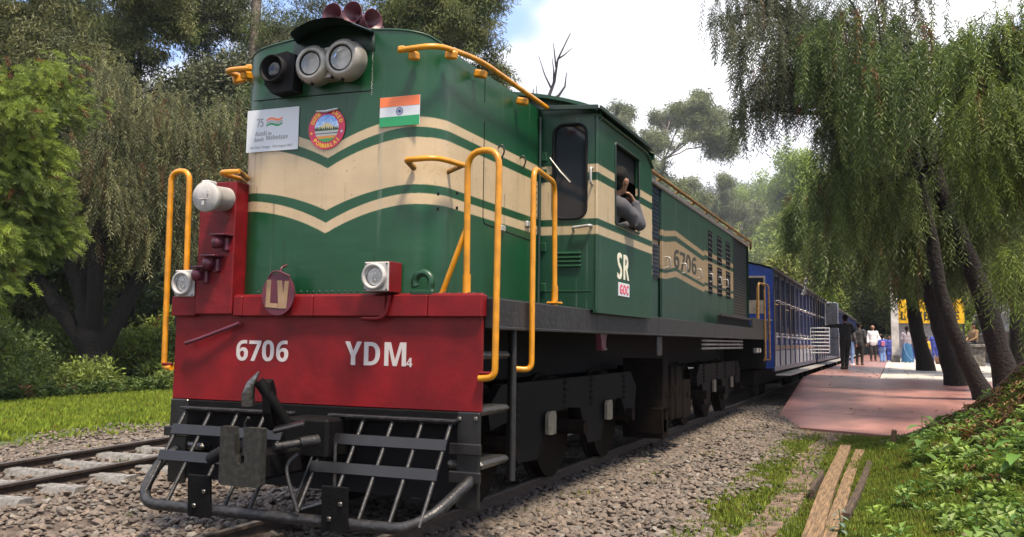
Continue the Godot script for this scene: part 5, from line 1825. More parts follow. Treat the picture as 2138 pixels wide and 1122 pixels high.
func rdir(r: RandomNumberGenerator) -> Vector3:
	var z := r.randf_range(-1, 1)
	var a := r.randf() * TAU
	var q := sqrt(1.0 - z * z)
	return Vector3(q * cos(a), z, q * sin(a))


func leaf_shapes() -> void:
	var r := RandomNumberGenerator.new()
	r.seed = 31
	# a hanging strand of narrow leaves
	for v in 2:
		var l := Leaf.new()
		var path := []
		for i in 9:
			var t := i / 8.0
			path.append(Vector3(0.22 * (1.0 - exp(-3.5 * t)) + 0.02 * sin(t * 6.0 + v), 0.10 * sin(minf(t * 5.0, PI)) - 0.95 * t * t * 0.6 - 0.38 * t, 0.05 * sin(t * 4.0 + v * 2.0)))
		l.stem(path, 0.0045, Color(0.55, 0.42, 0.35))
		var n := 40
		for i in n:
			var t := 0.06 + 0.94 * i / float(n)
			var k := t * 8.0
			var a: Vector3 = path[mini(int(k), 7)]
			var b: Vector3 = path[mini(int(k), 7) + 1]
			var p := a.lerp(b, k - int(k)) if int(k) < 8 else b
			var tg := (b - a).normalized()
			var phi := i * 2.4 + r.randf() * 0.6
			var ox := tg.cross(Vector3.FORWARD).normalized()
			var oz := tg.cross(ox)
			var rad := ox * cos(phi) + oz * sin(phi)
			var d := (tg * 0.75 + rad * r.randf_range(0.45, 0.85)).normalized()
			l.add(p, d, d.cross(rad.cross(tg) + rdir(r) * 0.5).normalized(), r.randf_range(0.09, 0.145), 0.021, Color.WHITE * r.randf_range(0.55, 1.45))
		LM["strand%d" % v] = l.mesh()
	# a bottlebrush shoot: leaves all round a short outward twig
	for v in 2:
		var l := Leaf.new()
		var path := []
		for i in 6:
			var t := i / 5.0
			path.append(Vector3(0.38 * t, 0.10 * t - 0.16 * t * t * (1.0 + v), 0.03 * sin(t * 3.0)))
		l.stem(path, 0.005, Color(0.5, 0.4, 0.3))
		var n := 36
		for i in n:
			var t := 0.08 + 0.92 * i / float(n)
			var k := t * 4.99
			var a: Vector3 = path[int(k)]
			var b: Vector3 = path[int(k) + 1]
			var p := a.lerp(b, k - int(k))
			var tg := (b - a).normalized()
			var phi := i * 2.4 + r.randf() * 0.6
			var oy := tg.cross(Vector3.BACK).normalized()
			var oz := tg.cross(oy)
			var rad := oy * cos(phi) + oz * sin(phi)
			var d := (tg * 0.8 + rad * r.randf_range(0.5, 0.8)).normalized()
			var young := 1.0 + 0.5 * t
			l.add(p, d, d.cross(rdir(r)).normalized(), r.randf_range(0.11, 0.165), 0.024, Color(young, young, 1.0) * r.randf_range(0.75, 1.25))
		LM["shoot%d" % v] = l.mesh()
	# a ball of oval leaves
	var l := Leaf.new()
	for i in 56:
		var p := rdir(r) * 0.42 * pow(r.randf(), 0.45)
		var d := (rdir(r) + p.normalized() * 0.8 + Vector3(0, -0.25, 0)).normalized()
		l.add(p, d, d.cross(rdir(r)).normalized(), r.randf_range(0.12, 0.20), 0.078, Color.WHITE * r.randf_range(0.55, 1.45))
	LM["ball"] = l.mesh()
	# a loose tuft of hanging sickle leaves
	l = Leaf.new()
	for i in 46:
		var p := rdir(r) * 0.40 * pow(r.randf(), 0.5)
		p.y *= 0.7
		var d := (Vector3(0, -0.9, 0) + rdir(r) * 0.75).normalized()
		l.add(p, d, d.cross(rdir(r)).normalized(), r.randf_range(0.14, 0.24), 0.042, Color.WHITE * r.randf_range(0.55, 1.45))
	for i in 6:
		var e := rdir(r) * 0.34
		l.stem([Vector3(0, -0.1, 0), e], 0.006, Color(0.6, 0.5, 0.45))
	LM["sickle"] = l.mesh()
	# grass tuft
	l = Leaf.new()
	for i in 11:
		var a := r.randf() * TAU
		var o := Vector3(cos(a), 0, sin(a)) * 0.03
		var d := (Vector3(cos(a) * 0.55, 1.0, sin(a) * 0.55) + rdir(r) * 0.25).normalized()
		l.add(o, d, d.cross(o).normalized(), r.randf_range(0.06, 0.14), 0.009, Color.WHITE * r.randf_range(0.7, 1.3), 0.3)
	LM["tuft"] = l.mesh()
	# low broad-leaved ground plant
	l = Leaf.new()
	for i in 13:
		var a := i * 2.4
		var hgt := 0.02 + 0.11 * (1.0 - i / 13.0)
		var o := Vector3(cos(a), 0, sin(a)) * 0.02 + Vector3(0, hgt, 0)
		var d := (Vector3(cos(a), 0.15 + 0.5 * (1.0 - i / 13.0), sin(a))).normalized()
		l.add(o, d, d.cross(Vector3.UP).normalized(), r.randf_range(0.06, 0.11), 0.055, Color.WHITE * r.randf_range(0.7, 1.25), 0.35)
	l.stem([Vector3.ZERO, Vector3(0, 0.13, 0)], 0.004, Color(0.7, 0.7, 0.5))
	LM["herb"] = l.mesh()
	# curled dead leaf
	l = Leaf.new()
	for i in 5:
		var o := Vector3(r.randf_range(-0.09, 0.09), 0.008 + 0.012 * i, r.randf_range(-0.09, 0.09))
		var d := Vector3(r.randf_range(-1, 1), r.randf_range(-0.2, 0.35), r.randf_range(-1, 1)).normalized()
		l.add(o, d, d.cross(Vector3.UP + rdir(r) * 0.5).normalized(), r.randf_range(0.05, 0.1), 0.03, Color.WHITE * r.randf_range(0.6, 1.4), 0.5)
	LM["litter"] = l.mesh()


func leaf_color(r: RandomNumberGenerator, a: Color, b: Color, k: float, odd: float) -> Color:
	var c := a.lerp(b, clampf(k + r.randf_range(-0.3, 0.3), 0, 1)) * r.randf_range(0.7, 1.35)
	if r.randf() < odd:
		c = Color(0.16, 0.075, 0.03) * r.randf_range(0.6, 1.3)
	return c


# trunk: points in the world; blobs: [centre, radii, share]; o: leaf, n, puffs, a, b, tilt, size, r0, bark, odd
func tree(called: String, label: String, trunk: Array, blobs: Array, o: Dictionary, group := "") -> Node3D:
	var r := RandomNumberGenerator.new()
	r.seed = hash(label)
	var base: Vector3 = trunk[0]
	var t := thing(called, label, o.get("kind", "tree"), base, group)
	var bark: Material = M[o.get("bark", "bark")]
	var r0: float = o.get("r0", 0.25)
	var pts := []
	var n := trunk.size()
	for i in n - 1:
		for k in 4:
			pts.append((trunk[i] as Vector3).lerp(trunk[i + 1], k / 4.0) - base + (rdir(r) * r0 * 0.10 if i + k > 0 else Vector3.ZERO))
	pts.append(trunk[n - 1] - base)
	var rs := []
	for i in pts.size():
		var q := i / float(pts.size() - 1)
		rs.append(r0 * lerpf(1.0, o.get("taper", 0.45), q) * (1.0 + 0.45 * exp(-q * 12.0)) * r.randf_range(0.94, 1.07))
	pts[0] = pts[0] - Vector3(0, 0.25, 0)
	var tb := Mb.new()
	tb.tube(pts, rs, 14)
	part(t, "trunk", tb, bark)
	for q in o.get("stems", []):
		var sp := []
		var sr := []
		for i in q.size():
			sp.append(q[i] - base)
			sr.append(r0 * lerpf(0.62, 0.28, i / float(q.size() - 1)))
		var sm := Mb.new()
		sm.tube(arc(sp, 0.5, 3), lerpf(sr[0], sr[q.size() - 1], 0.4), 10)
		part(t, "stem", sm, bark)
	var total := 0.0
	for b in blobs:
		total += b[2]
	var xs := [[], []]
	var cs := [[], []]
	var hang: bool = o.get("hang", false)
	for bi in blobs.size():
		var b: Array = blobs[bi]
		var c: Vector3 = b[0] - base
		var rad: Vector3 = b[1]
		# limb from the trunk
		var best := pts.size() - 1
		var bd := 1e9
		for i in range(int(pts.size() * o.get("fork", 0.4)), pts.size()):
			var d: float = (pts[i] as Vector3).distance_to(c) + maxf(0.0, pts[i].y - c.y) * 1.0
			if d < bd:
				bd = d
				best = i
		var lb := Mb.new()
		var s: Vector3 = pts[best]
		var lr: float = minf(rs[best] * 0.62, 0.03 + 0.035 * bd)
		var mid := s.lerp(c, 0.5) + Vector3(0, 0.10 * bd, 0) + rdir(r) * bd * 0.08
		var lp := []
		var lrr := []
		for i in 9:
			var u := i / 8.0
			lp.append(s.lerp(mid, u).lerp(mid.lerp(c, u), u) + rdir(r) * 0.03 * bd * u * (1 - u) * 2.0)
			lrr.append(lerpf(lr, 0.02 + lr * 0.15, u))
		lb.tube(lp, lrr, 8)
		var np: int = o.get("puffs", 16)
		var puffs := []
		for i in np:
			var d := rdir(r)
			var q := pow(r.randf(), 0.4)
			var p := c + d * rad * q
			puffs.append([p, r.randf()])
			if i < o.get("twigs", 6):
				var u := r.randf_range(0.35, 1.0)
				var a: Vector3 = lp[int(u * 8)]
				var m2 := a.lerp(p, 0.5) + Vector3(0, 0.12 * a.distance_to(p), 0)
				lb.tube([a, a.lerp(m2, 0.6), m2, m2.lerp(p, 0.6), p], [lr * 0.32 + 0.006, lr * 0.24 + 0.005, lr * 0.18 + 0.005, lr * 0.1 + 0.004, 0.004], 5)
		part(t, "limb", lb, bark)
		var cnt := int(o.n * b[2] / total)
		var pr: float = (rad.x + rad.y + rad.z) / 3.0 * o.get("spread", 0.34)
		for i in cnt:
			var pf: Array = puffs[r.randi() % np]
			var g := Vector3(r.randfn(), r.randfn() * 0.8, r.randfn()) * pr * 0.55
			var p: Vector3 = pf[0] + g
			var sc := r.randf_range(o.get("s0", 0.8), o.get("s1", 1.25))
			var yaw := r.randf() * TAU
			if hang or o.get("out", false):  # twigs leave the crown's middle
				var away := p - c
				yaw = atan2(-away.z, away.x) + r.randf_range(-1.1, 1.1)
			var bs := Basis(Vector3.UP, yaw) * Basis.from_euler(Vector3(r.randf_range(-1, 1), 0, r.randf_range(-1, 1)) * o.get("tilt", 0.35)) * Basis.from_scale(Vector3.ONE * sc)
			var v := r.randi() % 2
			xs[v].append(Transform3D(bs, p))
			cs[v].append(leaf_color(r, o.a, o.b, pf[1] * 0.7 + 0.15, o.get("odd", 0.0)))
	var lf: String = o.leaf
	if LM.has(lf):
		many(t, "crown", LM[lf], M.leaf, xs[0] + xs[1], cs[0] + cs[1])
	else:
		for v in 2:
			many(t, "crown", LM[lf + str(v)], M.leaf, xs[v], cs[v])
	return t


const G_DARK := Color(0.044, 0.068, 0.028)
const G_MID := Color(0.10, 0.142, 0.038)
const G_OLIVE := Color(0.18, 0.185, 0.066)
const G_LIGHT := Color(0.20, 0.26, 0.042)
const G_GREY := Color(0.16, 0.172, 0.105)


func V(x: float, y: float, z: float) -> Vector3:
	return Vector3(x, y, z)


func trees() -> void:
	# left of the engine
	tree("bottlebrush_tree", "broad weeping tree with thick dark forked trunk standing beyond the lawn", [V(-17.54, -0.25, -14.86), V(-17.5, 0.7, -14.8), V(-17.56, 1.5, -14.68), V(-17.7, 2.4, -14.5), V(-18.0, 3.6, -14.3)],
		[[V(-16.9, 6.6, -15.3), V(2.3, 1.4, 2.2), 1.5], [V(-15.2, 7.2, -16.2), V(1.4, 1.2, 1.6), 0.8], [V(-15.3, 5.5, -15.8), V(1.3, 1.0, 1.5), 0.8], [V(-18.9, 5.4, -14.2), V(1.6, 1.2, 1.7), 0.8], [V(-16.8, 5.0, -14.4), V(1.6, 0.8, 1.3), 0.7], [V(-19.8, 6.9, -14.5), V(1.7, 1.3, 1.8), 0.8], [V(-15.4, 4.3, -15.2), V(0.8, 0.5, 0.9), 0.3], [V(-18.0, 8.4, -15.6), V(1.7, 1.1, 1.8), 0.6]],
		{"leaf": "strand", "n": 3600, "puffs": 40, "a": G_DARK * 0.7, "b": Color(0.27, 0.28, 0.13), "hang": true, "tilt": 0.25, "s0": 0.7, "s1": 1.35, "r0": 0.46, "taper": 0.6, "fork": 0.12, "stems": [[V(-17.5, 0.5, -14.8), V(-18.3, 1.9, -14.3), V(-19.4, 3.2, -13.9), V(-20.3, 4.6, -13.8)], [V(-17.45, 0.4, -14.8), V(-16.7, 2.0, -14.9), V(-15.9, 3.6, -15.2), V(-15.4, 5.0, -15.6)], [V(-17.5, 1.1, -14.7), V(-17.0, 2.6, -14.2), V(-16.8, 4.4, -14.0)]], "odd": 0.05, "spread": 0.36})
	tree("bottlebrush_tree", "bright yellow-green bushy tree at the left edge, foliage down to the lawn", [V(-14.2, -0.25, -8.2), V(-14.1, 1.5, -8.3), V(-13.9, 3.5, -8.6), V(-13.6, 5.0, -8.8)],
		[[V(-14.1, 4.4, -8.6), V(1.2, 1.2, 1.3), 1.0], [V(-13.6, 5.6, -8.3), V(1.1, 0.9, 1.1), 0.7], [V(-13.5, 3.0, -7.9), V(0.9, 0.9, 1.0), 0.7], [V(-14.6, 6.6, -9.4), V(1.5, 1.0, 1.4), 0.8], [V(-14.2, 3.6, -9.6), V(0.9, 0.8, 0.9), 0.6], [V(-14.2, 2.0, -7.8), V(0.8, 0.7, 0.8), 0.4]],
		{"leaf": "shoot", "n": 4400, "puffs": 44, "a": G_MID * 1.0, "b": G_LIGHT * 1.25, "out": true, "tilt": 0.6, "s0": 0.5, "s1": 0.95, "r0": 0.2, "odd": 0.03, "spread": 0.3})
	var bk := [
		["tall olive tree behind the bright bush at the far left", V(-25.5, 0.2, -20.5), 13.0, 3.4, "sickle", G_DARK, G_OLIVE, 1900],
		["dark round-leaved tree behind the weeping tree's top", V(-23.0, 0.2, -24.0), 12.5, 3.0, "ball", G_DARK * 0.8, G_GREY * 0.7, 1500],
		["grey-green gum tree between the weeping tree and the engine", V(-21.0, 0.2, -26.0), 10.5, 2.6, "sickle", G_MID, G_GREY, 1500],
		["broad dark gum tree far behind the left lawn", V(-31.0, 1.0, -24.0), 15.0, 4.2, "sickle", G_DARK, G_MID, 1900],
		["olive gum tree with a thin crown beside the tall pale trunk", V(-27.0, 0.5, -32.0), 15.5, 3.4, "sickle", G_MID, G_GREY, 1300],
		["mid-green leafy tree in the gap under the weeping tree", V(-24.5, 0.2, -19.0), 5.5, 2.6, "ball", G_MID, G_OLIVE, 1300],
		["tall olive gum filling the far left corner above the bright bush", V(-30.0, 0.5, -16.0), 16.5, 4.4, "sickle", G_MID, G_OLIVE, 2100],
		["tall dark gum between the far left gum and the weeping tree", V(-29.0, 0.5, -27.0), 17.5, 4.4, "sickle", G_DARK, G_GREY, 2100],
		["tall grey gum whose thin crown meets the engine's left roof rail", V(-26.5, 0.5, -38.0), 19.0, 4.6, "sickle", G_MID, G_GREY, 1000],
		["rounded dark tree behind the weeping tree's right half", V(-19.5, 0.2, -24.5), 8.5, 2.6, "ball", G_DARK * 0.9, G_MID, 1300],
		["tall mid-green gum filling the gap above the weeping tree", V(-25.5, 0.3, -24.0), 17.0, 3.4, "sickle", G_MID, G_OLIVE, 1700],
		["broad dim tree deep behind the bright bush", V(-22.0, 0.2, -13.5), 8.0, 3.0, "ball", G_DARK * 0.8, G_MID, 1500],
		["dark tree low behind the engine's red corner", V(-22.5, 0.2, -27.0), 7.5, 2.6, "ball", G_DARK * 0.8, G_MID, 1300]]
	for q in bk:
		var b: Vector3 = q[1]
		var h: float = q[2]
		var w: float = q[3]
		var r := RandomNumberGenerator.new()
		r.seed = hash(q[0])
		var bl := []
		for k in 6:
			bl.append([b + V(r.randf_range(-0.7, 0.7) * w, h * lerpf(0.42, 0.95, k / 5.0), r.randf_range(-0.7, 0.7) * w), V(w * 0.55, w * 0.42, w * 0.55), 1.0])
		tree("background_tree", q[0], [b, b + V(0.2, h * 0.3, 0.1), b + V(-0.1, h * 0.6, 0.2), b + V(0.1, h * 0.85, 0)], bl, {"leaf": q[4], "n": q[7], "puffs": 18, "a": q[5], "b": q[6], "tilt": 1.0, "s0": 0.8, "s1": 1.5, "r0": 0.22, "bark": "bark_brown", "spread": 0.42}, "trees behind the left lawn")
	# tall pale-trunked gums behind the engine
	tree("eucalyptus_tree", "tall pale straight gum trunk with thin bare branches left of the headlights", [V(-24.6, 0.3, -30.2), V(-24.6, 7.0, -30.2), V(-24.6, 13.0, -30.2), V(-24.5, 20.0, -30.1), V(-24.3, 26.0, -30.0)],
		[[V(-23.3, 15.5, -30.5), V(1.8, 1.5, 1.8), 1.0], [V(-26.4, 16.5, -29.5), V(1.8, 1.5, 1.8), 1.0], [V(-22.0, 18.5, -31.0), V(2.0, 1.8, 2.0), 1.0], [V(-24.8, 21.0, -30.0), V(2.6, 2.0, 2.4), 1.0]],
		{"leaf": "sickle", "n": 600, "puffs": 14, "twigs": 16, "a": G_MID, "b": G_GREY, "tilt": 1.0, "s0": 0.7, "s1": 1.2, "r0": 0.36, "taper": 0.45, "bark": "bark_pale", "fork": 0.45, "spread": 0.4})
	tree("eucalyptus_tree", "olive gum crown with hanging leaves above the engine's right roof rail", [V(-16.5, 0.2, -33.0), V(-16.3, 6.0, -33.0), V(-15.8, 11.0, -32.6), V(-15.2, 15.0, -32.0)],
		[[V(-15.8, 15.6, -30.0), V(2.2, 1.7, 2.0), 1.0], [V(-13.4, 15.0, -30.5), V(1.8, 1.5, 1.8), 0.9], [V(-13.5, 17.5, -31.5), V(2.0, 1.4, 1.8), 0.8], [V(-13.9, 13.8, -34.5), V(1.3, 1.1, 1.3), 0.5], [V(-17.0, 18.0, -31.0), V(2.2, 1.5, 2.0), 0.8]],
		{"leaf": "sickle", "n": 1300, "puffs": 18, "twigs": 12, "a": G_MID, "b": G_OLIVE * 1.05, "tilt": 0.9, "s0": 0.8, "s1": 1.3, "r0": 0.3, "bark": "bark_pale", "fork": 0.5, "spread": 0.4})
	tree("eucalyptus_tree", "thin gum with pale leaning stems between the two larger gums at the top", [V(-21.0, 0.3, -38.0), V(-20.6, 8.0, -38.0), V(-19.8, 14.0, -37.5), V(-19.0, 19.0, -37.0)],
		[[V(-19.5, 16.5, -36.5), V(2.4, 2.0, 2.2), 1.0], [V(-17.5, 18.5, -37.0), V(2.0, 1.6, 2.0), 0.8], [V(-22.0, 17.5, -37.0), V(2.2, 1.8, 2.0), 0.8], [V(-20.0, 20.5, -36.0), V(2.4, 1.6, 2.0), 0.8]],
		{"leaf": "sickle", "n": 850, "puffs": 16, "twigs": 14, "a": G_MID, "b": G_GREY, "tilt": 1.0, "s0": 0.8, "s1": 1.3, "r0": 0.28, "bark": "bark_pale", "fork": 0.45, "spread": 0.42})
	# bare dead tree above the cab
	var dt := thing("dead_tree", "bare dead tree top with forked leafless branches above the cab roof", "dead tree", Vector3(-13.6, 0.0, -40.6))
	var db := Mb.new()
	db.tube([Vector3(0, -0.3, 0), Vector3(0.1, 6, 0), Vector3(0.0, 11.0, 0), Vector3(0.15, 13.6, 0)], [0.3, 0.22, 0.15, 0.10], 8)
	part(dt, "trunk", db, M.bark_dead)
	for q in [[[0.15, 13.5], [0.6, 15.2], [0.95, 16.3], [1.5, 17.8]], [[0.45, 14.8], [0.1, 15.6], [-0.15, 16.6]], [[0.8, 15.9], [0.75, 16.7], [0.6, 17.3]], [[0.95, 16.3], [1.35, 16.5], [1.75, 16.85]], [[0.1, 13.7], [-0.35, 14.4], [-0.45, 15.1]], [[0.2, 13.9], [0.9, 14.4], [1.2, 14.9], [1.35, 15.6]], [[0.05, 13.3], [-0.3, 13.8], [-0.6, 14.3], [-0.62, 14.9]], [[0.55, 15.0], [0.65, 15.8], [0.62, 16.4]]]:
		var lp := []
		var lr := []
		for i in q.size():
			lp.append(Vector3(q[i][0], q[i][1], 0.25 * sin(q[i][1] * 2.0)))
			lr.append(0.085 * (1.0 - 0.75 * i / (q.size() - 1.0)) * (1.2 if q.size() > 3 else 0.65))
		var lb := Mb.new()
		lb.tube(lp, lr, 6)
		part(dt, "limb", lb, M.bark_dead)
	# gums with round tops behind the train
	var gum := [["round-topped gum with bare lower branches, largest beyond the cab", V(-13.4, 2.0, -68.0), 18.6, 4.7, 3000], ["smaller olive gum crown just right of the cab roof corner", V(-17.0, 2.0, -67.0), 18.4, 3.4, 1700], ["slender pale gum standing alone at the right of the gums", V(-10.8, 2.0, -74.0), 14.6, 2.1, 800], ["low gum top peeping over the cab beside the dead branches", V(-17.5, 1.0, -52.0), 15.2, 2.2, 900], ["thin pale sapling nearest the green hillside trees", V(-8.6, 2.5, -78.0), 11.6, 2.0, 650], ["short feathery gum behind the long hood roof rail", V(-11.5, 1.5, -62.0), 10.5, 2.8, 1100]]
	for q in gum:
		var b: Vector3 = q[1]
		var h: float = q[2]
		var w: float = q[3]
		var r := RandomNumberGenerator.new()
		r.seed = hash(q[0])
		var bl := []
		for k in 11:
			var d := rdir(r)
			bl.append([b + V(d.x * w * 1.05, h * 0.78 + d.y * w * 1.05, d.z * w * 1.05), V(w * 0.40, w * 0.26, w * 0.40), r.randf_range(0.5, 1.0)])
		tree("eucalyptus_tree", q[0], [b, b + V(0.2, h * 0.3, 0), b + V(-0.1, h * 0.55, 0), b + V(0.1, h * 0.75, 0)], bl, {"leaf": "sickle", "n": int(q[4] * 0.55), "puffs": 12, "twigs": 8, "a": G_MID * 1.3, "b": G_GREY * 1.7, "tilt": 1.0, "s0": 0.9, "s1": 1.9, "r0": 0.22, "bark": "bark_pale", "fork": 0.55, "spread": 0.36}, "gum trees beyond the train")
	# the wooded slope at the end of the line
	var hill := [["tallest pale green tree on the wooded slope beyond the coaches", V(-6.8, 2.0, -84.0), 17.0, 6.4, G_MID * 1.8, G_LIGHT * 1.4], ["broad pale tree left on the wooded slope, over the long hood's end", V(-11.0, 3.0, -88.0), 13.0, 4.8, G_MID * 1.8, G_LIGHT * 1.3], ["darker tree on the slope behind the first coach roof", V(-3.4, 1.5, -74.0), 12.0, 4.4, G_MID * 1.5, G_LIGHT * 1.2], ["bushy tree low on the slope, its leaves over the coach roofs", V(-3.6, 1.0, -62.0), 6.0, 2.6, G_MID, G_OLIVE * 1.15], ["dark tree at the end of the platform, behind the walking people", V(2.6, 1.0, -76.0), 11.0, 4.4, G_DARK, G_MID], ["dark broad tree closing the line behind the notice post", V(-1.2, 1.0, -78.0), 12.0, 4.6, G_DARK, G_MID], ["wide dark tree behind the white pillar", V(6.9, 1.0, -80.0), 11.0, 4.6, G_DARK, G_MID], ["sunlit light green tree seen under the yellow sign", V(7.0, 0.4, -66.0), 4.5, 2.0, G_LIGHT * 0.9, G_LIGHT * 1.2], ["tall tree above the cream coaches at the right", V(16.0, 1.5, -70.0), 15.0, 5.5, G_DARK, G_OLIVE], ["leafy tree behind the white station building", V(21.0, 1.5, -76.0), 14.0, 5.5, G_MID, G_OLIVE], ["grey-green tree high on the slope behind the others", V(-2.0, 10.0, -118.0), 13.0, 6.0, G_MID, G_GREY], ["pale feathery tree rising behind the long hood roof, left of the slope", V(-14.5, 3.0, -84.0), 9.0, 3.4, G_MID * 1.3, G_GREY * 1.4], ["rounded pale tree between the slender gum and the slope", V(-10.0, 3.0, -80.0), 8.0, 3.0, G_MID * 1.3, G_OLIVE * 1.4], ["leafy young tree beside the coach roofs, pale and feathery", V(-2.6, 0.5, -48.0), 5.2, 1.6, G_OLIVE, G_LIGHT]]
	for q in hill:
		var b: Vector3 = q[1]
		var h: float = q[2]
		var w: float = q[3]
		var r := RandomNumberGenerator.new()
		r.seed = hash(q[0])
		var bl := []
		for k in 8:
			var a := TAU * k / 8.0 + r.randf()
			var up := lerpf(0.25, 0.9, k / 7.0)
			bl.append([b + V(cos(a) * w * (1.0 - up * 0.6) * 0.8, h * up, sin(a) * w * (1.0 - up * 0.6) * 0.8), V(w * 0.5, w * 0.36, w * 0.5), 1.0])
		tree("hillside_tree", q[0], [b, b + V(0.2, h * 0.35, 0), b + V(0, h * 0.7, 0)], bl, {"leaf": "ball", "n": 1500 if w > 3 else 700, "puffs": 16, "twigs": 2, "a": q[4], "b": q[5], "tilt": 1.2, "s0": 1.1, "s1": 2.0, "r0": 0.3, "bark": "bark_brown", "spread": 0.40}, "trees closing the view beyond the train")
	# platform trees
	var wp := {"leaf": "strand", "hang": true, "tilt": 0.22, "odd": 0.04, "puffs": 22, "spread": 0.3, "bark": "bark_brown"}
	tree("bottlebrush_tree", "leaning trunk rising from the red ramp, nearest of the platform trees", [V(5.41, 0.15, -16.4), V(5.02, 1.07, -16.14), V(4.72, 1.86, -15.92), V(4.56, 2.6, -15.8), V(4.42, 3.7, -15.6), V(4.15, 5.2, -15.3), V(3.85, 6.2, -15.1)],
		[[V(4.5, 6.1, -12.2), V(1.4, 1.2, 1.4), 1.0], [V(4.9, 5.3, -9.6), V(0.9, 0.6, 1.0), 0.5], [V(3.7, 7.1, -13.5), V(1.4, 1.1, 1.3), 0.8], [V(5.6, 5.0, -12.8), V(0.9, 0.7, 0.9), 0.4], [V(3.6, 4.9, -15.9), V(1.1, 1.0, 1.1), 0.6]],
		wp.merged({"n": 1250, "a": Color(0.06, 0.10, 0.03), "b": Color(0.17, 0.23, 0.055), "r0": 0.165, "taper": 0.7, "fork": 0.5}))
	tree("bottlebrush_tree", "thickest leaning trunk beside the bank, its dark crown hanging over the train", [V(6.0, 0.2, -17.6), V(5.68, 1.64, -17.33), V(5.33, 2.88, -17.05), V(5.01, 3.81, -16.82), V(4.65, 4.73, -16.57), V(4.4, 5.9, -16.4)],
		[[V(2.9, 8.0, -14.6), V(1.5, 1.1, 1.3), 1.0], [V(1.6, 8.3, -15.8), V(1.1, 0.9, 1.1), 0.8], [V(0.9, 9.2, -16.5), V(0.9, 0.8, 1.0), 0.5], [V(1.25, 7.2, -15.8), V(0.7, 0.55, 0.8), 0.4], [V(0.8, 6.55, -15.7), V(0.35, 0.22, 0.4), 0.08], [V(2.4, 6.9, -15.4), V(1.0, 0.7, 1.0), 0.7], [V(3.4, 6.7, -16.2), V(1.0, 0.8, 1.1), 0.7], [V(0.15, 9.6, -16.1), V(0.25, 0.25, 0.3), 0.05]],
		wp.merged({"n": 1250, "a": G_DARK * 1.2, "b": G_GREY * 1.0, "r0": 0.235, "taper": 0.6, "fork": 0.45}))
	tree("bottlebrush_tree", "pair of dark stems fused at the base where red ramp meets pale paving", [V(5.0, 0.40, -18.8), V(4.70, 1.5, -18.6), V(4.5, 2.3, -18.4), V(4.32, 3.3, -18.2), V(4.2, 4.6, -18.0)],
		[[V(3.2, 5.2, -18.8), V(1.0, 0.7, 1.0), 0.7], [V(4.6, 4.0, -17.6), V(0.9, 0.6, 0.9), 0.5], [V(3.2, 6.4, -18.5), V(1.3, 0.9, 1.2), 0.8], [V(5.6, 5.4, -18.0), V(1.4, 1.1, 1.3), 0.8]],
		wp.merged({"leaf": "shoot", "hang": false, "out": true, "tilt": 0.7, "n": 1900, "s0": 0.8, "s1": 1.4, "a": Color(0.05, 0.085, 0.026), "b": Color(0.16, 0.22, 0.055), "r0": 0.19, "taper": 0.7}))
	tree("bottlebrush_tree", "dark trunk in front of the yellow station sign", [V(4.63, 0.43, -28.3), V(4.38, 1.75, -28.1), V(4.18, 3.2, -27.9), V(4.0, 4.5, -27.7)],
		[[V(2.3, 5.2, -27.6), V(1.2, 0.9, 1.4), 0.8], [V(1.1, 6.0, -29.0), V(1.1, 0.8, 1.3), 0.6], [V(3.6, 5.6, -28.6), V(1.4, 0.9, 1.4), 0.9], [V(2.7, 7.0, -29.5), V(1.8, 1.2, 1.7), 1.0], [V(4.9, 4.35, -26.6), V(1.4, 0.6, 1.4), 0.7], [V(4.2, 7.3, -28.6), V(1.7, 1.2, 1.7), 0.8]],
		wp.merged({"leaf": "shoot", "hang": false, "out": true, "tilt": 0.8, "n": 2300, "a": Color(0.055, 0.09, 0.028), "b": Color(0.17, 0.23, 0.06), "r0": 0.25, "taper": 0.65, "s0": 1.1, "s1": 1.9}))
	tree("bottlebrush_tree", "trunk at the right border of the platform beside the rubble wall", [V(7.35, 0.3, -28.2), V(7.3, 2.5, -28.0), V(7.1, 4.1, -27.8), V(6.5, 5.8, -27.2)],
		[[V(6.4, 6.0, -25.0), V(1.8, 1.3, 1.7), 1.0], [V(7.6, 4.8, -25.0), V(1.4, 1.0, 1.4), 0.8], [V(5.6, 7.3, -24.0), V(1.8, 1.2, 1.7), 1.0], [V(6.6, 3.9, -22.6), V(0.9, 0.7, 0.9), 0.4]],
		wp.merged({"n": 1600, "a": G_MID, "b": G_OLIVE * 1.2, "r0": 0.26, "s0": 0.9, "s1": 1.4}))
	tree("bottlebrush_tree", "overhanging tree at the right edge with bright young yellow-green shoots", [V(7.9, 1.2, -7.2), V(7.7, 2.6, -7.5), V(7.2, 4.2, -8.0), V(6.5, 5.6, -8.6)],
		[[V(5.35, 4.6, -8.9), V(0.8, 0.9, 0.8), 0.9], [V(5.25, 3.9, -9.2), V(0.35, 0.4, 0.5), 0.25], [V(5.35, 2.45, -8.4), V(0.35, 0.35, 0.4), 0.25], [V(5.6, 5.6, -9.5), V(0.9, 0.8, 0.9), 0.8], [V(6.2, 3.9, -9.8), V(0.6, 0.7, 0.8), 0.35]],
		{"leaf": "strand", "n": 1000, "puffs": 26, "a": G_MID, "b": G_LIGHT * 1.15, "hang": true, "tilt": 0.35, "s0": 0.5, "s1": 0.95, "r0": 0.2, "bark": "bark_brown", "spread": 0.42, "odd": 0.02})


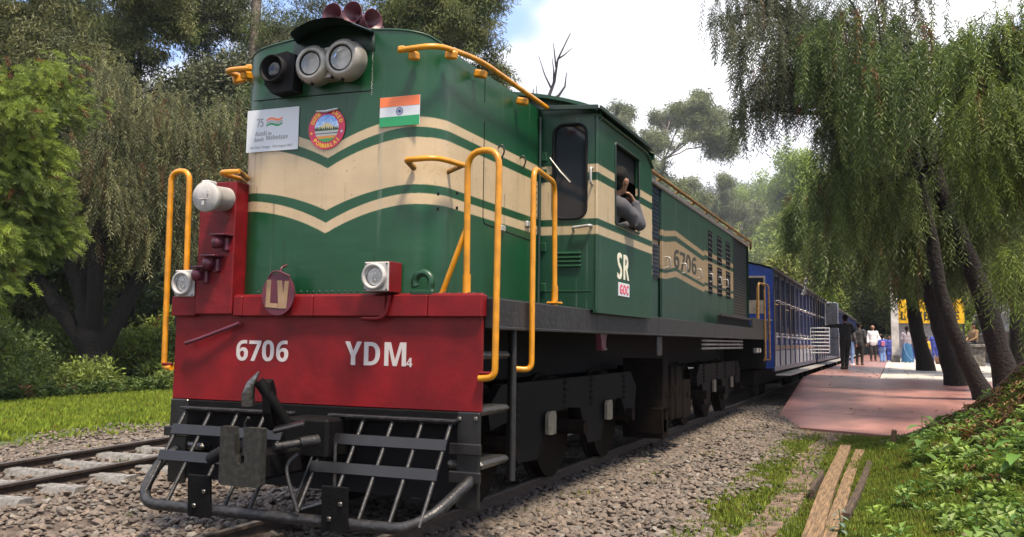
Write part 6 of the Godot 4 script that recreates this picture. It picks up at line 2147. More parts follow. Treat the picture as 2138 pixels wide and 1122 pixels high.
func woodland() -> void:  # the distant wood that reads as one mass
	var r := RandomNumberGenerator.new()
	r.seed = 404
	var xs := []
	var cs := []
	for i in 14000:
		var x: float
		var z: float
		if i % 3 == 2:
			x = r.randf_range(-75.0, -13.0)
			z = r.randf_range(-135.0, -88.0)
		elif i % 3 == 1:
			x = r.randf_range(-62.0, -26.0)
			z = r.randf_range(-75.0, -4.0)
		else:
			x = r.randf_range(-45.0, 40.0)
			z = r.randf_range(-165.0, -98.0)
		var top := 3.5 + 3.0 * fbm.get_noise_2d(x * 0.12, z * 0.12)
		var p := Vector3(x, ground_y(x, z) + r.randf_range(0.2, maxf(1.0, top)), z)
		xs.append(Transform3D(Basis.from_euler(Vector3(r.randf() * TAU, r.randf() * TAU, 0)) * Basis.from_scale(Vector3.ONE * r.randf_range(2.0, 3.6)), p))
		cs.append(leaf_color(r, G_DARK, G_MID * 1.2, 0.5 + 0.7 * fbm.get_noise_2d(x * 0.3, z * 0.3), 0.0))
	many(self, "woodland", LM.ball, M.leaf, xs, cs)


func shrub(called: String, label: String, p: Vector3, w: float, h: float, n: int, a: Color, b: Color, group := "") -> void:
	var r := RandomNumberGenerator.new()
	r.seed = hash(label)
	var base := Vector3(p.x, ground_y(p.x, p.z), p.z)
	var s := thing(called, label, "shrub", base, group)
	var st := Mb.new()
	for i in 7:
		var e := Vector3(r.randf_range(-w, w) * 0.6, h * r.randf_range(0.5, 0.9), r.randf_range(-w, w) * 0.6)
		st.tube([Vector3(0, -0.1, 0), e * 0.5 + Vector3(0, 0.1, 0), e], [0.025, 0.016, 0.006], 5)
	part(s, "stem", st, M.bark_brown)
	var xs := []
	var cs := []
	var puffs := []
	for i in 14:
		puffs.append([Vector3(r.randf_range(-w, w), r.randf_range(0.1, h * 0.85), r.randf_range(-w, w) * 0.8), r.randf()])
	for i in n:
		var pf: Array = puffs[r.randi() % 14]
		var q: Vector3 = pf[0] + Vector3(r.randfn(), r.randfn() * 0.7, r.randfn()) * w * 0.22
		q.y = maxf(q.y, 0.06)
		xs.append(Transform3D(Basis.from_euler(Vector3(r.randf() * TAU, r.randf() * TAU, 0)) * Basis.from_scale(Vector3.ONE * r.randf_range(0.55, 1.0)), q))
		cs.append(leaf_color(r, a, b, pf[1], 0.02))
	many(s, "foliage", LM.ball, M.leaf, xs, cs)


func undergrowth() -> void:
	var left := [["large-leaved dark shrub at the far left below the bright tree", V(-17.0, 0, -9.8), 1.2, 1.6], ["low dark shrub left of the thick trunk", V(-18.6, 0, -12.4), 1.3, 1.3], ["shrub right behind the thick trunk's foot", V(-19.6, 0, -16.2), 1.4, 1.7], ["pale leafy shrub between the thick trunk and the engine", V(-16.6, 0, -17.2), 1.3, 1.8], ["dark shrub nearest the yellow hoop rail of the engine", V(-15.2, 0, -17.4), 1.1, 1.5], ["tall shrub at the back left of the lawn", V(-21.0, 0, -12.0), 1.6, 2.4], ["tall loose shrub behind the thick trunk to its right", V(-19.6, 0, -19.6), 1.5, 2.4], ["small shrub on the lawn's edge before the thick trunk", V(-15.5, 0, -12.8), 0.7, 0.5], ["low weedy shrub along the lawn's back edge", V(-15.6, 0, -10.4), 0.8, 0.6], ["shrub in deep shade at the left lawn's end", V(-22.6, 0, -16.0), 1.7, 2.2], ["low shrub beside the lawn close to the engine's corner", V(-14.4, 0, -15.0), 0.6, 0.5], ["broad shrub behind the engine's corner in the shade", V(-18.4, 0, -22.5), 1.7, 2.6]]
	for q in left:
		shrub("shrub", q[0], q[1], q[2], q[3], int(150 * q[2] * q[3] + 60), G_MID * 1.1, G_LIGHT * 0.9, "shrubs behind the left lawn")
	var r := RandomNumberGenerator.new()
	r.seed = 61
	# lawn and grass verges
	var xs := []
	var cs := []
	for i in 24000:
		var x := r.randf_range(-15.6, -7.6)
		var z := 0.0 - 20.0 * r.randf()
		if x > -8.3 + 0.7 * fbm.get_noise_2d(z * 0.9, 3.0) and r.randf() < 0.75:
			continue
		xs.append(Transform3D(Basis(Vector3.UP, r.randf() * TAU) * Basis.from_scale(Vector3.ONE * r.randf_range(0.5, 1.1)), Vector3(x, ground_y(x, z) - 0.01, z)))
		cs.append(leaf_color(r, Color(0.12, 0.20, 0.022), Color(0.26, 0.31, 0.035), 0.5 + 0.5 * fbm.get_noise_2d(x, z), 0.02))
	for i in 52000:
		var z := 2.5 - 16.0 * pow(r.randf(), 1.2)
		var x := r.randf_range(1.95, 5.4)
		var onpath := absf(x - 2.62 - 0.05 * sin(z * 0.9)) < 0.19
		if onpath and r.randf() < 0.93:
			continue
		if z < -11.2 and x < 2.4 and r.randf() < 0.6:
			continue
		if x < 2.1 + 0.15 * sin(z * 2.1) and r.randf() < 0.6:
			continue
		if r.randf() < 0.85 * smoothstep(-0.1, 0.3, ground_y(x, z)) * (1.0 - smoothstep(-7.0, -4.6, z)):
			continue
		if z < -12.6 + 0.50 * (x - 1.5):
			continue
		xs.append(Transform3D(Basis(Vector3.UP, r.randf() * TAU) * Basis.from_scale(Vector3.ONE * r.randf_range(0.28, 0.75)), Vector3(x, ground_y(x, z) - 0.01, z)))
		cs.append(leaf_color(r, Color(0.10, 0.165, 0.025), Color(0.22, 0.26, 0.04), 0.5 + 0.6 * fbm.get_noise_2d(x * 1.5, z * 1.5), 0.05))
	for i in 1500:  # stray blades in the ballast
		var z := r.randf_range(1.0, -18.0)
		var x := r.randf_range(-7.8, -1.5) if r.randf() < 0.6 else r.randf_range(0.9, 2.1)
		if fbm.get_noise_2d(x * 0.9, z * 0.9) < 0.15:
			continue
		xs.append(Transform3D(Basis(Vector3.UP, r.randf() * TAU) * Basis.from_scale(Vector3.ONE * r.randf_range(0.3, 0.7)), Vector3(x, ground_y(x, z), z)))
		cs.append(leaf_color(r, Color(0.09, 0.13, 0.025), Color(0.2, 0.2, 0.05), r.randf(), 0.1))
	many(self, "grass", LM.tuft, M.grass, xs, cs)
	# ground cover of small broad leaves on the bank and under the left trees
	xs = []
	cs = []
	for i in 11000:
		var x := r.randf_range(3.45, 6.2)
		var z := 2.5 - 14.5 * pow(r.randf(), 1.1)
		var bare := maxf(smoothstep(-0.15, 0.3, ground_y(x, z)) * (1.0 - smoothstep(-7.4, -4.8, z)), 1.0 - smoothstep(3.8, 4.5, x + 0.3 * fbm.get_noise_2d(z * 0.8, 33.0)))
		if r.randf() < bare * 0.93:
			continue
		if fbm.get_noise_2d(x * 1.3 + 9.0, z * 1.3) < -0.12 or z < -12.6 + 0.50 * (x - 1.5) + 0.4:
			continue
		xs.append(Transform3D(Basis.from_euler(Vector3(r.randf_range(-0.3, 0.3), r.randf() * TAU, r.randf_range(-0.3, 0.3))) * Basis.from_scale(Vector3.ONE * (r.randf_range(0.25, 0.7) if r.randf() < 0.8 else r.randf_range(0.7, 1.3))), Vector3(x, ground_y(x, z) - 0.01, z)))
		cs.append(leaf_color(r, Color(0.08, 0.17, 0.03), Color(0.20, 0.28, 0.045), 0.5 + 0.6 * fbm.get_noise_2d(x * 2.0, z * 2.0), 0.03))
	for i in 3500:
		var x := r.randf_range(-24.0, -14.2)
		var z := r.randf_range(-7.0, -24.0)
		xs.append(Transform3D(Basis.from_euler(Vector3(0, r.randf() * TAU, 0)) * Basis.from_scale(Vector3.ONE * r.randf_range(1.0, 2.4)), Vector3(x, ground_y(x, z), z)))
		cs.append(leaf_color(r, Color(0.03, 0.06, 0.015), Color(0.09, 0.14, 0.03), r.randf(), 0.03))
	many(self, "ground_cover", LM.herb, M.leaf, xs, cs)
	# dead leaves on the bank's earth
	xs = []
	cs = []
	for i in 4200:
		var x := r.randf_range(3.5, 6.6)
		var z := r.randf_range(-3.5, -13.5)
		var bare := smoothstep(-0.05, 0.6, ground_y(x, z))
		if r.randf() > bare or z < -12.6 + 0.50 * (x - 1.5):
			continue
		xs.append(Transform3D(Basis(Vector3.UP, r.randf() * TAU) * Basis.from_scale(Vector3.ONE * r.randf_range(0.7, 1.5)), Vector3(x, ground_y(x, z), z)))
		var c := Color(0.15, 0.08, 0.04).lerp(Color(0.25, 0.17, 0.08), r.randf())
		if r.randf() < 0.22:
			c = Color(0.10, 0.13, 0.03)
		cs.append(c * r.randf_range(0.6, 1.3))
	for i in 110:  # blown onto the ramp and the paving
		var x := r.randf_range(1.7, 7.0)
		var z := r.randf_range(-13.2, -30.0)
		var zf := -12.9 + 0.50 * (x - 1.5)
		if z > zf - 0.2:
			continue
		var yy := lerpf(-0.242, 0.454, clampf((zf - z) / (zf + 19.5), 0.0, 1.0)) + 0.004
		xs.append(Transform3D(Basis(Vector3.UP, r.randf() * TAU) * Basis.from_scale(Vector3(1, 0.4, 1) * r.randf_range(0.35, 0.8)), Vector3(x, yy, z)))
		cs.append(Color(0.14, 0.08, 0.04) * r.randf_range(0.6, 1.4))
	many(self, "fallen_leaves", LM.litter, M.litter, xs, cs)
	# single weeds with large leaves
	var weeds := [["tall weed with long drooping leaves, left one before the bank", V(3.95, 0, -6.6), 0.62, 9, Color(0.10, 0.19, 0.05)], ["spreading weed with the largest pale leaves, halfway up the bank", V(4.3, 0, -6.2), 0.5, 8, Color(0.13, 0.22, 0.06)], ["tallest weed at the picture's right border, many upright leaves", V(4.72, 0, -4.6), 0.62, 12, Color(0.10, 0.20, 0.04)], ["bluish grey weed beside the near end of the timber beams", V(3.22, 0, -2.85), 0.24, 9, Color(0.15, 0.22, 0.17)], ["small bright weed on the brown leaf litter below the ramp", V(4.62, 0, -6.9), 0.3, 7, Color(0.12, 0.2, 0.04)], ["leafy weed at the bottom border under the bank", V(4.22, 0, -2.6), 0.3, 10, Color(0.09, 0.18, 0.04)], ["broad-leaved weed low at the right border near the camera", V(4.5, 0, -2.4), 0.34, 10, Color(0.08, 0.17, 0.035)], ["dark glossy weed between the timber beams and the bank", V(3.75, 0, -4.2), 0.3, 9, Color(0.06, 0.14, 0.03)]]
	for q in weeds:
		var p: Vector3 = q[1]
		p.y = ground_y(p.x, p.z)
		var w := thing("weed", q[0], "weed", p, "large weeds on the bank")
		var sm := Mb.new()
		sm.col = Color(0.12, 0.16, 0.05)
		sm.tube([Vector3(0, -0.05, 0), Vector3(0.01, q[2] * 0.5, 0.01), Vector3(0, q[2], 0.02)], [0.008, 0.006, 0.003], 6)
		part(w, "stem", sm, M.litter)
		for i in q[3]:
			var t: float = 0.25 + 0.75 * i / float(q[3])
			var a: float = i * 2.4 + r.randf()
			var l: float = q[2] * r.randf_range(0.32, 0.5) * (1.15 - 0.5 * t)
			var lf := Mb.new()
			var col: Color = q[4] * r.randf_range(0.8, 1.2)
			lf.col = Color(col.r, col.g, col.b)
			var d := Vector3(cos(a), 0.5 * (t - 0.2), sin(a)).normalized()
			var sd := d.cross(Vector3.UP).normalized()
			var o := Vector3(0, q[2] * t, 0)
			var prev := []
			for k in 6:
				var u := k / 5.0
				var wd := l * 0.26 * sin(PI * pow(u, 0.75)) + 0.002
				var c := o + d * l * u + Vector3(0, -l * 0.45 * u * u, 0)
				var now := [c - sd * wd + Vector3(0, wd * 0.25, 0), c, c + sd * wd + Vector3(0, wd * 0.25, 0)]
				if k:
					lf.smooth(true)
					lf.quad(prev[0], now[0], now[1], prev[1])
					lf.quad(prev[1], now[1], now[2], prev[2])
				prev = now
			part(w, "leaf", lf, M.leaf)


# ---------------------------------------------------------------- people

# tapered capsules [a, b, ra, rb] joined by a soft minimum and meshed as surface nets
func body(mb: Mb, bones: Array, cell: float, k: float) -> void:
	var lo := Vector3.INF
	var hi := -Vector3.INF
	for b in bones:
		var r := Vector3.ONE * maxf(b[2], b[3])
		lo = lo.min((b[0] as Vector3).min(b[1]) - r)
		hi = hi.max((b[0] as Vector3).max(b[1]) + r)
	lo -= Vector3.ONE * cell * 2.5
	hi += Vector3.ONE * cell * 2.5
	var nx := int((hi.x - lo.x) / cell) + 1
	var ny := int((hi.y - lo.y) / cell) + 1
	var nz := int((hi.z - lo.z) / cell) + 1
	var S := PackedFloat32Array()
	S.resize(nx * ny * nz)
	var mg := 4.5 / k
	for b in bones:
		var A: Vector3 = b[0]
		var B: Vector3 = b[1]
		var ra: float = b[2]
		var rb: float = b[3]
		var r := Vector3.ONE * (maxf(ra, rb) + mg)
		var p0 := (A.min(B) - r - lo) / cell
		var p1 := (A.max(B) + r - lo) / cell
		var ab := B - A
		var den := maxf(ab.length_squared(), 1e-9)
		for j in range(maxi(0, int(p0.y)), mini(ny, int(p1.y) + 2)):
			for kk in range(maxi(0, int(p0.z)), mini(nz, int(p1.z) + 2)):
				var row := (j * nz + kk) * nx
				for i in range(maxi(0, int(p0.x)), mini(nx, int(p1.x) + 2)):
					var p := lo + Vector3(i, j, kk) * cell
					var t := clampf((p - A).dot(ab) / den, 0.0, 1.0)
					var d := p.distance_to(A + ab * t) - lerpf(ra, rb, t)
					if d < mg:
						S[row + i] += exp(-k * d)
	var vid := {}
	var vert := []
	var sx := 1
	var sz := nx
	var sy := nx * nz
	for j in ny - 1:
		for kk in nz - 1:
			var row := (j * nz + kk) * nx
			for i in nx - 1:
				var o := row + i
				var ins := 0
				for c in [o, o + sx, o + sz, o + sz + sx, o + sy, o + sy + sx, o + sy + sz, o + sy + sz + sx]:
					if S[c] >= 1.0:
						ins += 1
				if ins == 0 or ins == 8:
					continue
				var acc := Vector3.ZERO
				var cn := 0
				for e in [[0, 0, 0, 1], [0, 1, 0, 1], [0, 0, 1, 1], [0, 1, 1, 1], [0, 0, 0, 2], [1, 0, 0, 2], [0, 0, 1, 2], [1, 0, 1, 2], [0, 0, 0, 3], [1, 0, 0, 3], [0, 1, 0, 3], [1, 1, 0, 3]]:
					var q: int = o + e[0] * sx + e[1] * sy + e[2] * sz
					var st: int = [0, sx, sy, sz][e[3]]
					var a := S[q]
					var b2 := S[q + st]
					if (a >= 1.0) != (b2 >= 1.0):
						var la := log(maxf(a, 1e-5))
						var lb := log(maxf(b2, 1e-5))
						var t := la / (la - lb)
						acc += Vector3(e[0] + (t if e[3] == 1 else 0.0), e[1] + (t if e[3] == 2 else 0.0), e[2] + (t if e[3] == 3 else 0.0))
						cn += 1
				vid[o] = vert.size()
				vert.append(lo + (Vector3(i, j, kk) + acc / cn) * cell)
	mb.smooth(true)
	for o in vid:
		for ax in 3:
			var st: int = [sx, sy, sz][ax]
			var u: int = [sy, sz, sx][ax]
			var w: int = [sz, sx, sy][ax]
			var a := S[o] >= 1.0
			var b := S[o + st] >= 1.0
			if a == b or not (vid.has(o - u) and vid.has(o - w) and vid.has(o - u - w)):
				continue
			var q := [vert[vid[o - u - w]], vert[vid[o - w]], vert[vid[o]], vert[vid[o - u]]]
			if not a:
				q.reverse()
			mb.quad(q[0], q[1], q[2], q[3])
	mb.smooth(false)


func hand_bones(wr: Vector3, dir: Vector3, palm: Vector3, thumb_side: float, s: float) -> Array:
	var y := dir.normalized()
	var z := (palm - y * palm.dot(y)).normalized()
	var x := y.cross(z) * thumb_side
	var out := []
	var P := func(a: float, b: float, c: float) -> Vector3: return wr + (x * a + y * b + z * c) * s
	for q in [-0.024, -0.008, 0.009, 0.025]:
		out.append([P.call(q * 0.5, 0.0, 0.0), P.call(q, 0.078, 0.0), 0.015 * s, 0.0125 * s])
	var ln := [0.055, 0.072, 0.078, 0.070]
	var xi := [-0.029, -0.010, 0.010, 0.029]
	for i in 4:
		var l: float = ln[i]
		out.append([P.call(xi[i], 0.082, 0.0), P.call(xi[i] * 1.12, 0.082 + l * 0.5, 0.008), 0.0098 * s, 0.0090 * s])
		out.append([P.call(xi[i] * 1.12, 0.082 + l * 0.5, 0.008), P.call(xi[i] * 1.15, 0.082 + l * 0.9, 0.032), 0.0088 * s, 0.0076 * s])
	out.append([P.call(0.022, 0.02, 0.004), P.call(0.048, 0.055, 0.016), 0.013 * s, 0.0105 * s])
	out.append([P.call(0.048, 0.055, 0.016), P.call(0.054, 0.088, 0.028), 0.0102 * s, 0.0085 * s])
	return out


# local space: feet at y = 0, facing +z, the left side at +x; joints can be overridden in c.j; all in a figure of 1.75 m
func person(label: String, pos: Vector3, yaw: float, h: float, c: Dictionary, group := "") -> Node3D:
	var s := h / 1.75
	var o := thing("person", label, "person", pos, group)
	o.rotation.y = yaw
	var j := {"pel": V(0, 0.95, 0), "che": V(0, 1.30, 0.0), "nk": V(0, 1.47, -0.01), "hd": V(0, 1.655, 0.0), "lsh": V(0.185, 1.42, 0), "rsh": V(-0.185, 1.42, 0), "lel": V(0.25, 1.15, -0.02), "rel": V(-0.25, 1.15, -0.02), "lwr": V(0.26, 0.90, 0.06), "rwr": V(-0.26, 0.90, 0.06),
		"lhp": V(0.09, 0.92, 0), "rhp": V(-0.09, 0.92, 0), "lkn": V(0.10, 0.50, 0.02), "rkn": V(-0.10, 0.50, 0.02), "lan": V(0.10, 0.08, -0.02), "ran": V(-0.10, 0.08, -0.02)}
	j.merge(c.get("j", {}), true)
	var kf: float = c.get("head", 1.0)
	for k in j:
		j[k] = (j[k] as Vector3) * s
	var face: Vector3 = c.get("face", V(0, 0, 1)).normalized()
	var side := Vector3.UP.cross(face).normalized()
	var fat: float = c.get("fat", 1.0)
	var torso := []
	for q in [-1.0, 1.0]:
		var dx := V(q * 0.062, 0, 0) * s
		torso.append([j.pel + dx, j.pel.lerp(j.che, 0.5) + dx * 0.9, 0.108 * s * fat, 0.098 * s * fat])
		torso.append([j.pel.lerp(j.che, 0.5) + dx * 0.9, j.che + dx * 1.1, 0.098 * s * fat, 0.106 * s])
		var sh: Vector3 = j.lsh if q > 0 else j.rsh
		torso.append([j.che + dx * 0.6 + V(0, 0.06, 0) * s, sh - V(q * 0.02, 0.01, 0) * s, 0.085 * s, 0.062 * s])
	var arms := []
	var fore := []
	for q in ["l", "r"]:
		arms.append([j[q + "sh"], j[q + "el"], 0.054 * s, 0.041 * s])
		fore.append([j[q + "el"], j[q + "wr"], 0.041 * s, 0.027 * s])
	var legs := []
	var shoes := []
	if not c.get("nolegs", false):
		for q in ["l", "r"]:
			legs.append([j[q + "hp"], j[q + "kn"], 0.086 * s, 0.058 * s])
			legs.append([j[q + "kn"], j[q + "an"], 0.056 * s, 0.040 * s])
			var toe: Vector3 = j[q + "an"] + V(0, -0.045, 0.155) * s
			shoes.append([j[q + "an"] + V(0, -0.04, -0.03) * s, toe, 0.040 * s, 0.030 * s])
	var neck := [[j.nk, j.nk.lerp(j.hd, 0.55) , 0.055 * s, 0.05 * s]]
	var hs := s * kf
	var head := [[j.hd + V(0, 0.02, 0) * hs - face * 0.012 * hs, j.hd + V(0, 0.015, 0) * hs + face * 0.012 * hs, 0.090 * hs, 0.084 * hs], [j.hd - V(0, 0.04, 0) * hs + face * 0.025 * hs, j.hd - V(0, 0.072, 0) * hs + face * 0.045 * hs, 0.062 * hs, 0.040 * hs]]
	head.append([j.hd + V(0, 0.0, 0) * hs + face * 0.088 * hs, j.hd - V(0, 0.030, 0) * hs + face * 0.104 * hs, 0.010 * hs, 0.015 * hs])
	for q in [-1.0, 1.0]:
		head.append([j.hd - V(0, 0.005, 0) * hs + side * q * 0.088 * hs, j.hd - V(0, 0.035, 0) * hs + side * q * 0.084 * hs, 0.017 * hs, 0.012 * hs])
		head.append([j.hd + V(0, 0.012, 0) * hs + side * q * 0.035 * hs + face * 0.078 * hs, j.hd + V(0, 0.012, 0) * hs + side * q * 0.02 * hs + face * 0.084 * hs, 0.014 * hs, 0.012 * hs])
	var cell: float = c.get("cell", 0.022)
	var mb := Mb.new()
	body(mb, torso + arms + fore + legs + shoes + neck + head.slice(0, 2), cell, 55.0)
	body(mb, head + neck, cell * 0.55, 110.0)
	for q in ["l", "r"]:
		var d: Vector3 = j[q + "wr"] - j[q + "el"]
		var sgn := 1.0 if q == "l" else -1.0
		var pd: Vector3 = c.get(q + "palm", V(-sgn, 0, 0.2))
		body(mb, hand_bones(j[q + "wr"], c.get(q + "hand", d), pd, sgn, s * 1.0), cell * 0.36, 260.0)
	part(o, "body", mb, M.skin)
	# hair, eyes
	if c.get("hair", true):
		var hb := Mb.new()
		var hr := RandomNumberGenerator.new()
		hr.seed = 3
		var bl := [[j.hd + V(0, 0.042, 0) * hs - face * 0.020 * hs, j.hd + V(0, 0.036, 0) * hs + face * 0.008 * hs, 0.094 * hs, 0.086 * hs], [j.hd - V(0, 0.03, 0) * hs - face * 0.035 * hs, j.hd + V(0, 0.02, 0) * hs - face * 0.03 * hs, 0.070 * hs, 0.084 * hs]]
		for i in 16:  # uneven locks
			var d := rdir(hr)
			if d.dot(face) > 0.45 or d.y < -0.15:
				continue
			var p: Vector3 = j.hd + V(0, 0.035, 0) * hs - face * 0.012 * hs + d * 0.088 * hs
			bl.append([p, p + (d.cross(Vector3.UP) + V(0, -0.3, 0)) * 0.03 * hs, 0.016 * hs, 0.010 * hs])
		if c.has("plait"):
			bl.append([j.hd - V(0, 0.05, 0) * hs - face * 0.085 * hs, j.hd - V(0, c.plait, 0) * hs - face * 0.11 * hs, 0.034 * hs, 0.018 * hs])
		body(hb, bl, cell * 0.6, 90.0)
		part(o, "hair", hb, M.hair)
	for q in [-1.0, 1.0]:
		var ey := Mb.new()
		ey.lathe([Vector2(0, -0.011 * hs), Vector2(0.009 * hs, -0.006 * hs), Vector2(0.011 * hs, 0.0), Vector2(0.009 * hs, 0.006 * hs), Vector2(0, 0.011 * hs)], Transform3D(Basis.IDENTITY, j.hd - V(0, 0.004, 0) * hs + side * q * 0.033 * hs + face * 0.082 * hs), 8)
		part(o, "eye", ey, M.hair)
	# clothes a little larger than the body
	var grow := func(list: Array, g: float) -> Array:
		var out := []
		for b in list:
			out.append([b[0], b[1], b[2] + g * s, b[3] + g * s])
		return out
	var sl: String = c.get("sleeve", "long")
	var tp := Mb.new()
	var tb: Array = grow.call(torso + arms + ([[j.nk - V(0, 0.04, 0) * s, j.nk, 0.06 * s, 0.05 * s]]), 0.014)
	if sl == "long":
		tb += grow.call([[fore[0][0], (fore[0][0] as Vector3).lerp(fore[0][1], 0.95), fore[0][2], fore[0][3] + 0.006 * s], [fore[1][0], (fore[1][0] as Vector3).lerp(fore[1][1], 0.95), fore[1][2], fore[1][3] + 0.006 * s]], 0.012)
	if c.has("coat"):  # the hem falls over the hips
		for q in [-1.0, 1.0]:
			tb.append([j.pel + V(q * 0.06, 0, 0) * s, j.pel + V(q * 0.07, -0.12, 0) * s, 0.125 * s, 0.118 * s])
	if c.has("folds"):  # creases where the sleeves bend, a collar, a loose waist
		var fr := RandomNumberGenerator.new()
		fr.seed = 9
		for q in ["l", "r"]:
			for i in 9:
				var u := fr.randf()
				var p: Vector3 = (j[q + "sh"] as Vector3).lerp(j[q + "el"], u)
				var d := rdir(fr) * 0.042 * s
				tb.append([p + d, p + d + rdir(fr) * 0.05 * s, 0.022 * s, 0.012 * s])
		for i in 14:
			var p: Vector3 = (j.pel as Vector3).lerp(j.che, fr.randf()) + V(fr.randf_range(-0.13, 0.13), 0, fr.randf_range(-0.1, 0.1)) * s
			tb.append([p, p + V(fr.randf_range(-0.08, 0.08), 0.02, 0) * s, 0.035 * s, 0.02 * s])
		for i in 10:
			var a := TAU * i / 10.0
			tb.append([j.nk + V(cos(a) * 0.065, 0.0, sin(a) * 0.06) * s, j.nk + V(cos(a) * 0.075, 0.035, sin(a) * 0.07) * s, 0.014 * s, 0.008 * s])
	body(tp, tb, cell * (0.75 if c.has("folds") else 1.0), 60.0 if not c.has("folds") else 75.0)
	part(o, c.get("topname", "shirt"), tp, M[c.top])
	if c.has("skirt"):
		var sk := Mb.new()
		sk.lathe([Vector2(0.30 * s, 0.03), Vector2(0.27 * s, 0.30 * s), Vector2(0.215 * s, 0.75 * s), Vector2(0.165 * s, 1.0 * s), Vector2(0.15 * s, 1.03 * s)], Transform3D(Basis.from_scale(Vector3(1, 1, 0.8)), Vector3.ZERO), 24)
		part(o, "skirt", sk, M[c.skirt])
		part(o, "skirt_fold", tubes([V(-0.2, 0.12, -0.17) * s, V(0.0, 0.35, -0.2) * s, V(0.16, 0.75, -0.13) * s, V(0.12, 1.0, -0.1) * s], 0.025, 0.1, 6), M.cloth_jeans)
	elif not c.get("nolegs", false):
		var bt := Mb.new()
		var bb: Array = grow.call(legs, 0.014)
		for q in [-1.0, 1.0]:
			bb.append([j.pel + V(q * 0.055, 0.02, 0) * s, j.pel + V(q * 0.06, -0.08, 0) * s, 0.118 * s, 0.115 * s])
		if c.has("flare"):
			for q in ["l", "r"]:
				bb.append([j[q + "kn"], j[q + "an"] + V(0, 0.02, 0) * s, 0.075 * s, 0.085 * s])
		body(bt, bb, cell, 60.0)
		part(o, "trousers", bt, M[c.bottom])
	if not c.get("nolegs", false):
		for q in shoes:
			var sb := Mb.new()
			body(sb, grow.call([q], 0.008), cell * 0.6, 120.0)
			part(o, "shoe", sb, M[c.get("shoes", "shoe")])
	if c.has("bag"):
		var bg := Mb.new()
		bg.box(j.che - V(0, 0.08, 0.20) * s, V(0.26, 0.32, 0.14) * s, 0.04 * s)
		part(o, "school_bag", bg, M[c.bag])
	return o


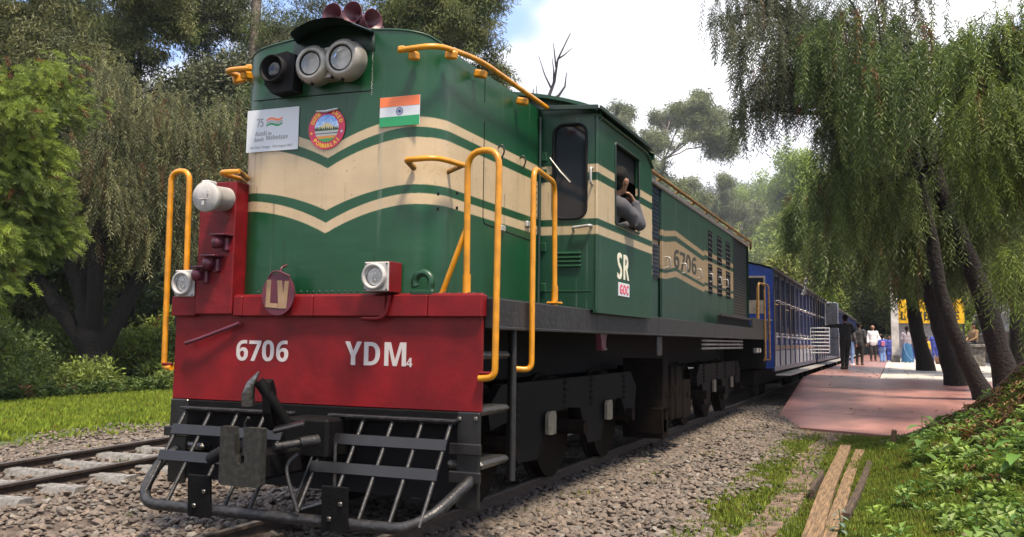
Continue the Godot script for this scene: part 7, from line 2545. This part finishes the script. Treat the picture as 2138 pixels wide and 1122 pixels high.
func people() -> void:
	# driver leaning from the cab window, looking back along the train
	person("driver in a dark grey jacket leaning out of the cab window", V(1.19, 1.62, -2.90), PI - 0.25, 1.75,
		{"nolegs": true, "top": "cloth_grey", "topname": "jacket", "folds": true, "cell": 0.016, "face": V(-0.15, -0.1, 1),
		"j": {"pel": V(0.24, 0.42, -0.03), "che": V(0.06, 0.82, 0.02), "nk": V(-0.05, 1.0, 0.04), "hd": V(-0.115, 1.175, 0.06), "lsh": V(0.16, 0.93, 0.03), "rsh": V(-0.16, 0.94, 0.03), "lel": V(0.14, 0.70, 0.20), "rel": V(-0.23, 0.78, 0.25), "lwr": V(-0.06, 0.79, 0.33), "rwr": V(-0.20, 0.98, 0.22), "lhp": V(0.30, 0.4, 0), "rhp": V(0.15, 0.4, 0)},
		"rhand": V(0.35, 0.75, -0.35), "rpalm": V(0.6, 0, -0.6), "lhand": V(-1.0, 0.1, 0.2), "lpalm": V(0, -1, 0)})
	var y := 0.455
	person("person in black with one arm stretched towards the open coach door", V(2.15, y, -27.8), 0.35 + PI, 1.79,
		{"top": "cloth_black", "topname": "jacket", "coat": true, "bottom": "cloth_black", "j": {"rel": V(-0.30, 1.28, 0.05), "rwr": V(-0.22, 1.15, 0.24), "lel": V(0.44, 1.40, 0.04), "lwr": V(0.60, 1.38, 0.12), "lan": V(0.11, 0.08, -0.03), "ran": V(-0.06, 0.08, 0.14), "rkn": V(-0.07, 0.5, 0.10)}})
	person("person in grey top and light blue jeans half hidden behind the person in black", V(2.02, y, -34.0), 2.6, 1.66, {"top": "cloth_grey", "bottom": "cloth_jeans", "shoes": "cloth_white"})
	person("person in charcoal clothes close behind the person in black", V(2.34, y, -35.2), 2.9, 1.70, {"top": "cloth_charcoal", "bottom": "cloth_black", "coat": true})
	person("person in dark brown walking near the coaches, far along the platform", V(1.95, y, -73.0), 0.3, 1.86, {"top": "cloth_brown", "bottom": "cloth_charcoal", "coat": true, "j": {"lan": V(0.10, 0.08, 0.16), "ran": V(-0.10, 0.09, -0.18), "lkn": V(0.10, 0.52, 0.14)}})
	person("bald person in a white shirt and dark trousers facing the camera", V(2.64, y, -46.2), 0.2, 1.80, {"top": "cloth_white", "bottom": "cloth_charcoal", "hair": false, "coat": true, "j": {"lel": V(0.27, 1.16, 0.04), "lwr": V(0.22, 0.95, 0.18)}})
	person("boy in a white shirt beside the bald person", V(2.78, y, -62.0), 0.0, 1.56, {"top": "cloth_white", "bottom": "cloth_blue", "head": 1.06})
	person("child in blue uniform with a pink school bag, left of the white pillar", V(3.13, y, -42.7), PI + 0.2, 1.26, {"top": "cloth_blue", "bottom": "cloth_jeans", "bag": "cloth_pink", "head": 1.2, "flare": true, "shoes": "cloth_white"}, "children in blue uniform")
	person("child in dark blue uniform pressed against the white pillar", V(3.42, y, -44.6), 0.2, 1.27, {"top": "cloth_blue", "bottom": "cloth_blue", "head": 1.2, "flare": true, "shoes": "cloth_white"}, "children in blue uniform")
	person("person in mauve top and long teal skirt with a dark plait", V(4.22, y, -42.6), PI, 1.68, {"top": "cloth_mauve", "bottom": "cloth_teal", "skirt": "cloth_teal", "plait": 0.28, "fat": 1.12})
	person("child in blue uniform partly behind the woman in the teal skirt", V(4.58, y, -44.6), PI - 0.2, 1.25, {"top": "cloth_blue", "bottom": "cloth_blue", "head": 1.2, "shoes": "cloth_white"}, "children in blue uniform")
	person("child in a yellow top walking behind the trunk before the sign", V(5.12, y, -44.2), 0.6, 1.2, {"top": "cloth_yellow", "bottom": "cloth_blue", "head": 1.2, "shoes": "cloth_white", "j": {"lan": V(0.1, 0.08, 0.14), "ran": V(-0.1, 0.09, -0.12)}})
	person("child in blue uniform standing over the brown planter bowl", V(5.55, y, -46.4), 0.1, 1.5, {"top": "cloth_blue", "bottom": "cloth_blue", "head": 1.12}, "children in blue uniform")
	person("person in khaki sitting by the stone wall between the trunks", V(6.75, y + 0.1, -38.0), -0.9, 1.65, {"top": "cloth_khaki", "bottom": "cloth_charcoal", "j": {"pel": V(0, 0.95, 0), "lkn": V(0.1, 0.88, 0.4), "rkn": V(-0.1, 0.88, 0.4), "lan": V(0.1, 0.45, 0.42), "ran": V(-0.1, 0.45, 0.42), "lwr": V(0.12, 1.0, 0.32), "rwr": V(-0.12, 1.0, 0.32), "lel": V(0.25, 1.12, 0.1), "rel": V(-0.25, 1.12, 0.1)}})
	var bench := thing("bench", "low concrete seat by the stone wall under the sitting person", "bench", Vector3(6.85, y, -38.1))
	part(bench, "seat", boxm(Vector3(0.6, 0.12, 1.6), 0.02), M.concrete, at(0, 0.84, 0))
	part(bench, "block", boxm(Vector3(0.5, 0.78, 1.4), 0.02), M.concrete, at(0, 0.39, 0))
	person("passenger's dark head and shoulders behind the second window of the first coach", V(0.85, 0.86, -18.6), 1.2, 1.6, {"top": "cloth_charcoal", "bottom": "cloth_black"})
